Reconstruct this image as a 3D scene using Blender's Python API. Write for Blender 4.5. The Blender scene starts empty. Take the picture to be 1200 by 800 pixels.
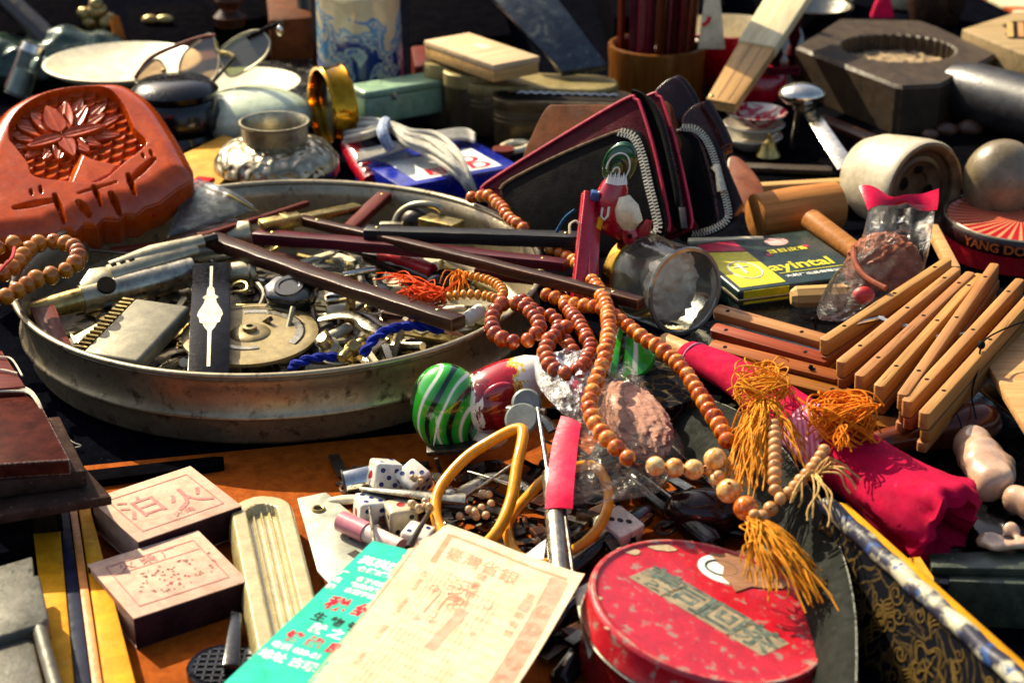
import bpy, bmesh, math, random
from mathutils import Vector, Matrix, noise as mnoise
import numpy as np
random.seed(7)
rnd = random.Random(11)
PI = math.pi
R = math.radians
S = 0.01                                   # the builders work in centimetres
scene = bpy.context.scene
COL = scene.collection

# ------------------------------------------------------------------ camera, sky, sun, exposure
PITCH = R(24); FPX = 2000.0
CAM = Vector((0, 0, 40.0))
FWD = Vector((0, math.cos(PITCH), -math.sin(PITCH)))
RGT = Vector((1, 0, 0))
UPV = Vector((0, math.sin(PITCH), math.cos(PITCH)))
cd = bpy.data.cameras.new('camera'); cam = bpy.data.objects.new('camera', cd); COL.objects.link(cam)
cam.location = CAM * S
cam.rotation_euler = (PI/2 - PITCH, 0, 0)
cd.sensor_width = 36; cd.lens = 36 * FPX / 1200
cd.clip_start = 0.02; cd.clip_end = 60
cd.dof.use_dof = True; cd.dof.focus_distance = 0.86; cd.dof.aperture_fstop = 13
scene.camera = cam

world = bpy.data.worlds.new('World'); scene.world = world; world.use_nodes = True
SUN_EL, SUN_AZ = R(39), R(-42)             # behind the table, to the left
wn = world.node_tree.nodes
sky = wn.new('ShaderNodeTexSky'); sky.sky_type = 'NISHITA'; sky.sun_disc = False
sky.dust_density = 4.0; sky.air_density = 1.0; sky.ozone_density = 0.4
sky.sun_elevation = SUN_EL; sky.sun_rotation = SUN_AZ
bg = wn['Background']; bg.inputs['Strength'].default_value = 0.105
world.node_tree.links.new(sky.outputs[0], bg.inputs['Color'])
sd = bpy.data.lights.new('sun', 'SUN'); sd.energy = 5.0; sd.angle = R(0.55); sd.color = (1.0, 0.88, 0.63)
sun = bpy.data.objects.new('sun', sd); COL.objects.link(sun)
to_sun = Vector((math.sin(SUN_AZ)*math.cos(SUN_EL), math.cos(SUN_AZ)*math.cos(SUN_EL), math.sin(SUN_EL)))
sun.rotation_euler = to_sun.to_track_quat('Z', 'Y').to_euler()
sun.location = to_sun * 3
scene.view_settings.view_transform = 'Standard'
scene.view_settings.look = 'None'
scene.view_settings.exposure = 0.97
scene.view_settings.gamma = 1.0
scene.cycles.use_denoising = True
scene.cycles.max_bounces = 8
scene.cycles.transparent_max_bounces = 16
scene.cycles.caustics_reflective = False; scene.cycles.caustics_refractive = False

# ------------------------------------------------------------------ from the photograph's layout to places on the table
def ray(px, py): return FWD + RGT*((px-600)/FPX) - UPV*((py-400)/FPX)
def P(px, py, z=0.0):
    r = ray(px, py); return CAM + r*((z-CAM.z)/r.z)
def PY(px, py, y):
    r = ray(px, py); return CAM + r*(y/r.y)
def onp(px, py, pt, n):
    r = ray(px, py); return CAM + r*((pt-CAM).dot(n)/r.dot(n))
def plane3(a, b, c):
    A, B, C = P(*a), P(*b), P(*c); n = (B-A).cross(C-A).normalized()
    if n.z < 0: n = -n
    return A, n
def sc_at(p): return (p-CAM).dot(FWD)/FPX     # cm per photo pixel there

# ------------------------------------------------------------------ mesh building
class MB:
    def __init__(s): s.v = []; s.f = []; s.m = []; s.cur = 0
    def add(s, vs, fs, M=None):
        o = len(s.v)
        s.v += [(M @ Vector(v)) if M is not None else Vector(v) for v in vs]
        s.f += [tuple(i+o for i in f) for f in fs]; s.m += [s.cur]*len(fs)
        return s
    def xf(s, M):
        s.v = [M @ v for v in s.v]; return s
    def join(s, b): return s.add(b.v, b.f)
    def bev(s, w=.05, seg=2, ang=.6):
        bm = bmesh.new()
        vs = [bm.verts.new(v) for v in s.v]
        for f, m in zip(s.f, s.m):
            try: bm.faces.new([vs[i] for i in f]).material_index = m
            except ValueError: pass
        bmesh.ops.remove_doubles(bm, verts=bm.verts[:], dist=1e-4)
        bmesh.ops.recalc_face_normals(bm, faces=bm.faces[:])
        es = [e for e in bm.edges if len(e.link_faces) == 2 and e.calc_face_angle(0) > ang]
        if es: bmesh.ops.bevel(bm, geom=es, offset=w, segments=seg, profile=.5, affect='EDGES', clamp_overlap=True)
        bm.verts.index_update()
        s.v = [v.co.copy() for v in bm.verts]
        s.f = [tuple(v.index for v in f.verts) for f in bm.faces]
        s.m = [f.material_index for f in bm.faces]; bm.free()
        return s
    def jit(s, amp, fr=.5, seed=0):
        s.v = [v + amp*Vector(mnoise.noise_vector(v*fr + Vector((seed, 3.1*seed, 0)))) for v in s.v]; return s
    # primitives
    def box(s, c, d, M=None):
        x, y, z = d[0]/2, d[1]/2, d[2]/2; c = Vector(c)
        vs = [c+Vector((a*x, b*y, e*z)) for e in (-1, 1) for a, b in ((-1,-1),(1,-1),(1,1),(-1,1))]
        return s.add(vs, [(3,2,1,0),(4,5,6,7),(0,1,5,4),(1,2,6,5),(2,3,7,6),(3,0,4,7)], M)
    def prism(s, pts, off, M=None):
        """outline of 3d points extruded by the vector off"""
        n = len(pts); pts = [Vector(p) for p in pts]; off = Vector(off)
        nn = Vector()
        for i in range(n): nn += pts[i].cross(pts[(i+1) % n])
        vs = pts + [p+off for p in pts]
        fs = [tuple(range(n)), tuple(range(2*n-1, n-1, -1))] + [(i, i+n, (i+1) % n+n, (i+1) % n) for i in range(n)]
        if nn.dot(off) > 0: fs = [tuple(reversed(f)) for f in fs]
        return s.add(vs, fs, M)
    def lathe(s, prof, n=32, M=None, sx=1, sy=1, caps=True):
        vs = []; fs = []; k = len(prof)
        for r, z in prof:
            for j in range(n):
                a = 2*PI*j/n; vs.append((r*math.cos(a)*sx, r*math.sin(a)*sy, z))
        for i in range(k-1):
            for j in range(n):
                j2 = (j+1) % n; fs.append((i*n+j, i*n+j2, (i+1)*n+j2, (i+1)*n+j))
        if caps and prof[0][0] > 1e-6: fs.append(tuple(range(n-1, -1, -1)))
        if caps and prof[-1][0] > 1e-6: fs.append(tuple((k-1)*n+j for j in range(n)))
        return s.add(vs, fs, M)
    def ell(s, c, r, M=None, n=20, k=12):
        if not hasattr(r, '__len__'): r = (r, r, r)
        prof = [(max(1e-7, math.cos(t)), math.sin(t)) for t in [(-.5+i/k)*PI for i in range(k+1)]]
        Q = Matrix.Translation(Vector(c)) @ Matrix.Diagonal((*r, 1))
        return s.lathe(prof, n, (M @ Q) if M is not None else Q)
    def tube(s, pts, rad, n=10, closed=False, flat=None, caps=True):
        """sweep; rad number or list; flat=(up, ratio): section squashed along up"""
        pts = [Vector(p) for p in pts]; N = len(pts)
        if not hasattr(rad, '__len__'): rad = [rad]*N
        T = []
        for i in range(N):
            a = pts[(i-1) % N] if (closed or i > 0) else pts[i]
            b = pts[(i+1) % N] if (closed or i < N-1) else pts[i]
            t = (b-a); T.append(t.normalized() if t.length > 1e-9 else Vector((1,0,0)))
        u = T[0].orthogonal().normalized()
        if flat is not None: u = (Vector(flat[0]) - T[0]*T[0].dot(Vector(flat[0]))).normalized()
        vs = []; fs = []
        for i in range(N):
            ref = Vector(flat[0]) if flat is not None else u
            u = ref - T[i]*T[i].dot(ref)
            u = u.normalized() if u.length > 1e-6 else T[i].orthogonal().normalized()
            w = T[i].cross(u)
            for j in range(n):
                a = 2*PI*j/n; q = (flat[1] if flat is not None else 1)
                vs.append(pts[i] + rad[i]*(math.cos(a)*q*u + math.sin(a)*w))
        L = N if closed else N-1
        for i in range(L):
            i2 = (i+1) % N
            for j in range(n):
                j2 = (j+1) % n; fs.append((i*n+j, i*n+j2, i2*n+j2, i2*n+j))
        if not closed and caps:
            fs.append(tuple(range(n-1, -1, -1))); fs.append(tuple((N-1)*n+j for j in range(n)))
        return s.add(vs, fs)
    def bar(s, a, b, w, h, w2=None, h2=None, up=(0,0,1)):
        """rectangular stick from a to b"""
        a, b = Vector(a), Vector(b); t = (b-a).normalized(); up = Vector(up)
        n = (up - t*t.dot(up)).normalized(); k = t.cross(n)
        w2 = w if w2 is None else w2; h2 = h if h2 is None else h2
        vs = [a+k*w/2*i+n*h/2*j for i, j in ((-1,-1),(1,-1),(1,1),(-1,1))] + [b+k*w2/2*i+n*h2/2*j for i, j in ((-1,-1),(1,-1),(1,1),(-1,1))]
        return s.add(vs, [(3,2,1,0),(4,5,6,7),(0,1,5,4),(1,2,6,5),(2,3,7,6),(3,0,4,7)])
    def grid(s, fn, nu, nv, closeu=False):
        vs = [fn(i/(nu if closeu else nu-1), j/(nv-1)) for j in range(nv) for i in range(nu)]
        L = nu if closeu else nu-1
        return s.add(vs, [(j*nu+i, j*nu+(i+1) % nu, (j+1)*nu+(i+1) % nu, (j+1)*nu+i) for j in range(nv-1) for i in range(L)])
    def solid(s, t):
        """give a sheet a thickness t"""
        bm = bmesh.new(); vs = [bm.verts.new(v) for v in s.v]
        for f in s.f:
            try: bm.faces.new([vs[i] for i in f])
            except ValueError: pass
        bmesh.ops.recalc_face_normals(bm, faces=bm.faces[:])
        bmesh.ops.solidify(bm, geom=bm.faces[:], thickness=t)
        bm.verts.index_update()
        s.v = [v.co.copy() for v in bm.verts]; s.f = [tuple(v.index for v in f.verts) for f in bm.faces]; s.m = [0]*len(s.f); bm.free()
        return s
    def down(s, M, t):
        """a sheet made t thick below, its upper face left where it is"""
        n = len(s.v); dn_ = -(M.to_3x3() @ Vector((0, 0, 1)))*t; F = list(s.f); E = {}
        for f in F:
            for a, b in zip(f, f[1:]+f[:1]): E[(a, b)] = 1
        s.v += [v+dn_ for v in s.v]
        s.f += [tuple(i+n for i in reversed(f)) for f in F]+[(a, a+n, b+n, b) for a, b in E if (b, a) not in E]
        s.m += [0]*(len(s.f)-len(s.m)); return s
    def mesh(s, name, mats, smooth=True, ang=.7):
        me = bpy.data.meshes.new(name)
        me.from_pydata([v*S for v in s.v], [], s.f)
        if not isinstance(mats, (list, tuple)): mats = [mats]
        for m in mats: me.materials.append(m)
        if len(mats) > 1: me.polygons.foreach_set('material_index', s.m)
        bm = bmesh.new(); bm.from_mesh(me); bmesh.ops.recalc_face_normals(bm, faces=bm.faces[:]); bm.to_mesh(me); bm.free()
        if smooth:
            me.polygons.foreach_set('use_smooth', [True]*len(me.polygons)); me.set_sharp_from_angle(angle=ang)
        me.update(); return me

def cm(M):
    M = M.copy(); M.translation = M.translation*S; return M
def T3(v): return Matrix.Translation(Vector(v))
def rot(ax, deg): return Matrix.Rotation(R(deg), 4, ax)
def fr(o, x, up=(0,0,1)):
    """frame at o with its x axis along x and z near up"""
    x = Vector(x).normalized(); up = Vector(up); z = (up - x*x.dot(up)).normalized(); y = z.cross(x)
    M = Matrix((x, y, z)).transposed().to_4x4(); M.translation = Vector(o); return M

def tag(o, label, cat=None, group=None, kind=None):
    if label: o['label'] = label
    if cat: o['category'] = cat
    if group: o['group'] = group
    if kind: o['kind'] = kind
    return o
class Thing:
    """an Empty at the thing's base that parents its parts; M is its frame in centimetres"""
    def __init__(s, name, label, cat, M, group=None):
        if not isinstance(M, Matrix): M = T3(M)
        s.M = M; s.o = bpy.data.objects.new(name, None); COL.objects.link(s.o)
        s.o.empty_display_size = .01
        s.o.matrix_world = cm(M); tag(s.o, label, cat, group)
        s.I = M.inverted()
    def part(s, name, mb, m, parent=None, world=True, smooth=True, ang=.7, label=None, kind=None):
        if world: mb.xf(s.I)
        o = bpy.data.objects.new(name, mb.mesh(name, m, smooth, ang)); COL.objects.link(o)
        o.parent = parent or s.o
        if label: o['label'] = label
        if kind: o['kind'] = kind
        return o
    def inst(s, name, me, M, parent=None, world=True):
        o = bpy.data.objects.new(name, me); COL.objects.link(o); o.parent = parent or s.o
        o.matrix_local = cm((s.I @ M) if world else M); return o
def solo(name, label, cat, mb, m, group=None, smooth=True, ang=.7, kind=None, origin=None):
    """a thing that is one mesh; built in world coordinates, origin at its base"""
    if origin is None:
        lo = [min(v[i] for v in mb.v) for i in range(3)]; hi = [max(v[i] for v in mb.v) for i in range(3)]
        origin = Vector(((lo[0]+hi[0])/2, (lo[1]+hi[1])/2, lo[2]))
    mb.xf(T3(-Vector(origin)))
    o = bpy.data.objects.new(name, mb.mesh(name, m, smooth, ang)); COL.objects.link(o)
    o.location = Vector(origin)*S
    return tag(o, label, cat, group, kind)
def spline(pts, n=8, closed=False):
    pts = [Vector(p) for p in pts]; N = len(pts); out = []
    L = N if closed else N-1
    for i in range(L):
        g = lambda k: pts[k % N] if closed else pts[max(0, min(N-1, k))]
        a, b, c, d = g(i-1), g(i), g(i+1), g(i+2)
        for j in range(n):
            t = j/n
            out.append(.5*((2*b)+(c-a)*t+(2*a-5*b+4*c-d)*t*t+(3*b-a-3*c+d)*t**3))
    if not closed: out.append(pts[-1])
    return out
def along(pts, step):
    """points and tangents every step along a polyline"""
    out = []; d = 0; nxt = 0
    for a, b in zip(pts, pts[1:]):
        l = (b-a).length
        while nxt <= d+l and l > 1e-9:
            out.append((a.lerp(b, (nxt-d)/l), (b-a).normalized())); nxt += step
        d += l
    return out
def text_mb(s, size, M, thick=.004, align='CENTER', bold=0.0, sx=1):
    c = bpy.data.curves.new('lettering', 'FONT'); c.body = s; c.size = size; c.align_x = align; c.align_y = 'CENTER'; c.offset = bold
    c.resolution_u = 3
    o = bpy.data.objects.new('lettering', c); COL.objects.link(o)
    dg = bpy.context.evaluated_depsgraph_get(); me = o.evaluated_get(dg).to_mesh()
    mb = MB(); mb.add([Vector((v.co.x*sx, v.co.y, thick)) for v in me.vertices], [tuple(p.vertices) for p in me.polygons], M)
    o.evaluated_get(dg).to_mesh_clear(); bpy.data.objects.remove(o); bpy.data.curves.remove(c)
    return mb

# ------------------------------------------------------------------ materials
def hx(h, k=1.0):
    h = h.lstrip('#'); c = [int(h[i:i+2], 16)/255 for i in (0, 2, 4)]
    return tuple(min(1, k*(x/12.92 if x <= .04045 else ((x+.055)/1.055)**2.4)) for x in c)+(1,)
class NT:
    def __init__(s, name):
        s.m = bpy.data.materials.new(name); s.m.use_nodes = True; s.t = s.m.node_tree
        s.b = s.t.nodes['Principled BSDF']; s.out = s.t.nodes['Material Output']
    def n(s, typ, **kw):
        nd = s.t.nodes.new('ShaderNode'+typ)
        for k, v in kw.items(): setattr(nd, k, v)
        return nd
    def l(s, a, b): s.t.links.new(a, b)
    def coords(s, rand=False, stretch=(1,1,1), kind='Object'):
        tc = s.n('TexCoord'); mp = s.n('Mapping'); mp.inputs['Scale'].default_value = stretch
        s.l(tc.outputs[kind], mp.inputs['Vector'])
        if rand:
            oi = s.n('ObjectInfo'); vm = s.n('VectorMath', operation='SCALE'); vm.inputs[0].default_value = (3.1, 5.7, 2.3)
            s.l(oi.outputs['Random'], vm.inputs['Scale']); s.l(vm.outputs[0], mp.inputs['Location'])
        return mp.outputs[0]
    def noise(s, v, sc, det=5, rough=.6, dist=0):
        n = s.n('TexNoise'); n.inputs['Scale'].default_value = sc*100; n.inputs['Detail'].default_value = det
        n.inputs['Roughness'].default_value = rough; n.inputs['Distortion'].default_value = dist
        s.l(v, n.inputs['Vector']); return n.outputs['Fac']
    def ramp(s, f, stops, interp='LINEAR'):
        r = s.n('ValToRGB'); r.color_ramp.interpolation = interp; e = r.color_ramp.elements
        while len(e) < len(stops): e.new(.5)
        for q, (p, c) in zip(e, stops): q.position = p; q.color = c
        s.l(f, r.inputs[0]); return r.outputs['Color']
    def mix(s, f, a, b, blend='MIX'):
        m = s.n('Mix', data_type='RGBA', blend_type=blend)
        for val, sk in ((f, m.inputs[0]), (a, m.inputs[6]), (b, m.inputs[7])):
            if hasattr(val, 'is_output'): s.l(val, sk)
            else: sk.default_value = val
        return m.outputs[2]
    def rng(s, f, a, b, c, d):
        m = s.n('MapRange'); s.l(f, m.inputs[0])
        for i, x in enumerate((a, b, c, d)): m.inputs[i+1].default_value = x
        return m.outputs[0]
    def bump(s, f, st, dist=.001):
        b = s.n('Bump'); b.inputs['Strength'].default_value = st; b.inputs['Distance'].default_value = dist
        s.l(f, b.inputs['Height'])
        return b.outputs[0]
def mat(name, c1, c2=None, c3=None, sc=.6, rough=.5, metal=0, bump=.25, bsc=6, coat=0, rv=.15, st=(1,1,1), rand=False,
        wear=None, wearw=(.53, .6), spots=None, spsc=3, sp=(.62, .68), dist=0, spec=.5, sss=0, det=6, lo=.35, hi=.65, hue=0, grime=.3):
    """procedural surface: mottled base colours, spots of another colour, worn edges, uneven gloss, fine relief"""
    if rough >= .6: spec = min(spec, .1)
    N = NT(name); v = N.coords(rand, st)
    c1 = hx(c1) if isinstance(c1, str) else c1
    c2 = hx(c2) if isinstance(c2, str) else (c2 or c1)
    f = N.noise(v, sc, det, .62, dist)
    stops = [(lo, c1), (hi, c2)]
    if c3: stops.append((min(.98, hi+.12), hx(c3)))
    col = N.ramp(f, stops)
    g = N.noise(v, bsc, 4)
    if grime:
        gm = N.rng(N.noise(v, 1.3, 8, .78, .6), .34, .62, 1-grime, 1.06)
        cg = N.n('CombineColor'); [N.l(gm, cg.inputs[i]) for i in range(3)]
        col = N.mix(1.0, col, cg.outputs[0], 'MULTIPLY')
    if hue:
        oi = N.n('ObjectInfo'); hs = N.n('HueSaturation'); N.l(col, hs.inputs['Color'])
        N.l(N.rng(oi.outputs['Random'], 0, 1, .5-hue*.12, .5+hue*.12), hs.inputs['Hue']); N.l(N.rng(oi.outputs['Random'], 0, 1, 1-hue*.6, 1+hue*.6), hs.inputs['Value'])
        col = hs.outputs[0]
    if spots: col = N.mix(N.rng(N.noise(v, spsc, 5, .65), sp[0], sp[1], 0, 1), col, hx(spots))
    if wear:
        ge = N.n('NewGeometry'); bv_ = N.n('Bevel', samples=4); bv_.inputs['Radius'].default_value = .0013; dt = N.n('VectorMath', operation='DOT_PRODUCT'); N.l(bv_.outputs[0], dt.inputs[0]); N.l(ge.outputs['Normal'], dt.inputs[1]); w = N.rng(dt.outputs['Value'], .985, .90, 0, 1)
        wm = N.n('Math', operation='MULTIPLY'); N.l(w, wm.inputs[0]); N.l(N.rng(N.noise(v, spsc, 4), .38, .55, 0, 1), wm.inputs[1])
        col = N.mix(wm.outputs[0], col, hx(wear))
    N.l(col, N.b.inputs['Base Color'])
    h = N.noise(v, sc*2.3, 6, .7)
    N.l(N.rng(h, .3, .7, max(.03, rough-rv), min(1, rough+rv)), N.b.inputs['Roughness'])
    N.b.inputs['Metallic'].default_value = metal; N.b.inputs['Specular IOR Level'].default_value = spec
    if coat: N.b.inputs['Coat Weight'].default_value = coat; N.b.inputs['Coat Roughness'].default_value = .12
    if sss: N.b.inputs['Subsurface Weight'].default_value = sss; N.b.inputs['Subsurface Radius'].default_value = (.004, .002, .0012)
    if bump: N.l(N.bump(g, bump, .0006), N.b.inputs['Normal'])
    return N.m
def wood(name, c1, c2, c3=None, sc=2.2, st=(.08, 1, 1), rough=.5, coat=0, bump=.35, wear=None, rand=True, dist=1.2, spots=None, hue=0, wearw=(.53, .6), spec=.12):
    return mat(name, c1, c2, c3, sc=sc, st=st, rough=rough, coat=coat, bump=bump, bsc=sc*3, dist=dist, rand=rand, wear=wear, spots=spots, hue=hue, wearw=wearw, spec=spec)
def film(name, tint='#ffffff', gl=.35, rough=.08, bsc=1.2, bump=.8, alpha=.1):
    """thin clear plastic: mostly see-through, with crinkled glossy reflections"""
    N = NT(name); v = N.coords()
    tr = N.n('BsdfTransparent'); tr.inputs[0].default_value = hx(tint)
    gs = N.n('BsdfGlossy'); gs.inputs['Roughness'].default_value = rough
    df = N.n('BsdfDiffuse'); df.inputs['Color'].default_value = (.8, .8, .78, 1)
    f = N.noise(v, bsc, 5, .6, 1.5)
    bp = N.bump(f, bump, .004); N.l(bp, gs.inputs['Normal'])
    lw = N.n('LayerWeight'); lw.inputs['Blend'].default_value = gl; N.l(bp, lw.inputs['Normal'])
    m1 = N.n('MixShader'); m1.inputs[0].default_value = alpha; N.l(tr.outputs[0], m1.inputs[1]); N.l(df.outputs[0], m1.inputs[2])
    m2 = N.n('MixShader'); N.l(lw.outputs['Fresnel'], m2.inputs[0]); N.l(m1.outputs[0], m2.inputs[1]); N.l(gs.outputs[0], m2.inputs[2])
    N.l(m2.outputs[0], N.out.inputs['Surface']); N.t.nodes.remove(N.b)
    return N.m
# ------------------------------------------------------------------ shared surfaces
steel = mat('worn_steel', '#8d8878', '#b5ae9c', sc=.9, rough=.3, metal=1, bump=.12, bsc=9, spots='#4a3f30', spsc=2.2, sp=(.6, .75))
brassy = mat('aged_brass', '#8f7a45', '#b8a468', '#6b5a38', sc=.8, rough=.34, metal=1, bump=.15, spots='#54452a', spsc=1.8)
silver = mat('polished_silver', '#c9c4b6', '#dcd6c8', sc=1, rough=.2, metal=1, bump=.08, bsc=8)
nickel = mat('dull_nickel', '#9a927a', '#b4aa8c', sc=.7, rough=.4, metal=.9, bump=.12, bsc=10, spots='#6d6247', spsc=3, sp=(.62, .72))
iron = mat('dark_iron', '#35322f', '#565049', sc=1.2, rough=.42, metal=.85, bump=.25, spots='#6d4a32', spsc=3)
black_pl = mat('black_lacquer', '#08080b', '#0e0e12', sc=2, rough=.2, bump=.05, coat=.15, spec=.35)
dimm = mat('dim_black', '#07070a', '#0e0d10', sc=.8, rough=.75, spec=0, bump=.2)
darkwood = wood('dark_rosewood', '#22100a', '#3e1e12', '#160a06', sc=2.2, rough=.35, spec=.2, wear='#8a5a3c')
redwood = wood('reddish_wood', '#4c1a14', '#6e2a1e', '#331009', sc=2.2, rough=.42, wear='#9a6048')
palewood = wood('pale_bamboo', '#b08450', '#c89e66', '#946a3a', sc=1.8, st=(.06, 1, 1), rough=.45, bump=.3, hue=.08)
ivory = mat('ivory', '#d8c9a4', '#e6dab8', sc=.6, rough=.4, bump=.1)
hole_m = mat('hole_dark', '#140d08', rough=.8, bump=0)
orange_thread = mat('orange_thread', '#d0680c', '#ec8c1c', sc=3, rough=.75, bump=.4, bsc=20)

# ------------------------------------------------------------------ the setting
cloth = mat('navy_black_cloth', '#06070c', '#0b0c13', sc=.6, rough=1, spec=0, bump=.5, bsc=14, spots='#1c1d28', spsc=6)
mb = MB().grid(lambda u, v: Vector((-150+300*u, 20+260*v, -.05+.05*mnoise.noise(Vector((u*40, v*40, 0))))), 60, 60)
tag(solo('table_cloth', None, None, mb, cloth, origin=(0, 120, 0)), None, kind='structure')

def boxfit(c, z):
    """frame and size of the rectangle that best fits four picture corners (TL TR BR BL) at height z"""
    a, b, d, e = [P(*q, z) for q in c]; o = (a+b+d+e)/4
    x = ((b-a)+(d-e)).normalized(); y = (a-e)+(b-d); y = (y - x*x.dot(y)).normalized()
    return fr(o, x), ((b-a).length+(d-e).length)/2, abs(((a-e).dot(y)+(b-d).dot(y))/2)
def slab(c, z, t, bv=.06):
    pts = [P(*q, z) if len(q) == 2 else P(*q) for q in c]
    return MB().prism(pts, (0, 0, -t)).bev(bv)

backdrop_m = mat('added_backdrop_black', '#050506', '#0a0808', sc=.05, rough=1, spec=0, bump=.4, bsc=3)  # unseen backdrop, added so that flat surfaces reflect dark instead of bright sky
mb = MB().grid(lambda u, v: Vector((-220+440*u, 245+3*mnoise.noise(Vector((u*14, v*2, 0)))+1.5*math.sin(u*60), -.3+62*v)), 120, 16)
tag(solo('added_backdrop', None, None, mb.solid(.4), backdrop_m), None, kind='structure')

# display tray: felt floor, striped rim
felt = mat('orange_felt', '#8e420a', '#a85410', '#6e3006', sc=1.5, rough=.95, bump=.8, bsc=28, spots='#7a3008', spsc=4)
yel = mat('yellow_lacquer', '#d08a10', '#de9c1c', '#b87008', sc=.7, rough=.6, spec=.25, bump=.12, spots='#8a5208', spsc=2.6, sp=(.66, .74))
navyb = mat('navy_band', '#14182c', '#1e2440', sc=1, rough=.6, spec=.25, bump=.15, spots='#4a4a58', spsc=5, sp=(.7, .74))
orgb = mat('orange_band', '#c87428', '#de8c38', '#a85a18', sc=1.6, rough=.5, bump=.3)
o0 = P(110, 700)
T = Thing('display_tray', 'shallow display tray with orange felt floor and yellow, navy and orange striped rim', 'tray', o0)
q = [(98, 545), (760, 480), (1010, 800), (1000, 930), (120, 930)]
T.part('felt_floor', slab(q, .1, .12), felt, smooth=False)
for nm, m, xa, xb, z in (('rim_strip', yel, (38, 71), (60, 88), 1.2), ('rim_strip', navyb, (71, 84), (88, 108), 1.16), ('rim_strip', orgb, (84, 94), (108, 121), 1.25), ('rim_strip', yel, (95, 112), (122, 160), 1.18)):
    (t0, t1), (b0, b1) = xa, xb
    ex = lambda a, b, y: a+(b-a)*(y-615)/185
    T.part(nm, slab([(ex(t0, b0, 560), 560), (ex(t1, b1, 560)-1, 560), (ex(t1, b1, 900)-1, 900), (ex(t0, b0, 900), 900)], z, z, .05), m)
T.part('back_rim', slab([(85, 566), (250, 545), (262, 543), (262, 534), (250, 534), (85, 552)], .5, .5), dimm)

# ------------------------------------------------------------------ dark slabs and matchboxes at the left
slabm = mat('maroon_slab', '#34140f', '#4a2018', '#240d09', sc=1.2, rough=.4, spec=.02, bump=.14, spots='#7a4a3e', spsc=7, sp=(.72, .78), wear='#a09088', wearw=(.54, .62))
slabg = mat('brown_slab', '#2e211c', '#40302a', '#1e1512', sc=.7, rough=.5, spec=.02, bump=.15, spots='#60483c', spsc=3)
solo('dark_slab', 'maroon speckled slab with pale worn front edge, topmost of the stack at the left', 'slab', slab([(-60, 470), (43, 463), (82, 538), (-60, 547)], 5.3, .75, .09), slabm, group='dark slabs stacked at the left')
solo('dark_slab', 'plain dark brown slab under the speckled maroon slab, middle of the stack', 'slab', slab([(-60, 500), (70, 487), (101, 551), (-60, 572)], 4.5, .8, .09), slabg, group='dark slabs stacked at the left')
solo('dark_slab', 'wide thin grey brown slab at the bottom of the left stack', 'slab', slab([(-60, 540), (75, 520), (131, 581), (-60, 614)], 3.6, .45, .08), slabg, group='dark slabs stacked at the left')
solo('wooden_block', 'black wooden block holding up the left stack of slabs', 'block', slab([(-60, 565), (45, 545), (70, 580), (-60, 590)], 3.14, 1.85), black_pl)
solo('dark_slab', 'brown slab with string behind the left stack, against the big tin', 'slab', slab([(-80, 412), (2, 410), (30, 452), (-80, 462)], 5.6, 1.6, .09), redwood, group='dark slabs stacked at the left')
strm = mat('white_string', '#cbbda4', '#ded2bb', sc=4, rough=.8, bump=.5, bsc=20)
mb = MB()
for k in range(3):
    mb.tube(spline([P(-40, 454+3*k, 5.45), P(12, 452+3*k, 5.45), P(33, 456+2*k, 5.45), P(44, 468+2*k, 5.4), P(52, 486+k, 5.0), P(56, 492, 4.6)], 6), .06, 6)
solo('cord', 'pale cord lying over the maroon slab at the left edge', 'cord', mb, strm)
mb = MB().tube(spline([P(-30, 418, 5.7), P(0, 418, 5.7), P(14, 421, 5.7), P(26, 440, 5.66)], 6), .05, 6).tube(spline([P(-30, 434, 5.7), P(0, 433, 5.7), P(20, 437, 5.7)], 6), .05, 6)
solo('cord', 'thin string across the brown slab beside the big tin', 'cord', mb, strm)
mb = MB().tube(spline([P(62, 497, .4), P(74, 505, .6), P(84, 517, .4), P(95, 522, .2), P(88, 524, .1)], 6), .035, 6)
solo('thread', 'loose pale thread curling beside the left stack of slabs', 'thread', mb, strm)

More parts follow.
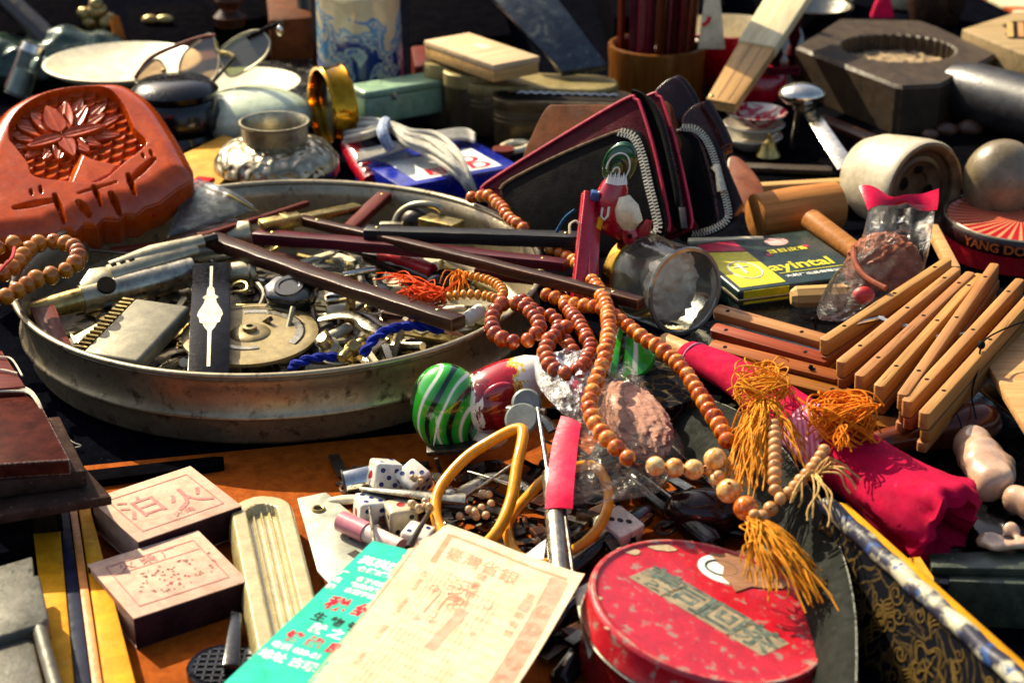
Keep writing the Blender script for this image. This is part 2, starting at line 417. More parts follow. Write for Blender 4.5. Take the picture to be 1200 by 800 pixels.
paperpink = mat('matchbox_paper', '#c09a84', '#ccaa92', '#b08a74', sc=.9, rough=.75, bump=.35, bsc=9, spots='#b88a7c', spsc=5, sp=(.64, .74))
striker = mat('striker_purple', '#2a1418', '#3c2024', '#20100f', sc=1.3, rough=.7, bump=.6, bsc=26, spots='#6a4a40', spsc=3, sp=(.68, .75))
ink = mat('faded_red_ink', '#b06a68', '#c08478', '#c89a8a', sc=3, rough=.75, bump=0)
def strip_rect(M, w, h, t, z=.012, gap=None):
    mb = MB()
    for c, d in (((0, h/2, z), (w, t, .004)), ((0, -h/2, z), (w, t, .004)), ((-w/2, 0, z), (t, h, .004)), ((w/2, 0, z), (t, h, .004))):
        mb.box(c, d, M)
    return mb
def matchbox(c, z, label, big, small, h=1.55):
    M, L, W = boxfit(c, z)
    T = Thing('matchbox', label, 'matchbox', M @ T3((0, 0, -h)), 'pink paper matchboxes by the striped rim')
    mb = MB()
    t = .06
    mb.box((0, 0, -t/2), (L, W, t), M); mb.box((0, 0, -h+t/2), (L, W, t), M)
    T.part('sleeve', mb.bev(.03).jit(.02, .7, len(big)), paperpink, smooth=True)
    for s in (-1, 1):
        T.part('striker_side', MB().box((0, s*(W/2-t/2), -h/2), (L-.04, t, h-.1), M).bev(.02), striker)
    T.part('drawer', MB().box((0.03, 0, -h/2), (L-.1, W-.22, h-.2), M).bev(.04), paperpink)
    fm = strip_rect(M @ T3((0, .0, 0)), L*.78, W*.72, .05, .02)
    T.part('printed_frame', fm, ink, smooth=False)
    if big:
        for i, ch in enumerate(big):
            T.part('lettering', text_mb(ch, W*.42, M @ T3(((-.2+.4*i)*L, .1*W*(.3-i), .022)), bold=.01), ink, smooth=False)
        T.part('lettering', text_mb(small, W*.11, M @ T3((.05*L, -.27*W, .022))), ink, smooth=False)
    else:
        T.part('printed_line', MB().box((0, W*.2, .02), (L*.76, .04, .004), M), ink, smooth=False)
        T.part('lettering', text_mb(small, W*.15, M @ T3((-.05*L, W*.28, .022))), ink, smooth=False)
        rr = random.Random(5); mb = MB()
        for k in range(70):
            x, y = rr.gauss(0, .16)*L, rr.uniform(-.28, .12)*W; a0 = rr.uniform(0, 6); l_ = rr.uniform(.05, .16)
            mb.tube([M @ Vector((x+l_*t*math.cos(a0+t*1.3), y+l_*t*math.sin(a0+t*1.3), .022)) for t in (-1, -.4, .3, 1)], .013, 4)
        T.part('printed_flowers', mb, ink)
    return T
matchbox([(127, 577), (240, 540), (266, 598), (138, 643)], 1.9, 'pink paper matchbox with two large red characters, beside the big tin', '泊火', '火柴')
matchbox([(120, 655), (252, 615), (271, 686), (137, 731)], 1.6, 'pink paper matchbox with faded floral print, the nearer of the pair', '', '火 柴 厂')

# metal clasp, bottom left corner
clm = mat('grey_clasp', '#4c4a40', '#66635a', '#383630', sc=.9, rough=.5, metal=.4, spec=.3, bump=.35, spots='#34322e', spsc=3)
T = Thing('metal_clasp', 'grey metal clasp with folded collar in the bottom left corner', 'clasp', P(20, 740, 0))
T.part('plate', slab([(-60, 680), (38, 651), (42, 700), (-60, 730)], 2.9, .5, .08), clm)
T.part('collar', slab([(-60, 706), (46, 671), (57, 722), (52, 730), (-60, 762)], 3.1, 1.2, .16), clm)
T.part('body', slab([(-60, 742), (34, 722), (66, 860), (-60, 880)], 2.7, 2.5, .25), clm)
T.part('pin', MB().tube([P(40, 716, 2.8), P(78, 850, 2.8)], .28, 12), clm)
# black ribbed plastic puck at bottom
T = Thing('jar_lid', 'black plastic cap with a raised lattice, lying on the orange felt', 'cap', T3(P(264, 792, .1)))
T.part('disc', MB().lathe([(1.3, 0), (1.5, .1), (1.5, .5), (1.42, .58), (1.3, .5), (.01, .5)], 36, T.M), black_pl)
mb = MB()
for k in range(-3, 4):
    l = math.sqrt(max(.05, 1.25**2-(k*.36)**2))
    mb.box((k*.36, 0, .52), (.07, 2*l, .1), T.M); mb.box((0, k*.36, .52), (2*l, .07, .1), T.M)
T.part('lattice', mb, black_pl)
mb = MB().prism([P(272, 735, 0.2), P(285, 738, .2), P(282, 800, .2), P(262, 800, .2)], (0, 0, .9)).bev(.1)
solo('dark_glass_chip', 'dark wedge of glass between matchbox and cream dish', 'glass chip', mb, black_pl)

# cream moulded dish
crm = mat('cream_resin', '#a3935f', '#b7a878', '#8f7f4e', sc=.8, rough=.22, bump=.1, coat=.4, sss=.2, spots='#8c7a4c', spsc=2, sp=(.66, .78))
o1, o2 = P(302, 578, 1.7), P(352, 800, 1.5)
M = fr(o1, o2-o1); L = (o2-o1).length
def dishz(u, v):
    hw = 1.55; x = u*L; y = (v-.5)*2*hw
    r = hw
    dx = max(0, r-x); edge = r*r-dx*dx
    yy = y/hw*math.sqrt(max(.0, edge)) if x < r else y
    a = abs(yy); d = min(r-math.hypot(dx, yy) if x < r else hw-a, hw-a)
    z = 0
    z -= .9*max(0, 1-d/.28)**2
    inn = max(0, min(1, (min(.72-a, x-1.0-(a/.72)**2*.5))/.16)); z -= .42*inn*inn*(3-2*inn)
    if inn > .6: z += .14*max(0, math.cos(yy*2*PI/.36))
    return M @ Vector((x, yy, z))
mb = MB().grid(dishz, 110, 70)
top = list(mb.v); nb = len(top); nu, nv = 110, 70
for v in top: mb.v.append(v - M.to_3x3() @ Vector((0, 0, .55)))
ring = [i for i in range(nu)] + [j*nu+nu-1 for j in range(1, nv)] + [(nv-1)*nu+i for i in range(nu-2, -1, -1)] + [j*nu for j in range(nv-2, 0, -1)]
for a, b in zip(ring, ring[1:]+ring[:1]): mb.f.append((a, b, b+nb, a+nb)); mb.m.append(0)
solo('cream_dish', 'oblong cream resin dish with ridged groove, between matchboxes and green card', 'dish', mb, crm, ang=.9)

# ------------------------------------------------------------------ printed papers
grn = mat('turquoise_card', '#1fae92', '#2cbc9f', sc=.5, rough=.6, bump=.08, bsc=8)
wht = mat('white_print', '#e4e6dc', '#dfe0d4', sc=1, rough=.6, bump=0)
redp = mat('red_print', '#c8102c', '#d41c38', sc=1, rough=.6, bump=0)
blkp = mat('black_print', '#14201e', '#1c2c28', sc=1, rough=.6, bump=0)
a, b = P(437, 633, 2.9), P(262, 800, 2.6)
dn = (b-a).normalized(); rt = dn.cross(Vector((0, 0, 1))); rt = -rt if rt.x < 0 else rt
M = fr(a, rt, rt.cross(-dn)) ; up = M.to_3x3() @ Vector((0, 1, 0))
TZ = .008
T = Thing('green_card', 'turquoise printed card with white and red characters, tucked under the old paper', 'card', M)
T.part('sheet', MB().grid(lambda u, v: M @ Vector((u*7.5, -v*13, .05*math.sin(v*5)*u)), 10, 16).down(M, .05), grn)
def tx(s, size, x, y, m, bold=.01, al='LEFT', sx=1): T.part('lettering', text_mb(s, size, M @ T3((x-.1, -y*1.06, TZ+.05*math.sin(y*1.06/13*5)*x/7.5)), align=al, bold=bold, sx=sx), m, smooth=False)
tx('英琪阿妮', .66, .35, 1.42, wht, .02); tx('仓储材料及展示', .42, .6, 2.0, wht, .012)
tx('广', .42, .1, 2.55, wht); tx('名', .42, .1, 3.05, wht); tx('箱', .42, .1, 3.55, wht)
for k, s in enumerate(('名特优新', '物美价廉', '古董字画')): tx(s, .36, .95, 2.65+.42*k, wht, .012)
tx('税 细 胞', .98, .75, 4.5, redp, .03); tx('生 物 馆', .62, .75, 5.5, blkp, .02); tx('献 之 家', .66, 1.1, 6.15, wht, .02)
tx('馆 能 良', .72, .5, 6.95, redp, .025); tx('电话 020-81', .44, .3, 7.6, wht, .012); tx('地址 古玩', .6, .2, 8.25, wht, .015)
cx = M @ T3((2.35, -.72, .01))
mb = MB().lathe([(.3, 0), (.44, 0), (.44, .006), (.3, .006)], 28, cx); T.part('round_emblem', mb, wht)
T.part('round_emblem', MB().tube([cx @ Vector((.17*math.cos(t), .17*math.sin(t), .004)) for t in np.linspace(PI*.95, 2.05*PI, 10)], .04, 5).box((-.08, .08, .004), (.05, .13, .006), cx).box((.08, .08, .004), (.05, .13, .006), cx), wht)

oldp = mat('aged_paper', '#cdb794', '#d6c3a2', '#c2a880', sc=.35, rough=.8, bump=.25, bsc=5, spots='#c09a68', spsc=2.5, sp=(.64, .8))
brn = mat('faded_brown_ink', '#b88466', '#c4967a', '#cca88c', sc=2.5, rough=.8, bump=0)
pnk = mat('faded_pink_ink', '#c48c74', '#cc9c86', sc=2, rough=.8, bump=0)
a, b, c = P(525, 615, 3.5), P(685, 676, 3.5), P(392, 800, 3.3)
rt = (b-a).normalized(); M = fr(a, rt); W = (b-a).length
T = Thing('old_paper', 'aged cream certificate with faded brown border and characters, ragged left edge', 'paper', M)
rr = random.Random(3)
rag = [rr.uniform(-.1, .1) for _ in range(60)]
vdir = (M.inverted() @ c); sk = vdir.x/vdir.y
def pz(x, y): return .16*math.sin(.35*y+.3)+.03*math.sin(1.2*x+.5*y) + .25*max(0, (x-W+.6))**2
def pap(u, v):
    y = -v*13; l = (-1.15*min(1, v*5) + rag[int(v*49)] + .6*v) if v > 0 else 0
    x = l + u*(W-l) - v*.5*u; return M @ Vector((x+sk*y, y, pz(x, y)))
T.part('sheet', MB().grid(pap, 30, 50).down(M, .05), oldp)
def q(x, y, z=.008): return M @ Vector((x+sk*y, y, pz(x, y)+z))
Msk = M @ Matrix(((1, sk, 0, 0), (0, 1, 0, 0), (0, 0, 1, 0), (0, 0, 0, 1)))
def ribbon(x0, y0, x1, y1, w, m, nm='printed_border'):
    p0, p1 = Vector((x0, y0, 0)), Vector((x1, y1, 0)); d = (p1-p0); n = Vector((-d.y, d.x, 0)).normalized()*w/2; k = max(2, int(d.length/.4))
    T.part(nm, MB().grid(lambda u, v: q(*((p0+d*u+n*(2*v-1)).xy)), k+1, 2), m)
ribbon(.45, -.62, W-.6, -.62, .16, brn); ribbon(.42, -.55, .42, -2.6, .3, brn); ribbon(W-.9, -.75, W-.9, -12, .75, pnk)
ribbon(-.75, -1.6, -.75, -12, .06, brn)
def drape(mb):  # lay flat print on the curved sheet
    I = Msk.inverted(); out = []
    for v in mb.v:
        w = I @ v; out.append(q(w.x, w.y))
    mb.v = out; return mb
for i, ch in enumerate('臺灣省銀'):
    T.part('lettering', drape(text_mb(ch, .92, Msk @ T3((1.15+.92*i, -1.75, 0)), bold=.005)), brn, smooth=False)
for i, s in enumerate(('BANK OF', 'TAIWAN', 'KONG', 'YUAN')):
    T.part('lettering', drape(text_mb(s, .34, Msk @ T3((.42, -3.9-1.9*i, 0)) @ rot('Z', 90), bold=.004)), brn, smooth=False)
rr = random.Random(9); mb = MB()
for k in range(26):
    x, y = rr.gauss(2.35, .45), rr.gauss(-3.9, .7); a0 = rr.uniform(0, 6)
    mb.tube([q(x+.35*t*math.cos(a0+t), y+.35*t*math.sin(a0+t), .006) for t in np.linspace(-1, 1, 6)], .018, 4)
for x0, y0, x1, y1 in ((1.7, -3.6, 3.2, -3.5), (1.9, -3.1, 2.9, -3.05), (1.6, -4.2, 1.4, -5.6), (2.0, -4.3, 1.9, -5.2), (2.8, -3.7, 2.9, -4.4)):
    mb.tube([q(x0, y0, .006), q((x0+x1)/2, (y0+y1)/2+.1, .006), q(x1, y1, .006)], .022, 4)
T.part('printed_pagoda', mb, brn)
ribbon(3.0, -4.6, 2.6, -7.5, .5, pnk, 'printed_road')
for k in range(7):
    y = -2.9-1.15*k; x = W-.9
    mb = MB()
    for r_ in (.3, .17): mb.tube([q(x+r_*math.cos(t)*1, y+r_*math.sin(t)*1.2, .006) for t in np.linspace(0, 2*PI, 17)[:-1]], .025, 4, closed=True)
    for t in range(4): mb.tube([q(x+.1*math.cos(t*PI/2+.7), y+.1*math.sin(t*PI/2+.7), .006), q(x+.3*math.cos(t*PI/2+.7), y+.36*math.sin(t*PI/2+.7), .006)], .02, 4)
    T.part('printed_rosette', mb, brn)
for k in range(15): ribbon(.8+.24*k, -2.65-.03*k, .75+.24*k, -11.5, .022, pnk, 'printed_line')
for k in range(14): ribbon(.8, -2.9-.6*k, W-1.6, -2.95-.6*k, .02, pnk, 'printed_line')
for i, s in enumerate(('第一期有獎', '儲蓄債券壹')):
    for j, ch in enumerate(s): T.part('lettering', drape(text_mb(ch, .5, Msk @ T3((W-1.75-.75*i*3.2, -2.4-.62*j, 0)))), brn, smooth=False)
ribbon(W-1.32, -.8, W-1.32, -12, .05, brn); ribbon(W-.5, -.8, W-.5, -12, .05, brn)
ribbon(W-1.7, -2.6, W-1.75, -3.3, .5, pnk, 'printed_seal')
for k in range(3): T.part('printed_flower', MB().lathe([(.01, 0), (.16, .0), (.16, .004), (.01, .004)], 10, T3(q([1.3, 2.0, 3.9][k], -6.1+.2*k, .006))), pnk)

# ------------------------------------------------------------------ the big tin
tinm = mat('tin_metal', '#8c8068', '#a99c80', '#75694f', sc=.22, rough=.38, metal=.72, bump=.12, bsc=8, spots='#33261a', spsc=1.3, sp=(.54, .74), rv=.12)
TC = Vector((-13.15, 90.8, .12)); TR = 15.05; KT = 15.05/14.95
T = Thing('round_tin', 'large open round metal tin with rolled rim, heaped with old knives and tools', 'tin', TC)
wv = lambda z: (T3(TC))
outer = [(13.7, 0), (14.0, .08), (14.15, .3), (14.2, 1.5), (14.3, 1.62), (14.62, 1.66), (14.68, 1.78), (14.6, 1.9), (14.5, 2.1), (14.42, 2.8), (14.5, 3.3), (14.62, 3.7), (14.62, 3.86), (14.7, 3.95)]
rimp = [(14.75, 4.05), (14.9, 4.12), (14.95, 4.22), (14.9, 4.32), (14.75, 4.36), (14.6, 4.3), (14.52, 4.18)]
inner = [(14.44, 4.0), (14.32, 3.4), (14.25, 2.6), (14.2, .6), (14.0, .35), (13.7, .28), (.01, .25)]
T.part('wall', MB().lathe([(.01, 0)]+outer+[(14.6, 4.1)]+inner, 140, T3(TC) @ Matrix.Diagonal((KT, KT, 1, 1))).jit(.05, .12, 2), tinm, ang=1.2)
T.part('rolled_rim', MB().lathe(rimp+[(14.6, 4.05), (14.75, 4.05)], 140, T3(TC) @ Matrix.Diagonal((KT, KT, 1, 1)), caps=False).jit(.05, .12, 2), tinm, ang=1.4)
# ------------------------------------------------------------------ what lies in the big tin
TINGRP = 'odds and ends in the big tin'
def intin(a, r=13.3): return math.hypot(a.x-TC.x, a.y-TC.y) < r
rr = random.Random(21); mb = MB()
for k in range(330):
    a = rr.uniform(0, 2*PI); d = 13.2*math.sqrt(rr.random()); p = TC + Vector((d*math.cos(a), d*math.sin(a), .4+rr.uniform(0, 1.0)*(1-.5*(d/13.2)**4)))
    t = Vector((rr.gauss(0, 1), rr.gauss(0, 1), rr.gauss(0, .18))).normalized(); mb.cur = rr.choice((0, 0, 1, 1, 2, 2, 3, 3, 4, 5)); l = rr.uniform(.6, 2.8)
    if not (intin(p+t*l) and intin(p-t*l)): continue
    ty = rr.random()
    if ty < .4: mb.bar(p-t*l, p+t*l, rr.uniform(.25, .9), rr.uniform(.12, .3))
    elif ty < .7: mb.tube([p-t*l, p+t*l], rr.uniform(.1, .3), 8)
    elif ty < .85: mb.lathe([(.01, 0), (l*.4, 0), (l*.4, .12), (l*.2, .16), (l*.2, .12), (.01, .12)], 16, fr(p, t, (rr.gauss(0, .3), rr.gauss(0, .3), 1)))
    else: mb.tube([p + l*.4*Vector((math.cos(x), math.sin(x), 0)) for x in np.linspace(0, 2*PI, 15)[:-1]], .09, 6, closed=True)
solo('scrap_metal', 'dense bed of dark scrap metal covering the floor of the big tin', 'scrap metal', mb, [iron, brassy, darkwood, nickel, steel, ivory], kind='stuff', origin=TC+Vector((0, 0, .3)))

def stick(a, b, w, h, m, label, cat='stick', name='wooden_stick', taper=1, bow=0, up=(0, 0, 1), bv=.14, group=None, cap=None):
    A, B = P(*a), P(*b); n = 14; d = B-A; side = d.cross(Vector((0, 0, 1))).normalized()
    mb = MB(); pts = [A + d*(i/n) + side*bow*math.sin(PI*i/n) for i in range(n+1)]
    for i in range(n+1):
        t = i/n; f = 1+(taper-1)*t
        nn = (Vector(up) - d.normalized()*d.normalized().dot(Vector(up))).normalized(); k = d.normalized().cross(nn)
        mb.v += [pts[i]+k*w*f/2*x+nn*h*f/2*y for x, y in ((-1, -1), (1, -1), (1, 1), (-1, 1))]
    for i in range(n):
        for j in range(4): mb.f.append((i*4+j, i*4+(j+1) % 4, (i+1)*4+(j+1) % 4, (i+1)*4+j)); mb.m.append(0)
    mb.f += [(3, 2, 1, 0), tuple(n*4+j for j in range(4))]; mb.m += [0, 0]
    mb.bev(bv, 2, .5).jit(.05, .6, len(label))
    M = fr(A, d); T = Thing(name, label, cat, M, group)
    # wood grain runs along the local x axis
    T.part('handle' if cat != 'stick' else 'shaft', mb, m)
    return T, A, B, d
KN = 'dark wooden knife handles crossing in the big tin'
ebony = wood('ebony', '#131214', '#211f20', '#0c0b0c', sc=2.5, rough=.4, spec=.2, wear='#5a5450', bump=.45)
maroonw = wood('maroon_wood', '#3a0f18', '#561a22', '#250810', sc=2.2, rough=.35, wear='#8a4a50')
def knife(a, b, w, h, m, label, taper=1, bow=0, pin=(.06, .93)):
    T, A, B, d = stick(a, b, w, h, m, label, 'knife handle', 'folding_knife', taper, bow, group=KN)
    nn = Vector((0, 0, 1)); t = d.normalized(); nn = (nn-t*t.z).normalized()
    for f in pin:
        c = A + d*f; fw = 1+(taper-1)*f
        T.part('rivet', MB().ell(c+nn*h*fw*.5, (.13, .13, .06), n=10, k=6), brassy)
    # blade folded into the slot
    k = t.cross(nn)
    T.part('blade', MB().bar(A+d*.1-k*w*.42-nn*.05, A+d*.9-k*w*.42*taper-nn*.05, .25, .1), iron)
knife((236, 276, 3.3), (538, 379, 4.5), 1.15, .8, darkwood, 'thick brown folding knife handle lying diagonally over the middle of the big tin', .95, .25)
knife((352, 258, 4.3), (752, 356, 5.9), .72, .62, darkwood, 'longest brown handle, its tip reaching out over the beads to the clear jar', 1.0, -.25)
knife((428, 273, 4.9), (682, 281, 5.6), 1.0, .75, ebony, 'straight black handle lying level across the back of the big tin rim', 1.05)
knife((300, 277, 3.9), (664, 311, 5.1), 1.05, .75, maroonw, 'curved maroon handle under the long brown one, blunt at the right end', .8, -.3)
knife((404, 272, 3.1), (452, 229, 3.9), 1.0, .55, redwood, 'short reddish handle pointing up to the back wall of the tin')
stick((192, 291, 3.5), (362, 238, 4.0), .42, .4, redwood, 'thin red stick running to the back wall of the big tin')
stick((196, 287, 3.2), (277, 260, 3.5), .85, .5, darkwood, 'short brown rule with squared ends by the broken glass', bv=.08)
stick((128, 294, 2.7), (205, 285, 2.9), .75, .3, redwood, 'flat reddish slat behind the nickel razor grip')
stick((46, 352, 2.3), (78, 432, 2.0), 1.35, .4, redwood, 'upright reddish wooden strip at the left wall of the big tin', bv=.06)
stick((275, 292, 2.6), (350, 308, 2.6), 1.1, .4, redwood, 'flat reddish chip under the thick brown handle')

# brass hinge bar crossing the handles
T = Thing('brass_clamp', 'old brass clamp bar lying across the maroon handle at the back', 'clamp', P(330, 260, 4.2))
T.part('jaw', MB().bar(P(305, 266, 4.4), P(352, 256, 4.5), .9, .8).bev(.12), brassy)
T.part('shank', MB().bar(P(350, 257, 4.2), P(420, 243, 3.6), .8, .45, .95, .5).bev(.1), brassy)
T.part('sleeve', MB().bar(P(331, 261, 4.4), P(340, 259, 4.4), 1.05, .95).bev(.08), brassy)
# nickel tube and socket at the left of the back
T = Thing('nickel_socket', 'bulbous nickel socket peeking out between the sticks at the back left', 'socket', fr(P(272, 278, 3.0), Vector((1, .25, .05))))
T.part('barrel', MB().lathe([(.01, -1.2), (.55, -1.2), (.6, -.4), (.75, -.3), (.8, .2), (.95, .5), (.95, 1.1), (.6, 1.3), (.01, 1.3)], 24, T.M @ rot('Y', 90)), nickel)

# razor grip
A, B = P(92, 334, 2.9), P(243, 295, 3.4); M = fr(A, B-A, (0, -.5, 1)); L = (B-A).length
T = Thing('razor_grip', 'flat nickel folding razor grip with three slots, above the long tube', 'razor grip', M)
mb = MB().prism([(0, -.7, 0), (.35, -.85, 0), (2.1, -.35, 0), (2.3, .55, 0), (.9, .75, 0), (0, -.2, 0)], (0, 0, .35)).bev(.08)
T.part('head', mb, nickel, world=False)
T.part('tube', MB().tube([(1.9, .1, .2), (L*.62, .25, .2), (L*.93, .3, .2)], [.62, .62, .5], 20, flat=((0, 0, 1), .6)), nickel, world=False)
T.part('tube', MB().tube([(2.1, .6, .3), (L*.6, .75, .3), (L, .7, .3)], [.3, .55, .45], 18, flat=((0, 0, 1), .7)), nickel, world=False)
T.part('plug', MB().tube([(L, .7, .3), (L+.9, .72, .3)], .26, 14), iron, world=False)
for i in range(3): T.part('slot', MB().tube([(2.1+.55*i, .32, .56), (2.4+.55*i, .42, .57)], [.13, .13], 8, flat=((0, 0, 1), .3)), hole_m, world=False)
mb = MB()
for i in range(22):
    p = P(106, 293, 3.2).lerp(P(168, 299, 3.0), i/21); mb.ell(p, (.14, .14, .1), n=8, k=5)
solo('ball_chain', 'short dark ball chain beside the left rim of the big tin', 'chain', mb, iron)

# long pen tube
A, B = P(28, 368, 2.0), P(226, 318, 2.6); d = B-A; M = fr(A, d); L = d.length
T = Thing('pen_tube', 'long brushed metal pen tube with brass end and a cut away notch', 'tube', M)
T.part('end', MB().lathe([(.01, 0), (.45, .05), (.6, .5), (.72, L*.33), (.01, L*.33)], 28, rot('Y', 90)), brassy, world=False)
T.part('ferrule', MB().lathe([(.01, L*.33), (.82, L*.33), (.82, L*.33+1.1), (.01, L*.33+1.1)], 28, rot('Y', 90)), nickel, world=False)
T.part('barrel', MB().lathe([(.01, L*.41), (.8, L*.41), (.88, L*.6), (.88, L*1.0), (.01, L*1.0)], 28, rot('Y', 90)), steel, world=False)
T.part('notch', MB().lathe([(.01, 0), (.55, 0), (.55, .2), (.01, .2)], 20, T3((L*.33+1.45, -.45, .62)) @ rot('X', 35)), hole_m, world=False)
A, B = P(268, 322, 2.4), P(306, 318, 2.5); M = fr(A, B-A)
T = Thing('ferrule_tube', 'short nickel ferrule with flared rim right of the black case', 'ferrule', M)
T.part('barrel', MB().lathe([(.01, 0), (.7, 0), (.78, 1.2), (.95, 1.35), (.95, 1.6), (.8, 1.65), (.75, 1.3), (.01, 1.2)], 28, rot('Y', 90)), nickel, world=False)
mb = MB().tube(spline([P(268, 338, 2.6), P(280, 331, 2.8), P(289, 333, 2.8), P(288, 341, 2.6), P(272, 343, 2.5)], 6), .12, 8)
solo('wire_loop', 'small bent wire loop right of the black case', 'wire loop', mb, brassy)
mb = MB().tube(spline([P(300, 330, 2.2), P(310, 345, 2.2), P(305, 360, 2.1)], 6), .2, 8)
solo('hook', 'dark bent hook behind the brass disc', 'hook', mb, iron)

# hair clipper head with comb
a, b, c, d_ = P(150, 347, 3.3), P(196, 384, 2.9), P(150, 434, 2.2), P(86, 411, 2.6)
M = fr(a, d_-a, (b-a).cross(d_-a)*-1 if (b-a).cross(d_-a).z < 0 else (b-a).cross(d_-a))
I = M.inverted(); L = (d_-a).length; W = (I @ b).y
T = Thing('clipper_head', 'grey metal hair clipper head with a row of comb teeth', 'hair clipper', M)
sg = 1 if W > 0 else -1; W = abs(W)
T.part('body', MB().box((L/2, sg*(W*.55+.1), -.5), (L, W*.9, 1.0)).bev(.22, 3), mat('clipper_grey', '#6c6756', '#807a66', sc=.8, rough=.5, metal=.4, spec=.3, bump=.12, spots='#4c4636', spsc=5, sp=(.66, .72)), world=False)
mb = MB().box((L/2, sg*.28, -.62), (L, .5, .5))
n = 15
for i in range(n): mb.box((L*(i+.5)/n, sg*.12, -.2), (L/n*.45, .75, .34))
T.part('comb_teeth', mb.bev(.03, 1), brassy, world=False)
T.part('lower_comb', MB().box((L/2, sg*.2, -.9), (L, .8, .14)).bev(.03), nickel, world=False)

# black case with a pale silhouette
M, L, W = boxfit([(226, 312), (271, 307), (269, 440), (219, 440)], 3.0)
A = P(248, 309, 3.5); B = P(244, 440, 2.4); M = fr((A+B)/2, Vector((1, 0, 0)), (0, .1, 1)); M = fr((A+B)/2, M.to_3x3() @ Vector((1, 0, 0)), (B-A).cross(Vector((1, 0, 0)))*-1 if (B-A).cross(Vector((1, 0, 0))).z < 0 else (B-A).cross(Vector((1, 0, 0))))
LL = (B-A).length; WW = 2.15
bk = mat('worn_black_enamel', '#0b0c10', '#14151c', sc=1.5, rough=.2, spec=.06, bump=.06, spots='#22242c', spsc=5, sp=(.66, .72))
yy_ = (A-B).normalized(); xx_ = yy_.cross(Vector((0, 0, 1))).normalized(); M = fr((A+B)/2, xx_, xx_.cross(yy_))
T = Thing('black_case', 'narrow worn black case inlaid with a cream lamp shaped figure', 'case', M)
T.part('lid', MB().box((0, 0, -.12), (WW, LL, .3)).bev(.05), bk, world=False)
T.part('tray', MB().box((0, 0, -.5), (WW-.06, LL-.06, .44)).bev(.05), iron, world=False)
T.part('end_clip', MB().box((0, LL/2+.05, -.25), (WW+.1, .14, .5)).bev(.04), bk, world=False)
h = [(.05, .98), (.05, .56), (.13, .52), (.15, .40), (.3, .35), (.2, .32), (.24, .24), (.42, .1), (.47, .02), (.4, -.03), (.36, -.12), (.26, -.14), (.2, -.2), (.07, -.28), (.06, -.9), (0.0, -.9)]
pts = [(x*1.5, y*LL/2*.96, .034) for x, y in h]+[(-x*1.5, y*LL/2*.96, .034) for x, y in reversed(h[:-1])]
sh = MB(); k = len(h)
for i in range(k-2):
    (x0, y0), (x1, y1) = h[i], h[i+1]
    sh.add([(s*x*1.5, y*LL/2*.96, .034) for x, y in ((x0, y0), (x1, y1)) for s in (-1, 1)], [(0, 2, 3, 1)])
T.part('inlaid_figure', sh.solid(.02), ivory, world=False, smooth=False)

# brass disc with slots
c = P(293, 390, 2.1); M = fr(c, (1, 0, 0), (0.02, -.05, 1)); RD = 3.75
ag = mat('brass_dial', '#7d6c42', '#94835a', '#5e4e32', sc=.9, rough=.5, metal=.45, bump=.2, bsc=10, spots='#6b5030', spsc=3, sp=(.6, .72))
T = Thing('brass_dial', 'round worn brass dial with curved slots and centre screw', 'dial', M)
T.part('disc', MB().lathe([(.01, -.25), (RD-.1, -.25), (RD, -.2), (RD, .0), (RD-.25, .05), (RD-.5, .05), (RD-.52, .0), (.01, .0)], 80, M), ag)
def arc(r, w, a0, a1, z, m, nm):
    n = 24; mb = MB(); th = [R(a0+(a1-a0)*i/n) for i in range(n+1)]
    o = [M @ Vector(((r+w/2)*math.cos(t), (r+w/2)*math.sin(t), z)) for t in th]; i_ = [M @ Vector(((r-w/2)*math.cos(t), (r-w/2)*math.sin(t), z)) for t in reversed(th)]
    mb.add(o+i_, [(j, j+1, 2*n-j, 2*n+1-j) for j in range(n)]); T.part(nm, mb.solid(.02), m, smooth=False)
arc(2.75, .5, -28, 105, .012, steel, 'slot'); arc(2.98, .1, -28, 105, .02, hole_m, 'slot_edge'); arc(1.9, .42, 215, 290, .012, steel, 'slot'); arc(2.05, .07, 212, 292, .02, hole_m, 'slot_edge')
T.part('hub', MB().lathe([(1.15, 0), (1.05, .1), (.5, .2), (.4, .2), (.38, .42), (.2, .45), (.18, .3), (.01, .3)], 36, M), ag)
T.part('hub_hole', MB().lathe([(.01, .33), (.17, .33), (.17, .34), (.01, .34)], 14, M), hole_m)

# glassy black stopwatch
gl_blk = mat('black_glass', '#101210', '#1c201c', sc=2, rough=.08, bump=.05, coat=.6)
c = P(343, 352, 2.3); M = fr(c, (1, -.3, 0), (-.1, -.35, 1))
T = Thing('lens_block', 'faceted black glass stopper block beside the brass dial', 'glass block', M)
T.part('block', MB().prism([(1.5, .7, 0), (1.5, -.8, 0), (.6, -1.2, 0), (-1.0, -1.1, 0), (-1.6, -.2, 0), (-1.2, .9, 0), (.3, 1.1, 0)], (0, 0, 1.1)).bev(.25, 2), gl_blk, world=False)
T.part('raised_ring', MB().lathe([(.9, 1.1), (.85, 1.2), (.6, 1.2), (.55, 1.12), (.01, 1.12)], 24), gl_blk, world=False)

# broken glass piece on the back left
glz = film('clear_glass', '#e8efe4', .3, .05, .8, .3, .06)
mb = MB().prism([P(195, 280, 3.0), P(222, 216, 5.0), P(232, 213, 5.0), P(271, 229, 4.9), P(300, 247, 4.2), P(240, 268, 3.4)], (0, .1, .28)).bev(.1)
solo('broken_glass', 'jagged clear glass shard leaning on the back left rim of the tin', 'glass shard', mb, glz)
solo('glass_edge_frame', 'bent brass wire along the glass shard', 'wire', MB().tube([P(196, 280, 3.05), P(211, 250, 3.8), P(223, 216, 5.1), P(232, 214, 5.1), P(271, 230, 5.0), P(302, 248, 4.2)], .09, 7), brassy)

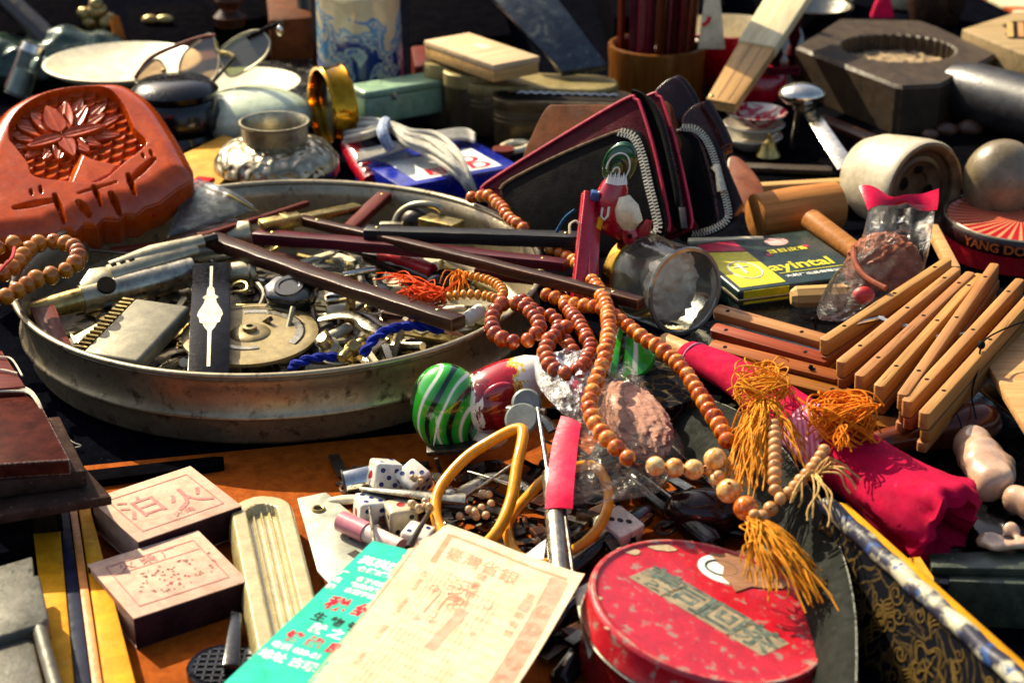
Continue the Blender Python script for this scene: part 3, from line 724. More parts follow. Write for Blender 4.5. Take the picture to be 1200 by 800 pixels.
# small things right of the middle
redpl = mat('red_vinyl', '#a8101c', '#c01828', sc=1, rough=.4, bump=.2)
T = Thing('red_snips', 'pair of snips with red textured grips under the long handles', 'snips', P(480, 310, 3.2))
T.part('grip', MB().tube(spline([P(444, 300, 3.3), P(470, 303, 3.4), P(495, 312, 3.4), P(508, 318, 3.4)], 5), [.3]*4+[.42]*11+[.3], 12), redpl)
T.part('jaw', MB().bar(P(446, 300, 3.3), P(400, 292, 3.1), .7, .3, .2, .2).bev(.05), iron)
mb = MB().bar(P(353, 308, 2.9), P(392, 296, 3.1), .55, .25).bev(.1)
solo('bone_slip', 'pale bone slip wedged under the thick brown handle', 'bone slip', mb, ivory)
T = Thing('glass_vial', 'small square clear vial under the thick brown handle', 'vial', fr(P(385, 318, 2.6), (1, .2, 0)))
T.part('body', MB().box((0, 0, 0), (2.0, 1.5, 1.2)).bev(.18), glz, world=False)
T.part('stopper', MB().box((1.3, 0, 0), (.5, .9, .8)).bev(.1), brassy, world=False)
for (a, b, r, m, lb) in (((402, 322, 2.7), (440, 315, 2.9), .22, silver, 'thin bright rod under the handles in the tin centre'), ((382, 352, 2.2), (430, 342, 2.4), .42, silver, 'silver tube end below the thick brown handle'),
                         ((383, 366, 2.2), (425, 360, 2.2), .38, ivory, 'ivory coloured rod below the thick brown handle'), ((412, 368, 2.5), (432, 350, 2.9), .14, iron, 'dark nail standing aslant by the ivory rod'),
                         ((372, 402, 2.0), (410, 383, 2.1), .3, ivory, 'tapering ivory peg by the brass dial'), ((400, 420, 2.3), (418, 402, 2.5), .28, brassy, 'brass screw body by the blue cord'),
                         ((545, 376, 3.4), (566, 362, 3.8), .42, wht, 'rolled white paper tube at the right wall of the tin'), ((520, 363, 3.2), (545, 361, 3.5), .2, ivory, 'pale rod end by the rolled white paper')):
    A, B = P(*a), P(*b); solo('rod', lb, 'rod', MB().tube([A, A.lerp(B, .1), A.lerp(B, .9), B], [r*.8, r, r, r*.8], 14), m, group=TINGRP)
T = Thing('bent_spoon', 'bent steel tong arm curving from the brass dial to the blue cord', 'tong', P(415, 385, 2.3))
T.part('arm', MB().tube(spline([P(374, 374, 2.6), P(400, 369, 2.9), P(425, 372, 2.9), P(440, 383, 2.7), P(462, 388, 2.5)], 6), [.3+.025*i for i in range(25)], 10, flat=((0, 0, 1), .35)), steel)
rr = random.Random(4)
for k, (px, py, nm, lb) in enumerate(((388, 409, 'brass_fitting', 'knobbly brass fitting in the front of the tin'), (415, 414, 'brass_fitting', 'dull brass nut right of the brass dial, by the blue cord'), (432, 396, 'brass_fitting', 'pitted brass cap under the bent tong'))):
    c = P(px, py, 1.9); M = fr(c, (rr.gauss(0, 1), rr.gauss(0, 1), .3), (rr.gauss(0, .5), rr.gauss(0, .5), 1))
    T = Thing(nm, lb, 'fitting', M, TINGRP)
    T.part('body', MB().lathe([(.01, 0), (.55, 0), (.6, .3), (.4, .5), (.45, .9), (.3, 1.2), (.01, 1.2)], 12), nickel if k != 1 else brassy, world=False)
    T.part('knob', MB().ell((.5, .2, .5), (.4, .3, .3), n=12, k=8), brassy, world=False)
bluec = mat('blue_cord', '#0c1e7a', '#1530a8', '#081250', sc=5, rough=.6, bump=.9, bsc=12)
def braided(pts, r, name, label, m):
    path = spline(pts, 12); mb = MB(); T_ = []
    A = along(path, .04)
    for ph in (0, PI):
        q = []
        for i, (p, t) in enumerate(A):
            u = t.cross(Vector((0, 0, 1))).normalized(); w = t.cross(u); a = ph+i*.04/r*1.1
            q.append(p+.5*r*(math.cos(a)*u+math.sin(a)*w))
        mb.tube(q, r*.62, 6)
    return solo(name, label, 'cord', mb, m)
braided([P(425, 416, 2.6), P(436, 400, 3.3), P(452, 388, 3.6), P(475, 382, 3.6), P(500, 383, 3.5), P(520, 388, 3.3)], .26, 'braided_cord', 'blue braided cord arching along the front wall of the tin', bluec)
braided([P(340, 430, 2.2), P(352, 424, 2.6), P(372, 419, 2.7), P(394, 418, 2.5)], .26, 'braided_cord', 'short blue braided cord end at the edge of the brass dial', bluec)
T = Thing('key_ring', 'dull metal ring standing up near the back right wall of the tin', 'ring', P(490, 252, 3.2))
T.part('ring', MB().tube(spline([P(462, 262, 3.1), P(468, 250, 3.7), P(482, 241, 4.3), P(500, 239, 4.5), P(514, 243, 4.3), P(519, 252, 3.8), P(516, 258, 3.4)], 6), .22, 10), nickel)
T.part('shank', MB().bar(P(445, 264, 3.1), P(474, 264, 3.1), .5, .4).bev(.08), nickel)
solo('lock_body', 'brass padlock lying behind the black handle at the back right', 'padlock', MB().bar(P(497, 259, 3.5), P(538, 268, 3.6), 1.3, .8).bev(.12), brassy)
solo('iron_knob', 'dark iron knob beside the dull metal ring', 'knob', MB().ell(P(487, 258, 3.4), (.9, .8, .75)), iron)
solo('leather_pouch', 'small crumpled black leather pouch beside the yellow bead bracelet', 'pouch', MB().ell((0, 0, 0), (1.5, .9, .7), fr(P(526, 328, 3.1), (1, .15, .05)), 24, 14).jit(.2, .8, 4), black_pl)
stick((505, 332, 2.5), (430, 300, 2.8), 1.0, .5, darkwood, 'brown wooden handle half hidden below the red snips')
stick((530, 250, 2.6), (478, 232, 2.4), 1.1, .4, darkwood, 'dark flat stick lying along the back wall of the tin')
knife((560, 318, 3.9), (668, 332, 4.6), .9, .6, maroonw, 'maroon handle end peeking out under the longest brown handle', .9)
# ------------------------------------------------------------------ dice and trinkets in front of the tin
TRK = 'trinkets in the felt tray'
diem = mat('die_resin', '#d6d2c2', '#e4e0d2', sc=.8, rough=.25, bump=.05, coat=.3, sss=.15)
dieold = mat('yellowed_die', '#b8ab8c', '#c9bd9e', sc=.8, rough=.3, bump=.06, coat=.2)
pipb = mat('blue_pip', '#0c1560', '#10207a', rough=.4, bump=0); pipr = mat('red_pip', '#8a0c14', '#a8121c', rough=.4, bump=0); pipk = mat('black_pip', '#0a0a0c', rough=.4, bump=0)
PIPS = {1: [(0, 0)], 2: [(-1, -1), (1, 1)], 3: [(-1, -1), (0, 0), (1, 1)], 4: [(-1, -1), (1, 1), (-1, 1), (1, -1)], 5: [(-1, -1), (1, 1), (-1, 1), (1, -1), (0, 0)], 6: [(-1, -1), (-1, 0), (-1, 1), (1, -1), (1, 0), (1, 1)]}
dcache = {}
def die(px, py, z, size, rz, tilt, label, faces=(5, 1, 4), m=None, pm=None):
    """faces: top, front, right"""
    M = T3(P(px, py, z)) @ rot('Z', rz) @ rot('X', tilt[0]) @ rot('Y', tilt[1])
    T = Thing('die', label, 'die', M, 'dice in the felt tray'); s = size
    mb = MB().box((0, 0, 0), (s, s, s)).bev(s*.13, 3); T.part('cube', mb, m or diem, world=False)
    rots = [Matrix.Identity(4), rot('X', 90), rot('Y', 90), rot('X', -90), rot('Y', -90), rot('X', 180)]
    t, f, r = faces; vals = [t, f, r, 7-f, 7-r, 7-t]
    for Q, n in zip(rots, vals):
        rr_ = s*(.15 if n == 1 else .088)
        key = (n == 1, s)
        mm = pipr if n == 1 else (pm or pipb)
        for x, y in PIPS[n]:
            me = dcache.get((key, mm.name))
            if me is None:
                me = MB().lathe([(.01, .004), (rr_*.6, .004), (rr_, .012), (rr_*1.02, -.01)], 12, caps=False).mesh('pip', mm); dcache[(key, mm.name)] = me
            T.inst('pip', me, Q @ T3((x*s*.25, y*s*.25, s/2)), world=False)
    return T
die(451, 556, 1.5, 1.35, 22, (-14, 14), 'white die with a shaded top, propped highest beside the chrome tube', (2, 5, 6))
die(485, 562, 1.35, 1.3, -50, (25, 20), 'white die tilted on its edge right of the propped die', (3, 6, 5))
die(434, 598, .9, 1.35, 20, (0, 6), 'white die showing five blue pips on top', (5, 4, 6))
die(470, 606, .95, 1.35, 18, (0, 0), 'yellowed die showing one red pip', (1, 2, 3), dieold, pipk)
die(489, 634, .85, 1.3, -20, (0, 8), 'white die half under the paper corner with blue pips', (2, 3, 6))
# domino standing on a corner, black dots
M = T3(P(724, 620, 1.0)) @ rot('Z', 44) @ rot('X', 14)
T = Thing('domino', 'ivory tile lying cornerwise with a row of black dots', 'tile', M)
T.part('tile', MB().box((0, 0, 0), (1.7, 1.7, 1.1)).bev(.15), diem, world=False)
me = MB().lathe([(.01, .01), (.14, .01), (.17, -.01)], 12, caps=False).mesh('pip', pipk)
for k in (-1, 0, 1): T.inst('pip', me, T3((k*.28, k*-.28, .55)), world=False)

chrome = mat('chrome', '#c8c4bc', '#d8d4cc', sc=1, rough=.07, metal=1, bump=.03)
A, B = P(402, 568, .9), P(437, 560, 1.1); M = fr(A, B-A)
T = Thing('chrome_tube', 'short mirror bright chrome tube left of the propped die', 'tube', M)
T.part('barrel', MB().lathe([(.01, 0), (.66, 0), (.7, .04), (.7, 1.4), (.66, 1.45), (.01, 1.45)], 32, rot('Y', 90)), chrome, world=False)
T.part('end_ring', MB().lathe([(.7, .0), (.74, .03), (.74, .1), (.7, .12)], 32, rot('Y', 90), caps=False), iron, world=False)
tagm = mat('pale_tin_plate', '#9a9c8c', '#b4b5a4', sc=.6, rough=.5, metal=.25, bump=.15, spots='#7a6a50', spsc=3, sp=(.66, .76))
T = Thing('metal_tag', 'pale grey metal plate with an eyelet, under the pink tube', 'plate', P(385, 610, .6))
T.part('plate', slab([(348, 583), (382, 576), (460, 640), (420, 720), (372, 668)], .8, .14, .05), tagm)
T.part('eyelet', MB().tube([P(373, 596, .84)+.26*Vector((math.cos(t), math.sin(t), 0)) for t in np.linspace(0, 2*PI, 17)[:-1]], .07, 8, closed=True), brassy)
T.part('eyelet_hole', MB().lathe([(.01, 0), (.22, 0), (.22, .01), (.01, .01)], 16, T3(P(373, 596, .82))), hole_m)
pinkm = mat('pink_plastic', '#b8606c', '#c8808a', '#d8b0ac', sc=.35, rough=.3, bump=.05, sss=.2)
A, B = P(399, 610, 1.35), P(470, 642, 1.3); M = fr(A, B-A); L = (B-A).length
T = Thing('lip_balm_tube', 'translucent pink tube with white end, lying on the grey plate', 'tube', M)
T.part('cap', MB().lathe([(.01, 0), (.42, 0), (.48, .06), (.48, L*.45), (.01, L*.45)], 28, rot('Y', 90)), pinkm, world=False)
T.part('barrel', MB().lathe([(.01, L*.45), (.42, L*.45), (.42, L), (.01, L)], 28, rot('Y', 90)), mat('pale_pink', '#c8a8a0', '#d4bcb2', rough=.35, bump=.05), world=False)
solo('bone_chip', 'yellowish bone sliver behind the five pip die', 'bone sliver', MB().ell((0, 0, 0), (1.0, .3, .2), fr(P(408, 585, .8), (1, .1, 0))), ivory)
def awl(a, b, r, label, m=None, name='steel_needle', tip=.2):
    A, B = P(*a), P(*b); return solo(name, label, 'needle', MB().tube([A, A.lerp(B, .05), B], [r*tip, r*.55, r], 10), m or steel, group=None)
awl((433, 592, 1.75), (440, 648, 2.2), .12, 'steel needle leaning over the five pip die')
awl((504, 598, 1.9), (478, 642, 2.0), .16, 'dark steel pick leaning toward the paper', iron)
# long tweezers / pliers
T = Thing('long_pliers', 'long nosed dark steel pliers reaching across the dice', 'pliers', P(520, 580, 1.6))
T.part('jaw', MB().tube([P(422, 572, 1.75), P(470, 577, 1.9), P(515, 583, 1.9), P(545, 585, 1.8)], [.12, .24, .34, .5], 10, flat=((0, 0, 1), .6)), steel)
T.part('jaw', MB().tube([P(424, 576, 1.55), P(470, 583, 1.6), P(515, 590, 1.6), P(545, 592, 1.6)], [.1, .22, .32, .45], 10, flat=((0, 0, 1), .6)), iron)
T.part('handle', MB().tube(spline([P(530, 586, 1.7), P(552, 571, 1.8), P(575, 560, 1.9), P(600, 562, 1.8), P(622, 575, 1.6)], 6), [.42-.006*i for i in range(25)], 10, flat=((0, 0, 1), .6)), steel)
T.part('handle', MB().tube(spline([P(530, 592, 1.5), P(552, 598, 1.4), P(580, 598, 1.3), P(600, 606, 1.2)], 6), [.42-.006*i for i in range(19)], 10, flat=((0, 0, 1), .6)), iron)
T.part('pivot', MB().ell(P(527, 575, 2.1), (.32, .32, .14)), steel)
awl((548, 552, 2.2), (612, 571, 2.2), .09, 'thin bright wire needle crossing the pliers')
awl((560, 572, 2.1), (600, 545, 2.4), .1, 'thin steel needle slanting up behind the yellow bangles')
rr = random.Random(8); beadg = mat('glass_seed_bead', '#b89058', '#d8b888', sc=2, rough=.12, bump=.03, coat=.5)
def cluster(px, py, z, n, r, spread, label):
    T = Thing('bead_cluster', label, 'beads', P(px, py, z))
    me = MB().ell((0, 0, 0), r, n=12, k=8).mesh('bead', beadg)
    for k in range(n): T.inst('bead', me, T3(P(px, py, z)+Vector((rr.gauss(0, spread), rr.gauss(0, spread), rr.uniform(0, spread*1.3)))))
cluster(494, 597, 1.7, 14, .17, .28, 'knot of amber glass seed beads beside the red pip die')
cluster(553, 606, 1.2, 8, .2, .35, 'small pearly amber beads inside the left bangle')
cluster(568, 585, 1.5, 6, .2, .28, 'pair of pearly bead knots above the pliers handle')
cluster(492, 565, 1.9, 6, .14, .22, 'short row of gold beads on the tilted die')

# bed of small dark hardware under everything in the tray
rr = random.Random(33); mb = MB()
for k in range(420):
    if k < 170: p = P(rr.uniform(395, 700), rr.uniform(545, 660), rr.uniform(.15, .8))
    else: p = P(rr.uniform(640, 1010), rr.uniform(440, 760), rr.uniform(.15, 1.3))
    t = Vector((rr.gauss(0, 1), rr.gauss(0, 1), rr.gauss(0, .15))).normalized(); l = rr.uniform(.3, 1.6); mb.cur = rr.choice((0, 0, 0, 1, 2, 3, 3)); ty = rr.random()
    if ty < .45: mb.bar(p-t*l, p+t*l, rr.uniform(.15, .7), rr.uniform(.1, .3))
    elif ty < .8: mb.tube([p-t*l, p+t*l], rr.uniform(.06, .22), 7)
    else: mb.tube([p+l*.4*Vector((math.cos(x), math.sin(x), .2*math.sin(x+k))) for x in np.linspace(0, 2*PI, 13)[:-1]], .07, 6, closed=True)
solo('small_hardware', 'dark heap of small pins, rings and steel bits filling the tray', 'hardware', mb, [iron, steel, black_pl, darkwood], kind='stuff')

# yellow bangles
bangm = mat('amber_bangle', '#de8e06', '#ec9e10', '#c67404', sc=.7, rough=.18, bump=.06, coat=.2, spec=.35, spots='#3a2408', spsc=4, sp=(.7, .73))
def bangle(pts, r, label):
    mb = MB().tube(spline([P(*p) for p in pts], 8, closed=True), r, 14, closed=True)
    return solo('bangle', label, 'bangle', mb, bangm, group='amber yellow plastic bangles')
bangle([(511, 605, 1.6), (516, 572, 2.2), (544, 538, 3.0), (575, 517, 3.7), (603, 503, 4.2), (613, 508, 4.2), (606, 545, 3.5), (599, 585, 2.7), (583, 622, 1.9), (560, 642, 1.2), (530, 640, 1.1)], .27, 'amber bangle nearest the big painted rooster')
bangle([(594, 620, 1.6), (603, 600, 1.9), (622, 578, 2.3), (645, 557, 2.7), (690, 545, 2.9), (708, 560, 2.7), (713, 588, 2.2), (700, 620, 1.6), (672, 645, 1.2), (640, 660, .9), (607, 650, 1.1)], .25, 'amber bangle running under the plastic bag with pink seal')
# tools in the middle
T = Thing('steel_rod', 'thick dull steel rod standing behind the old paper', 'rod', P(655, 640, 1.5))
T.part('rod', MB().tube([P(646, 556, 3.4), P(658, 690, 2.2)], [.42, .46], 18), steel)
T.part('side_wire', MB().tube([P(660, 590, 3.2), P(672, 676, 2.4)], .1, 8), iron)
awl((630, 478, 4.4), (644, 566, 3.0), .14, 'bright narrow screwdriver shaft left of the pink bag seal', silver, 'screwdriver_shaft', .8)
T = Thing('push_pin_tool', 'grey wing nut tool above the right end of the yellow bangle', 'tool', P(612, 480, 3.6))
grp = mat('grey_plastic', '#6a706c', '#7c827c', sc=1, rough=.45, bump=.1)
T.part('head', MB().lathe([(.01, 0), (.7, 0), (.72, .15), (.6, .3), (.01, .3)], 24, fr(P(617, 473, 4.4), (1, 0, 0), (.1, -.8, .6))), grp)
T.part('head', MB().lathe([(.01, 0), (.8, 0), (.82, .15), (.7, .3), (.01, .3)], 24, fr(P(612, 492, 3.9), (1, 0, .2), (.2, -.6, .7))), grp)
T.part('jaw', MB().tube(spline([P(598, 483, 3.7), P(625, 486, 4.0), P(640, 494, 3.9), P(648, 505, 3.6)], 5), .3, 10, flat=((0, 0, 1), .6)), steel)
T.part('stem', MB().bar(P(594, 479, 4.0), P(640, 482, 4.2), .35, .3).bev(.05), steel)
# dark pens and bars under the red tin
for (a, b, r, lb) in (((640, 690, .7), (760, 600, .9), .5, 'black glossy pen pointing at the ivory tile'), ((628, 760, .6), (715, 668, .7), .55, 'black glossy pen nearest the old paper'), ((655, 800, .5), (700, 735, .5), .5, 'black glossy pen at the foot of the red tin'), ((740, 560, .8), (840, 640, .9), .6, 'black glossy pen under the plastic bag')):
    A, B = P(*a), P(*b); M = fr(A, B-A); L = (B-A).length
    T = Thing('pen', lb, 'pen', M, 'black pens in the tray')
    T.part('barrel', MB().lathe([(.01, 0), (r*.7, 0), (r, .2), (r, L-.4), (r*.7, L), (.01, L)], 20, rot('Y', 90)), black_pl, world=False)
    T.part('clip', MB().bar((L*.1, 0, r+.04), (L*.55, 0, r+.05), .14, .06).bev(.02), steel, world=False)
solo('dark_pipe_bowl', 'glossy dark wooden pipe bowl behind the red tin', 'pipe bowl', MB().ell((0, 0, 0), (1.9, 1.15, 1.1), fr(P(826, 600, 1.3), (1, -.2, 0)), 28, 16), wood('pipe_wood', '#1c0c0c', '#2c1414', rough=.2, coat=.5, bump=.1))
solo('tin_wedge', 'small yellowed card corner between steel rod and red tin', 'card corner', slab([(672, 690), (700, 676), (697, 760), (690, 770)], 1.9, .15), tagm)
T = Thing('cutting_tool', 'bright triangular blade tip inside the right bangle', 'blade', P(625, 640, 1.6))
T.part('tip', MB().prism([P(612, 652, 1.5), P(640, 631, 2.0), P(637, 655, 1.6)], (0, .1, -.12)), silver, smooth=False)

# ------------------------------------------------------------------ big painted rooster
def painted(name, bands, dist, sc, extra=None, rough=.15):
    """glazed paint in brushed bands along object z (cm), broken by noise"""
    N = NT(name); tc = N.n('TexCoord'); sx = N.n('SeparateXYZ'); N.l(tc.outputs['Object'], sx.inputs[0])
    mp = N.n('Mapping'); mp.inputs['Scale'].default_value = (1, 1, .25); N.l(tc.outputs['Object'], mp.inputs[0])
    nz = N.noise(mp.outputs[0], sc, 4, .7)
    a = N.n('Math', operation='MULTIPLY_ADD'); N.l(sx.outputs['X'], a.inputs[0]); a.inputs[1].default_value = 19.0 
    b = N.n('Math', operation='MULTIPLY_ADD'); N.l(nz, b.inputs[0]); b.inputs[1].default_value = dist; N.l(a.outputs[0], b.inputs[2]); a.inputs[2].default_value = -.19-dist/2
    col = N.ramp(b.outputs[0], [(p, hx(c)) for p, c in bands], 'CONSTANT')
    N.l(col, N.b.inputs['Base Color']); N.b.inputs['Roughness'].default_value = rough; N.b.inputs['Coat Weight'].default_value = .6
    N.l(N.bump(N.noise(tc.outputs['Object'], 4), .12, .0006), N.b.inputs['Normal'])
    return N.m
def swirl(name):
    """green tail paint: concentric strokes of light, dark and white"""
    N = NT(name); tc = N.n('TexCoord'); mp = N.n('Mapping'); mp.inputs['Location'].default_value = (-.012, 0, .008); mp.inputs['Scale'].default_value = (1, .6, .62)
    N.l(tc.outputs['Object'], mp.inputs[0])
    w = N.n('TexWave', wave_type='RINGS', rings_direction='Y'); w.inputs['Scale'].default_value = 42; w.inputs['Distortion'].default_value = 9; w.inputs['Detail'].default_value = 1; w.inputs['Detail Scale'].default_value = .6
    N.l(mp.outputs[0], w.inputs[0])
    col = N.ramp(w.outputs['Fac'], [(0, hx('#06140e')), (.1, hx('#0a2c14')), (.17, hx('#1c8a22')), (.92, hx('#36ab2e')), (.965, hx('#c8dcb8')), (1, hx('#e8ecd8'))])
    N.l(col, N.b.inputs['Base Color']); N.b.inputs['Roughness'].default_value = .12; N.b.inputs['Coat Weight'].default_value = .7
    N.l(N.bump(N.noise(tc.outputs['Object'], 2.5), .1, .0006), N.b.inputs['Normal'])
    return N.m
tailp = swirl('painted_tail'); bodyp = painted('painted_body', [(0, '#e4dcc8'), (.06, '#6a0810'), (.18, '#98101a'), (.36, '#b0141e'), (.44, '#d8b020'), (.50, '#e6e0d2'), (.74, '#d8b838'), (.80, '#e2dcd0')], .5, 3.2)
c = P(527, 478, 2.9)
T = Thing('painted_rooster', 'large glazed rooster lying down, green swirled tail and red, white and yellow body', 'rooster figurine', fr(c, (1, .15, .15)))
egg = MB()
prof = [(max(1e-7, math.cos(t)), math.sin(t)) for t in [(-.5+i/18)*PI for i in range(19)]]
egg.lathe(prof, 32, T3((-.1, 0, 0)) @ rot('X', 8) @ Matrix.Diagonal((1.85, 1.7, 2.45, 1)))
T.part('tail', egg, tailp, world=False)
for q in range(3):
    T.part('tail_feather', MB().tube(spline([(-1.35+.1*q, -.9-.28*q, -1.3+.1*q), (-1.3+.28*q, -1.1-.2*q, 0), (-.7+.25*q, -1.15-.12*q, 1.15-.28*q), (.3+.1*q, -1.05-.1*q, 1.2-.45*q), (.9, -.95, .3-.35*q)], 7), [.02+.09*math.sin(PI*i/28) for i in range(29)], 8), [tailp, mat('green_glaze', '#1c8a22', '#2aa030', rough=.12, coat=.6, bump=.05), mat('white_glaze', '#dcdccc', rough=.15, coat=.6, bump=.05)][q], world=False)
d = T.I @ P(655, 430, 3.6)
bodym = MB().tube([Vector((1.0, -.2, -.3)), Vector((1.35, -.3, -.2)), Vector((1.9, -.3, 0)), Vector((2.6, -.2, .2)), Vector((3.3, 0, .5)), Vector((4.1, .1, .8)), d*.97, d], [1.0, 1.45, 1.75, 1.7, 1.5, 1.1, .6, .1], 28)
T.part('body', bodym, bodyp, world=False)
T.part('wing', MB().ell((2.4, -1.5, -.5), (1.0, .35, .75), rot('Y', -30), 20, 12), bodyp, world=False)
T.part('base_feathers', MB().ell((1.7, -.9, -1.5), (.95, .9, .55), None, 18, 10), painted('painted_base', [(0, '#e0d8c4'), (.5, '#d8a818'), (.72, '#e0c040')], .6, 3), world=False)
solo('yellow_gourd', 'small yellow ochre gourd behind the grey wing nut tool', 'gourd', MB().ell((0, 0, 0), (1.5, .8, .8), fr(P(630, 462, 3.3), (1, .25, .1)), 22, 14), mat('ochre', '#a8690c', '#c08a24', '#8a4c08', sc=.7, rough=.45, bump=.2, spots='#6a3808'))
solo('steel_shim', 'plain steel strip filling the gap behind the rooster tail', 'strip', MB().bar(P(500, 528, 1.4), P(560, 522, 1.6), .8, .25).bev(.05), iron)

# ------------------------------------------------------------------ red round tin in front
RN = Vector((math.sin(R(11)), -.03, math.cos(R(11)))).normalized()
a_, b_ = P(692, 690, 3.2), P(976, 738, 2.2)
rc = (P(687, 690, 3.1)+P(978, 738, 2.3))/2; RR = (P(687, 690, 3.1)-P(978, 738, 2.3)).length/2*.985
M = fr(rc, (1, .0, -math.tan(R(11))), RN)
redt = mat('chipped_red_enamel', '#a80a1c', '#bf1226', '#960a18', sc=.8, rough=.32, bump=.18, bsc=7, coat=.25, spots='#8f6f62', spsc=1.5, sp=(.56, .63), wear='#b89a80', wearw=(.515, .56))
T = Thing('red_tin', 'chipped red round tin with faded characters and torn label on the lid', 'tin', M)
T.part('lid', MB().lathe([(.01, 0), (.4, 0), (.8, 0), (1.3, 0), (1.8, 0), (2.4, 0), (3, 0), (3.5, 0), (RR-.6, 0), (RR-.45, 0), (RR-.32, .03), (RR-.22, .12), (RR-.1, .12), (RR, .02), (RR+.02, -.12), (RR, -1.0), (RR+.06, -1.08), (RR+.06, -1.18), (RR-.03, -1.22), (.01, -1.2)], 96), redt, world=False)
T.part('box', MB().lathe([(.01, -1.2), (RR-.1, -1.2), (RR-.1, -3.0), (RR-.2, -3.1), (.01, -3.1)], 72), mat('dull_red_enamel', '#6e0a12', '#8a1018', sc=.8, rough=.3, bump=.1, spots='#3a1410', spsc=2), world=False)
T.part('seam_ring', MB().lathe([(RR+.05, -1.22), (RR+.1, -1.27), (RR+.05, -1.33)], 72, caps=False), steel, world=False)
tealf = mat('faded_teal_print', '#3c4c44', '#5c6a5c', '#98846a', sc=1.8, rough=.5, bump=.05, lo=.4, hi=.55)
tanf = mat('faded_tan_print', '#87785c', '#a08c6c', '#7c5040', sc=1.6, rough=.5, bump=.05)
pl = T.M.translation; nv_ = T.M.to_3x3() @ Vector((0, 0, 1))
q0, q1 = T.I @ onp(772, 681, pl, nv_), T.I @ onp(887, 748, pl, nv_)
dv = (q1-q0)/3; ang_ = math.atan2(dv.y, dv.x)
for i, ch in enumerate('義司回茶'):
    Q = T3((q0.x+dv.x*i, q0.y+dv.y*i, .012)) @ rot('Z', math.degrees(ang_)) @ Matrix.Scale(1.12, 4) @ Matrix.Shear('XZ', 4, (0, 0)) 
    mb = MB().add([(-.86, -.74, 0), (.66, -.74, 0), (.9, .74, 0), (-.66, .74, 0)], [(0, 1, 2, 3)], Q); T.part('printed_panel', mb, tanf, world=False)
    T.part('lettering', text_mb(ch, 1.62, Q @ T3((0, .02, .008)), bold=.025), tealf, world=False, smooth=False)
sq = T.I @ onp(848, 667, pl, nv_)
T.part('sticker', MB().lathe([(.01, .016), (1.05, .016), (1.05, .0)], 36, T3((sq.x, sq.y, 0)) @ Matrix.Diagonal((1.05, 1, 1, 1)), caps=False), wht, world=False)
T.part('sticker_ring', MB().tube([(sq.x-.1+.68*math.cos(t), sq.y+.05+.55*math.sin(t), .02) for t in np.linspace(0, 2*PI, 25)[:-1]], .045, 5, closed=True), mat('green_print', '#1c3c34', rough=.5, bump=0), world=False)
tq = [T.I @ onp(x, y, pl, nv_) for x, y in ((832, 648), (845, 650), (870, 645), (905, 660), (928, 682), (918, 690), (898, 690), (880, 688), (862, 694), (857, 686), (846, 676), (848, 664), (838, 657))]
T.part('torn_label', MB().prism([(p.x, p.y, .026) for p in tq], (0, 0, .03)), mat('torn_paper', '#8a6248', '#a87e60', '#c8a888', sc=1.2, rough=.8, bump=.5, st=(.3, 1, 1)), world=False, smooth=False)
rr = random.Random(6)
for px, py, s in ((772, 640, .55), (738, 646, .4), (700, 700, .18), (712, 736, .14), (760, 768, .15)):
    p = T.I @ onp(px, py, pl, nv_); k = 14
    T.part('chip', MB().prism([(p.x+s*rr.uniform(.7, 1.2)*math.cos(t)*1.3, p.y+s*rr.uniform(.4, .8)*math.sin(t), .014) for t in np.linspace(0, 2*PI, k+1)[:-1]], (0, 0, .012)), mat('bare_tin', '#a8926c', '#c0a884', sc=3, rough=.5, bump=.4), world=False, smooth=False)

# ------------------------------------------------------------------ brocade box and bronze blade, right of the red tin
def brocade(name):
    """navy silk with gold woven scrolls and flowers"""
    N = NT(name); v = N.coords()
    n1 = N.n('TexNoise'); n1.inputs['Scale'].default_value = 90; n1.inputs['Detail'].default_value = 1; N.l(v, n1.inputs['Vector'])
    ad = N.n('VectorMath', operation='MULTIPLY_ADD'); N.l(n1.outputs['Color'], ad.inputs[0]); ad.inputs[1].default_value = (.012,)*3; N.l(v, ad.inputs[2])
    vo = N.n('TexVoronoi', feature='DISTANCE_TO_EDGE'); vo.inputs['Scale'].default_value = 120; N.l(ad.outputs[0], vo.inputs['Vector'])
    v2 = N.n('TexVoronoi', feature='F1'); v2.inputs['Scale'].default_value = 100; N.l(ad.outputs[0], v2.inputs['Vector'])
    w = N.n('TexWave', wave_type='RINGS'); w.inputs['Scale'].default_value = 70; w.inputs['Distortion'].default_value = 12; w.inputs['Detail'].default_value = 1; N.l(v, w.inputs['Vector'])
    l1 = N.rng(vo.outputs['Distance'], .05, .09, 1, 0); l2 = N.rng(w.outputs['Fac'], .86, .93, 0, 1)
    msk = N.rng(N.noise(v, .35, 2), .47, .53, 0, 1)
    m1 = N.n('Mix'); N.l(msk, m1.inputs[0]); N.l(l1, m1.inputs[2]); N.l(l2, m1.inputs[3])
    mm = N.n('Math', operation='MULTIPLY'); N.l(m1.outputs[0], mm.inputs[0]); N.l(N.rng(N.noise(v, 6, 3), .35, .5, .35, 1), mm.inputs[1])
    col = N.mix(mm.outputs[0], hx('#04060f'), hx('#4a3a1c'))
    N.l(col, N.b.inputs['Base Color']); N.b.inputs['Roughness'].default_value = .7; N.b.inputs['Specular IOR Level'].default_value = .1
    N.l(N.bump(mm.outputs[0], .5, .0006), N.b.inputs['Normal']); return N.m
broc = brocade('navy_gold_brocade')
porc = mat('blue_white_trim', '#2a2a3a', '#b8b294', '#c8c2a4', sc=.7, rough=.5, spec=.2, bump=.15, lo=.46, hi=.56, spots='#2a4a80', spsc=1.3, sp=(.56, .62))
A, B = P(966, 592, 4.6), P(1235, 838, 4.2)
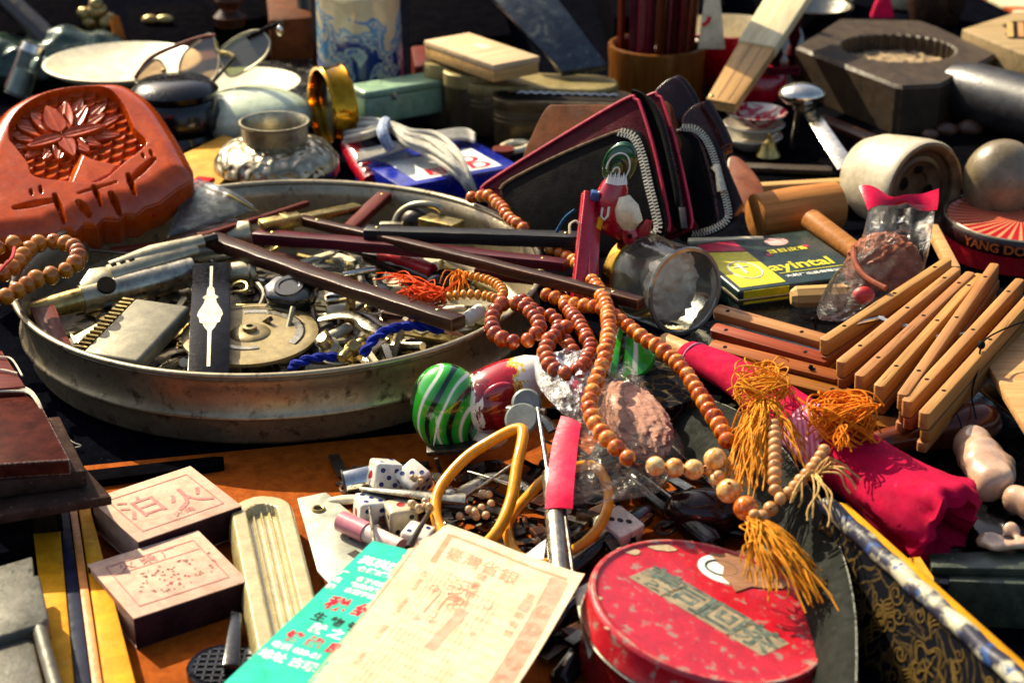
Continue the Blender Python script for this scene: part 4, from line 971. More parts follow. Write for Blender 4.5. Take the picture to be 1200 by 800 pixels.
d = (B-A).normalized(); sd_ = d.cross(Vector((0, 0, 1))).normalized(); sd_ = -sd_ if sd_.y > 0 else sd_
T = Thing('brocade_box', 'open navy and gold brocade covered box with blue and white piped edge', 'box', (A+B)/2-Vector((0, 0, 4.3)))
def onb(s, t): # s cm along the edge, t cm down the panel
    return A+d*s+(sd_*.9-Vector((0, 0, 4.2))).normalized()*t+(-sd_).cross(d)*0
nb_ = d.cross((sd_*.9-Vector((0, 0, 4.2)))).normalized(); nb_ = -nb_ if nb_.y > 0 else nb_
goldw = mat('gold_weave', '#54401c', '#705828', '#3c2e12', sc=4, rough=.6, spec=.2, bump=.4, bsc=24)
rr = random.Random(12); mb = MB()
def gline(pts, w=.034):
    mb.tube([onb(*p)+nb_*.02 for p in spline([Vector((a, b, 0)) for a, b in pts], 5) for p in [(p.x, p.y)]], w, 4, flat=(nb_, .35))
def gflower(s, t, R_, n):
    for r_ in (R_, R_*.86):
        pts = [(s+r_*(1+.22*math.cos(n*a))*math.cos(a), t+r_*(1+.22*math.cos(n*a))*math.sin(a)) for a in np.linspace(0, 2*PI, n*6+1)]; gline(pts)
    for k in range(n): a = 2*PI*k/n; gline([(s, t), (s+.5*R_*math.cos(a), t+.5*R_*math.sin(a))], .05)
def gscroll(s, t, R_, a0, turns=1.6):
    gline([(s+R_*(1-i/26)*math.cos(a0+i/26*turns*2*PI), t+R_*(1-i/26)*math.sin(a0+i/26*turns*2*PI)) for i in range(22)])
for s, t, R_, n in ((8.6, 2.4, .95, 5), (12.2, 1.5, .8, 6), (2.6, 1.6, .55, 5)): gflower(s, t, R_, n)
for k in range(34): gscroll(rr.uniform(.6, 14), rr.uniform(.7, 3.9), rr.uniform(.25, .55), rr.uniform(0, 6))
for k in range(16):
    s, t, a = rr.uniform(1, 13.5), rr.uniform(.8, 3.8), rr.uniform(0, 6)
    for j in range(4): gline([(s+.1*j, t+.12*j), (s+.1*j+.5*math.cos(a), t+.12*j+.45*math.sin(a)), (s+.15*j+.9*math.cos(a+.5), t+.12*j+.8*math.sin(a+.5))], .035)
T.part('gold_scrollwork', mb, goldw, kind='stuff')
T.part('side_panel', MB().prism([A, B, B+sd_*.9-Vector((0, 0, 4.1)), A+sd_*.9-Vector((0, 0, 4.4))], -sd_*.5), broc)
T.part('piped_edge', MB().tube([A.lerp(B, i/24)-sd_*.12+Vector((0, 0, .06*math.sin(i*1.7))) for i in range(25)], .38, 14), porc)
T.part('lining', MB().prism([A-sd_*.55+Vector((0, 0, .1)), B-sd_*.55+Vector((0, 0, .1)), B-sd_*1.1-Vector((0, 0, .1)), A-sd_*1.1-Vector((0, 0, .1))], (0, 0, -3.5)).bev(.08), yel)
blm = mat('grey_green_bronze', '#10120e', '#191c15', '#0c0e0a', sc=.7, rough=.75, spec=.25, metal=0, bump=.35, bsc=7, spots='#383c32', spsc=4, sp=(.64, .74), wear='#a8a898', wearw=(.54, .6))
ol = [(770, 505, 2.0), (782, 478, 2.6), (830, 468, 3.2), (880, 490, 3.4), (918, 525, 3.6), (950, 572, 3.7), (985, 640, 3.6), (1003, 720, 3.3), (1003, 840, 2.9), (955, 850, 1.6), (950, 760, 1.7), (925, 690, 1.8), (880, 620, 1.8), (825, 560, 1.7)]
pts = [P(*p) for p in ol]; mid = [(pts[i]+pts[len(pts)-1-i])/2 for i in range(7)]
mb = MB(); k = 7
L_, R_ = pts[1:8], [pts[0]]+list(reversed(pts[8:]))
L_ = [pts[1], pts[2], pts[3], pts[4], pts[5], pts[6], pts[7], pts[8]]; R_ = [pts[0], pts[13], pts[13].lerp(pts[12], .5), pts[12], pts[11], pts[10], pts[10].lerp(pts[9], .5), pts[9]]
Ls, Rs = spline(L_, 5), spline(R_, 5)
mb.grid(lambda u, v: Ls[int(round(v*(len(Ls)-1)))].lerp(Rs[int(round(v*(len(Ls)-1)))], u)+Vector((0, 0, .35*math.sin(PI*u))), 9, len(Ls)); mb.solid(.3)
solo('bronze_blade', 'long grey green bronze blade leaning on the brocade box', 'blade', mb, blm, ang=1.0)
# dark brocade book behind the bag
solo('brocade_book', 'small navy brocade covered block behind the plastic bag and beads', 'block', slab([(728, 432), (775, 410), (830, 462), (776, 480)], 3.4, 2.6, .12), broc)
T = Thing('green_disc', 'dark green marbled disc peeking out beside the beads, above the bag', 'disc', fr(P(736, 415, 4.0), (1, -.3, 0), (.3, -.7, .6)))
T.part('disc', MB().lathe([(.01, 0), (1.4, 0), (1.5, .15), (1.4, .3), (.01, .4)], 30), tailp, world=False)
# ------------------------------------------------------------------ folding wooden frames (bundles of slats), right
slatg = wood('bamboo_slat', '#966236', '#b27e4a', '#744420', sc=1.6, st=(.05, 1, 1), rough=.42, bump=.5, hue=.12, spec=.2, spots='#5c3416')
slatd = wood('dark_slat', '#74461f', '#8c5a2c', '#583012', sc=1.6, st=(.05, 1, 1), rough=.45, bump=.35, hue=.2)
slatr = wood('reddish_slat', '#7c3c18', '#98502a', '#5e2a10', sc=1.6, st=(.05, 1, 1), rough=.4, bump=.35, hue=.25)
def slat_part(T, A, B, w, h, m, holes=(), nm='slat', up=(0, 0, 1)):
    M = fr(A, B-A, up); L = (B-A).length
    o = T.part(nm, MB(), m) if False else None
    mb = MB().prism([(0, -w/2+.12, 0), (.12, -w/2, 0), (L-.12, -w/2, 0), (L, -w/2+.12, 0), (L, w/2-.12, 0), (L-.12, w/2, 0), (.12, w/2, 0), (0, w/2-.12, 0)], (0, 0, -h)).bev(.05, 2)
    me = mb.mesh(nm, m); o = T.inst(nm, me, M)
    for f in holes:
        T.inst('peg_hole', hole_me, T3((L*f, 0, .006)), parent=o, world=False)
    return o
hole_me = MB().lathe([(.01, .004), (.1, .004), (.13, -.01)], 10, caps=False).mesh('peg_hole', hole_m)
T = Thing('slat_bundle', 'fanned bundle of pale wooden slats tied with black thread, right of the walnut bag', 'slats', P(1075, 440, 3))
F = [((964, 398, 5.0), (1112, 302, 6.2)), ((984, 424, 5.1), (1122, 313, 6.2)), ((1006, 440, 5.2), (1138, 318, 6.1)), ((1029, 452, 5.3), (1148, 320, 6.0)), ((1057, 462, 5.5), (1166, 308, 6.3)), ((1062, 470, 5.4), (1196, 326, 6.2)), ((1082, 484, 5.6), (1216, 336, 6.4))]
for i, (a, b) in enumerate(F):
    A, B = P(*a), P(*b); side = (B-A).cross(Vector((0, 0, 1))).normalized()
    slat_part(T, A, B, .52, .85, slatg, (.16, .55, .88), up=(-.1, -.1, 1))
    slat_part(T, A+side*.14+Vector((0, 0, -.9)), B+side*.14+Vector((0, 0, -.9)), .5, .55, slatd, up=(-.1, -.1, 1))
    if i % 2 == 0: slat_part(T, A+side*.05+Vector((0, 0, -1.5)), B+side*.05+Vector((0, 0, -1.5)), .5, .5, slatg)
for k, (a, b) in enumerate((((1000, 380), (1035, 372)), ((1030, 372), (1060, 385)), ((1055, 380), (1110, 395)), ((1092, 395), (1150, 390)))):
    T.part('cross_pin', MB().tube([P(*a, 5.1), P(*b, 5.0)], .12, 8), silver)
thread = mat('black_thread', '#0c0a0a', '#161212', sc=4, rough=.8, bump=.4)
T.part('tie_thread', MB().tube(spline([P(1215, 372, 6.2), P(1185, 382, 6.6), P(1160, 394, 6.4), P(1150, 405, 6.3), P(1146, 430, 5.4), P(1139, 462, 4.8), P(1144, 490, 4.4)], 7), .05, 6).ell(P(1150, 404, 6.3), (.2, .2, .22), n=10, k=6), thread)
T = Thing('slat_bundle', 'lower bundle of three reddish wooden slats behind the pink cloth roll', 'slats', P(900, 400, 3))
for a, b in (((838, 360, 4.4), (966, 396, 4.4)), ((835, 382, 4.0), (972, 420, 4.0)), ((832, 402, 3.6), (985, 440, 3.6)), ((925, 474, 3.2), (1052, 496, 3.3)), ((880, 432, 3.1), (1000, 462, 3.1))):
    A, B = P(*a), P(*b)
    slat_part(T, A, B, .75, .55, slatg if a[1] < 375 else slatr, (.12, .8), up=(.1, -.45, 1))
for a in ((953, 374, 4.4), (950, 430, 3.7)):
    T.part('tie_thread', MB().tube([P(a[0], a[1], a[2]), P(a[0]+3, a[1]+12, a[2]-.5)], .08, 6).ell(P(*a), .13, n=8, k=5), thread)
solo('wooden_board', 'flat pale wooden board at the right edge beside the slat bundle', 'board', slab([(1158, 428), (1200, 384), (1290, 430), (1215, 520)], 5.0, .5, .06), palewood)
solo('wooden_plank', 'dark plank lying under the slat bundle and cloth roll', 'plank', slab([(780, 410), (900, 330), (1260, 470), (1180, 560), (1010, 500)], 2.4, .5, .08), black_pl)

# turned dark handle under the slats
hm = wood('turned_walnut', '#4a2214', '#6a3420', '#321408', sc=1.2, rough=.22, coat=.4, bump=.1)
A, B = P(1022, 520, 2.9), P(1165, 492, 3.5); M = fr(A, B-A); L = (B-A).length
T = Thing('turned_handle', 'glossy turned dark wooden handle with scored rings, under the slat bundle', 'handle', M)
T.part('grip', MB().lathe([(.01, -.3), (.5, -.2), (.62, .6), (.66, 1.3), (.85, 2.2), (1.0, 3.2), (1.05, 3.9), (.95, 4.6), (.6, 5.1), (.01, 5.3)], 36, rot('Y', 90) @ Matrix.Diagonal((1, 1, L/5.0, 1))), hm, world=False)
for z in (2.5, 3.3, 3.9): T.part('scored_ring', MB().tube([(z*L/5, (1.0+.01)*math.cos(t)*(.88 if z < 3 else 1.01), (1.01)*math.sin(t)*(.88 if z < 3 else 1.01)) for t in np.linspace(0, 2*PI, 25)[:-1]], .025, 5, closed=True), hole_m, world=False)

# ------------------------------------------------------------------ pink cloth roll
pinkc = mat('magenta_cloth', '#a80432', '#bc083e', '#8e042a', sc=.8, rough=.85, bump=.6, bsc=26, spots='#d8406c', spsc=2, sp=(.66, .85))
A = P(806, 412, 4.4); B = P(1128, 630, 3.6); d = B-A
ctr = spline([P(806, 414, 4.2), P(870, 446, 4.2), P(945, 500, 4.0), P(1010, 548, 3.6), P(1070, 592, 3.3), P(1115, 622, 3.0)], 10)
n_ = len(ctr)
T = Thing('cloth_roll', 'rolled magenta cloth with a pale pink striped band and crumpled open end', 'cloth roll', P(960, 520, 2.5))
rads = [(.78+1.0*min(1, i/28)**1.1 + .45*max(0, (i/(n_-1)-.62)/.38)) for i in range(n_)]
mb = MB(); nn_ = 40
Ts = [(ctr[min(n_-1, i+1)]-ctr[max(0, i-1)]).normalized() for i in range(n_)]
for i in range(n_):
    t = i/(n_-1); u = Ts[i].cross(Vector((0, 0, 1))).normalized(); w = u.cross(Ts[i]).normalized()
    for j in range(nn_):
        a = 2*PI*j/nn_; cr = max(0, (t-.64)/.36)
        r = rads[i]*(1+.03*math.sin(3*a+t*9)+.03*mnoise.noise(Vector((2.5*math.cos(a), 2.5*math.sin(a), 14*t)))) + cr*(.8*mnoise.noise(Vector((3*math.cos(a), 3*math.sin(a), 7*t)))+.36*mnoise.noise(Vector((6*math.cos(a), 6*math.sin(a), 10*t))) - .25*max(0, t-.9)*10)
        r += cr*(.42*abs(math.sin(2.5*a+1+4*t))-.2)
        mb.v.append(ctr[i]+u*r*math.cos(a)+w*r*math.sin(a)*.82+Ts[i]*cr*.9*mnoise.noise(Vector((2*math.cos(a), 2*math.sin(a), 4))))
for i in range(n_-1):
    for j in range(nn_): mb.f.append((i*nn_+j, i*nn_+(j+1) % nn_, (i+1)*nn_+(j+1) % nn_, (i+1)*nn_+j)); mb.m.append(0)
# folded in mouth
last = [v.copy() for v in mb.v[-nn_:]]; o = len(mb.v); cc = ctr[-1]
for k_, (f, b_) in enumerate(((.78, -.1), (.66, .5), (.6, 1.6))): mb.v += [cc+(v-cc)*f-Ts[-1]*b_ for v in last]
for k_ in range(3):
    s0 = o-nn_+k_*nn_; s1 = s0+nn_
    for j in range(nn_): mb.f.append((s0+j, s0+(j+1) % nn_, s1+(j+1) % nn_, s1+j)); mb.m.append(0)
T.part('cloth', mb, pinkc, ang=1.3)
k0, k1 = int(n_*.40), int(n_*.52)
bandm = NT('pink_striped_band'); v_ = bandm.coords(); wv_ = bandm.n('TexWave'); wv_.inputs['Scale'].default_value = 160; wv_.inputs['Distortion'].default_value = .6; bandm.l(v_, wv_.inputs[0])
bandm.l(bandm.ramp(wv_.outputs['Fac'], [(.3, hx('#cc5c84')), (.7, hx('#e0a0b4'))]), bandm.b.inputs['Base Color']); bandm.b.inputs['Roughness'].default_value = .8; bandm = bandm.m
mb = MB()
for i in range(k0, k1+1):
    u = Ts[i].cross(Vector((0, 0, 1))).normalized(); w = u.cross(Ts[i]).normalized()
    for j in range(nn_):
        a = 2*PI*j/nn_; r = rads[i]*(1+.03*math.sin(3*a+i/(n_-1)*9))+.05; mb.v.append(ctr[i]+u*r*math.cos(a)+w*r*math.sin(a)*.83)
for i in range(k1-k0):
    for j in range(nn_): mb.f.append((i*nn_+j, i*nn_+(j+1) % nn_, (i+1)*nn_+(j+1) % nn_, (i+1)*nn_+j)); mb.m.append(0)
T.part('striped_band', mb, bandm)
mb = MB(); i = 2; u = Ts[i].cross(Vector((0, 0, 1))).normalized(); w = u.cross(Ts[i]).normalized()
T.part('tie_string', MB().tube([ctr[i]+u*(rads[i]+.03)*math.cos(a)+w*(rads[i]*.82+.03)*math.sin(a) for a in np.linspace(0, 2*PI, 25)[:-1]], .05, 6, closed=True), mat('pink_string', '#d890a8', rough=.8))
T.part('core_stick', MB().tube([ctr[0]-Ts[0]*1.8, ctr[0]+Ts[0]*.5], [.5, .6], 14), palewood)

# ------------------------------------------------------------------ ivory lumps and boxes at the right edge
ivl = mat('mottled_soapstone', '#b0886e', '#c6a688', '#9a6c58', sc=.5, rough=.22, bump=.06, coat=.4, sss=.25, spots='#8c5a44', spsc=1.2, sp=(.66, .8))
def lump(name, label, parts, jit=.12):
    mb = MB()
    for c, r in parts: mb.ell(c, r, None, 28, 18)
    o = solo(name, label, 'carving', mb.jit(jit*1.6, .9, len(label)).jit(jit*.7, 2.2, 3), ivl, group='pale carved stone lumps')
    md = o.modifiers.new('merge', 'REMESH'); md.mode = 'VOXEL'; md.voxel_size = .0014; md.use_smooth_shade = True
    sm = o.modifiers.new('smooth', 'SMOOTH'); sm.iterations = 14; sm.factor = .8
    return o
lump('stone_carving', 'largest pale carved stone lump, below the turned handle end', [(P(1141, 522, 3.6), (1.0, .95, .95)), (P(1147, 533, 3.6), (1.1, .95, .95)), (P(1154, 545, 3.6), (1.15, .95, .9)), (P(1162, 556, 3.5), (1.15, .95, .9)), (P(1168, 562, 3.6), (.9, .75, .8)), (P(1158, 574, 3.2), (.7, .45, .5)), (P(1178, 548, 3.4), (.5, .6, .7))])
lump('stone_carving', 'round pale carved lump cut by the right edge of the photo', [(P(1192, 585, 3.2), (.75, .7, .75)), (P(1215, 595, 3.2), (.9, .8, .8))])
lump('stone_carving', 'low curled pale carving just above the green stone box', [(P(1158, 632, 2.9), (.7, .5, .35)), (P(1185, 620, 3.0), (.5, .45, .35)), (P(1178, 640, 2.9), (.9, .4, .3)), (P(1205, 636, 2.9), (.8, .5, .35))])
grst = mat('green_soapstone', '#2a3228', '#40483a', '#1c221c', sc=1.4, rough=.4, bump=.3, spots='#6a7058', spsc=4, sp=(.62, .72))
a_, b_, c_, d_ = (1118, 652), (1260, 642), (1300, 690), (1120, 700)
T = Thing('stone_box', 'dark green mottled stone box with black frame, lower right', 'box', P(1190, 690, 0))
T.part('lid', slab([(1088, 648), (1290, 640), (1300, 668), (1092, 664)], 2.6, .4, .06), grst)
T.part('side', slab([(1112, 668), (1300, 672), (1300, 688), (1112, 680)], 2.2, 2.2, .06), grst)
T.part('corner_post', slab([(1094, 662), (1112, 664), (1112, 684), (1092, 682)], 2.24, 2.24, .05), black_pl)
# black tray with bright edge
T = Thing('photo_tray', 'black glossy photo tray with thin bright edge, between cloth roll and stone lumps', 'frame', P(1120, 560, 1.6))
T.part('panel', slab([(1062, 520), (1100, 505), (1185, 598), (1150, 622)], 1.9, .5, .05), black_pl)
T.part('bright_edge', MB().tube([P(1092, 536, 2.0), P(1184, 607, 2.0), P(1160, 613, 2.0)], .05, 6), silver)
T.part('inner_line', MB().tube([P(1110, 565, 1.95), P(1160, 616, 1.95)], .04, 6), silver)
solo('gold_rule', 'thin gilt edged strip under the board at the right', 'strip', slab([(1135, 445), (1150, 440), (1215, 492), (1205, 500)], 3.4, .2, .04), brassy)
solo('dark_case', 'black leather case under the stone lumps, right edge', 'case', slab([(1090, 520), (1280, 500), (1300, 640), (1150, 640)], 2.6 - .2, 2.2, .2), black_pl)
solo('netting_pad', 'white netting covered pad between cloth roll and brocade box', 'pad', slab([(972, 590), (1005, 600), (1052, 642), (1038, 652)], 3.9, .5, .08), mat('netting', '#b8ac88', '#d0c4a0', sc=9, rough=.8, bump=.8, bsc=22))
solo('yellow_card', 'bright yellow card standing between cloth roll and stone box', 'card', MB().prism([P(1052, 655, 3.0), P(1078, 652, 3.0), P(1094, 676, 3.0), P(1094, 690, 2.6), P(1085, 684, 2.6)], (0, .1, -2.0)), yel)

# ------------------------------------------------------------------ walnut bag with pink seal
bagf = film('bag_plastic', '#fdfbf6', .12, .1, .7, .45, .02)
walm = mat('walnut_fibre', '#7c4430', '#9c6048', '#582c1c', sc=1.8, rough=.6, bump=1.0, bsc=5, spots='#9a6450', spsc=3)
pinkpl = mat('pink_seal', '#c20634', '#d20a40', sc=.6, rough=.25, bump=.15, bsc=3, spec=.3)
def walnut_mb(c, r, seed):
    mb = MB().ell((0, 0, 0), 1.0, None, 64, 44)
    for i, v in enumerate(mb.v):
        n = v.normalized()
        q = n*2.4+Vector((seed, 0, 0)); f = 1+.10*(1-abs(mnoise.noise(q*1.3)*2.2))+.07*(1-abs(mnoise.noise(q*2.9)*2.4))+.04*mnoise.noise(q*6)
        mb.v[i] = Vector((n.x*r[0], n.y*r[1], n.z*r[2]))*f
    return mb.xf(T3(c))
T = Thing('walnut', 'wrinkled reddish brown seed ball inside the upper plastic bag', 'seed ball', P(1035, 330, 3.4))
T.part('shell', walnut_mb(P(1035, 312, 4.8), (1.95, 1.6, 1.75), 2), walm)
T.part('cord', MB().tube(spline([P(1000, 290, 5.9), P(1002, 308, 6.1), P(1015, 325, 6.0), P(1038, 338, 5.9)], 6), .16, 8), mat('brown_cord', '#6a3020', '#8a4a34', rough=.6))
T.part('red_charm', MB().ell(P(1012, 346, 5.0), (.6, .45, .5), n=18, k=12), redpl)
def bag(ol, z0, thick, dirn, name, label, seed, amp=.25, n1=34, n2=40):
    """pillow of film between two outlines (left and right edges top to bottom), both faces"""
    L_, R_ = spline([P(*p) for p in ol[0]], 8), spline([P(*p) for p in ol[1]], 8)
    def side(s):
        def f(u, v):
            a = L_[int(round(v*(len(L_)-1)))]; b = R_[int(round(v*(len(R_)-1)))]
            p = a.lerp(b, u); bul = math.sin(PI*min(1, max(0, u)))**.6*thick*math.sin(PI*min(.96, .12+v*.86))**.7
            k = amp*math.sin(PI*u)*(mnoise.noise(Vector((u*7, v*9, seed+s)))+.6*abs(mnoise.noise(Vector((u*3+v*9, v*4-u*6, seed+5)))))
            return p+Vector(dirn)*s*(bul+k)
        return f
    mb = MB(); mb.grid(side(1), n1, n2); mb.grid(side(-1), n1, n2)
    bm_ = mb.bev(0, 1, 9)
    return bm_
T = Thing('plastic_bag', 'clear plastic bag with pink seal holding a wrinkled seed ball, above the slats', 'bag', P(1020, 350, 3))
T.part('film', bag([[(1018, 246, 7.6), (1005, 290, 6.2), (975, 325, 5.0), (958, 360, 4.4), (960, 374, 4.2)], [(1096, 246, 7.4), (1090, 285, 6.2), (1085, 310, 5.2), (1075, 345, 4.4), (1025, 372, 4.0)]], 4, 1.75, (0, -.75, .66), 'film', '', 1, .4), bagf)
sa, sb = [(1007, 219, 8.3), (1030, 222, 8.3), (1052, 232, 8.0), (1075, 226, 8.2), (1100, 224, 8.2)], [(1017, 247, 7.6), (1040, 240, 7.7), (1060, 240, 7.6), (1075, 244, 7.5), (1098, 249, 7.4)]
SA, SB = spline([P(*p) for p in sa], 6), spline([P(*p) for p in sb], 6)
T.part('seal', MB().grid(lambda u, v: SA[int(round(u*24))].lerp(SB[int(round(u*24))], v)+Vector((0, -.15*math.sin(v*PI), .12*math.sin(u*14))), 25, 6).solid(.05), pinkpl)

# ------------------------------------------------------------------ front bag with pink seal
T = Thing('seed_bundle', 'pinkish brown wrinkled fibre bundle inside the lower plastic bag', 'seed bundle', P(740, 510, 2.2))
fib = mat('pink_fibre', '#9c6a58', '#b88c78', '#744838', sc=2.2, rough=.65, bump=1.0, bsc=7, st=(.5, 1, 1), spots='#b08878', spsc=3)
w_ = walnut_mb((0, 0, 0), (2.9, 1.35, .85), 7); w_.xf(fr(P(742, 492, 4.3), P(775, 545, 4.0)-P(700, 448, 4.6), (-.2, -.4, 1)))
T.part('fibre', w_, fib)
T = Thing('plastic_bag', 'clear plastic bag with wide pink seal under the mottled beads, front centre', 'bag', P(720, 560, 2))
T.part('film', bag([[(668, 498, 4.3), (662, 525, 3.9), (655, 560, 3.4), (645, 594, 3.0)], [(735, 420, 5.3), (775, 480, 4.6), (802, 530, 4.0), (770, 578, 3.2)]], 4, .85, (0, -.5, .85), 'film', '', 4, .2), bagf)
SA = spline([P(*p) for p in ((658, 488, 4.7), (648, 520, 4.2), (642, 560, 3.7), (639, 597, 3.3))], 8); SB = spline([P(*p) for p in ((681, 497, 4.7), (677, 525, 4.3), (673, 565, 3.8), (671, 597, 3.3))], 8)
T.part('seal', MB().grid(lambda u, v: SA[int(round(v*24))].lerp(SB[int(round(v*24))], u)+Vector((0, 0, .06*math.sin(u*PI))), 8, 25).solid(.06), pinkpl)
cr = bag([[(625, 420, 5.2), (630, 450, 5.0), (652, 478, 4.8), (668, 492, 4.7)], [(700, 412, 5.6), (706, 440, 5.3), (700, 470, 5.0), (690, 492, 4.8)]], 5, .6, (0, -.5, .85), 'film', '', 9, .7)
T.part('crumpled_neck', cr, film('crinkled_plastic', '#fbf8f4', .2, .1, 1.4, 1.0, .05))
T.part('inner_seal', MB().grid(lambda u, v: P(664, 445, 4.9).lerp(P(690, 492, 4.7), v)+Vector((.5*u, 0, .1*math.sin(v*7))), 4, 14).solid(.04), pinkpl)

# ------------------------------------------------------------------ clear jar lying down
T = Thing('clear_jar', 'clear lying jar with gold band, holding crumpled white paper', 'jar', fr(P(782, 334, 4.4), P(815, 343, 4.9)-P(735, 322, 4.4)+Vector((0, -1.6, .2))))
glass = NT('jar_glass'); glass.b.inputs['Transmission Weight'].default_value = 1; glass.b.inputs['Roughness'].default_value = .02; glass.b.inputs['IOR'].default_value = 1.12; glass.b.inputs['Base Color'].default_value = (.97, .97, .94, 1); glass = glass.m
glr = film('jar_film', '#f4f4ea', .28, .03, .5, .1, .03)
T.part('wall', MB().lathe([(2.3, -2.0), (2.42, -1.9), (2.42, 1.5), (2.3, 1.6)], 64, rot('Y', 90), caps=False), glr, world=False)
T.part('lid_disc', MB().lathe([(.01, 1.62), (2.2, 1.62), (2.25, 1.55)], 64, rot('Y', 90), caps=False), glr, world=False)
T.part('rim', MB().lathe([(2.28, 1.5), (2.46, 1.5), (2.5, 1.6), (2.44, 1.7), (2.26, 1.7), (2.2, 1.6)], 64, rot('Y', 90), caps=False), mat('jar_rim', '#8a8578', '#b0aa98', rough=.12, metal=.6, bump=.03), world=False)
T.part('rim', MB().lathe([(2.26, -1.9), (2.44, -1.9), (2.46, -1.8), (2.26, -1.75)], 64, rot('Y', 90), caps=False), glr, world=False)
T.part('gold_band', MB().lathe([(2.3, -2.9), (2.46, -2.85), (2.5, -2.5), (2.46, -2.1), (2.35, -2.0)], 64, rot('Y', 90), caps=False), mat('gold', '#8a6420', '#b08834', rough=.18, metal=1, bump=.05), world=False)
T.part('base', MB().lathe([(.01, -2.7), (2.3, -2.7), (2.3, -2.4), (.01, -2.3)], 48, rot('Y', 90)), glr, world=False)
crp = MB().grid(lambda u, v: Vector((.9-1.1*abs(v-.45)+.5*mnoise.noise(Vector((u*4, v*4, 3)))+.2*mnoise.noise(Vector((u*10, v*9, 1))), (v-.5)*3.9*(1-.5*abs(u-.5)), (u-.48)*3.9*(1-.4*abs(v-.5)))), 34, 34)
T.part('paper', crp.solid(.06), mat('white_tissue', '#e0dccc', '#eeeadc', sc=2, rough=.7, bump=.5), world=False)

# wooden plug, tins, mallet
solo('wooden_plug', 'short whittled pale wooden peg in front of the green tin', 'peg', MB().lathe([(.01, -1.6), (.4, -1.6), (.62, -1.3), (.66, 1.4), (.5, 1.8), (.01, 1.85)], 9, fr(P(960, 347, 3.4), (1, .02, .03)) @ rot('Y', 90)), palewood, ang=.3)
M, L, W = boxfit([(822, 285), (950, 268), (1015, 322), (842, 344)], 3.4)
dkg = mat('dark_green_tin', '#122420', '#1c332d', '#0c1a18', sc=1, rough=.35, bump=.12, spots='#5a6a60', spsc=5, sp=(.66, .72))
T = Thing('green_tin_box', 'dark green flat tin box with yellow panel and yellow lettering', 'tin box', M @ T3((0, 0, -1.6)))
T.part('lid', MB().box((0, 0, -.3), (L, W, .6), M).bev(.16, 3), dkg)
T.part('box', MB().box((0, 0, -1.05), (L-.2, W-.2, 1.0), M).bev(.12), dkg)
T.part('lid_rim', MB().tube([M @ Vector((x, y, -.6)) for x, y in ((-L/2, -W/2), (L/2, -W/2), (L/2, W/2), (-L/2, W/2))], .1, 8, closed=True), nickel)
def onlid(pts, m, nm, z=.012): T.part(nm, MB().prism([M @ Vector((x*L, y*W, z)) for x, y in pts], M.to_3x3() @ Vector((0, 0, .006))), m, smooth=False)
yelp = mat('yellow_print', '#c8b814', '#d6c828', sc=1, rough=.4, bump=.05, spots='#8a7a20', spsc=4, sp=(.68, .75)); pnkp = mat('crimson_print', '#a80c34', '#bc1440', sc=1, rough=.4, bump=.05)
onlid([(-.46, -.44), (-.12, -.44), (-.12, .2), (-.46, .3)], yelp, 'yellow_panel'); onlid([(-.44, .32), (-.12, .22), (-.12, .46), (-.40, .46)], pnkp, 'crimson_panel')
T.part('yellow_panel', MB().box((-.29*L, -W/2-.008, -.45), (.34*L, .02, .8), M), yelp)
ov = [(-.29+.11*math.cos(t), -.14+.17*math.sin(t)) for t in np.linspace(-.4, PI*1.9, 26)]
T.part('printed_logo', MB().tube([M @ Vector((x*L, y*W, .022)) for x, y in ov], .05, 5), wht); T.part('printed_logo', MB().tube([M @ Vector((-.3*L, y*W, .022)) for y in (-.2, -.02)], .07, 5).tube([M @ Vector((x*L, -.08*W, .022)) for x in (-.36, -.24)], .06, 5), wht)
T.part('lettering', text_mb('ayintal', 1.62, M @ T3((.13*L, -.16*W, .022)), bold=.035), yelp, smooth=False)
T.part('lettering', text_mb('日日皮膏', .62, M @ T3((.17*L, .14*W, .022)), bold=.012, sx=1.1), yelp, smooth=False)
T.part('lettering', text_mb('大药厂出品有限公司', .4, M @ T3((.16*L, -.35*W, .022)), bold=.006, sx=1.1), wht, smooth=False)
T.part('underline', MB().box((.16*L, -.28*W, .02), (.5*L, .07, .006), M), yelp)
T.part('pink_seal', MB().lathe([(.01, .02), (.62, .02), (.62, .0)], 28, M @ T3((.17*L, .33*W, 0)) @ Matrix.Diagonal((1.2, 1, 1, 1)), caps=False), mat('pale_pink_print', '#c88a80', '#d8a498', rough=.5), world=True)
T.part('red_dot', MB().lathe([(.01, .02), (.2, .02), (.2, .0)], 14, M @ T3((0.0*L, .09*W, .01)), caps=False), pnkp); T.part('red_dot', MB().lathe([(.01, .02), (.2, .02), (.2, .0)], 14, M @ T3((.33*L, .17*W, .01)), caps=False), pnkp)
ml = wood('mallet_wood', '#a0662f', '#bc7e44', '#7e4a20', sc=1.4, rough=.45, bump=.25)
A, B = P(884, 255, 3.4), P(982, 240, 3.6); M = fr(A, B-A); L = (B-A).length
T = Thing('wooden_mallet', 'small wooden mallet with round head beside the white jar', 'mallet', M)
T.part('head', MB().lathe([(.01, 0), (1.35, 0), (1.5, .12), (1.58, L*.5), (1.5, L-.12), (1.3, L), (.01, L+.05)], 36, rot('Y', 90)), ml, world=False)
h0, h1 = T.I @ P(950, 258, 3.7), T.I @ P(1012, 304, 3.0)
T.part('handle', MB().tube([h0, h0.lerp(h1, .9), h1], [.72, .66, .5], 18), ml, world=False)
solo('wooden_stick', 'square pale stick behind the walnut bag and slats', 'stick', MB().bar(P(1092, 268, 4.0), P(1118, 318, 4.6), .7, .6).bev(.08), palewood)
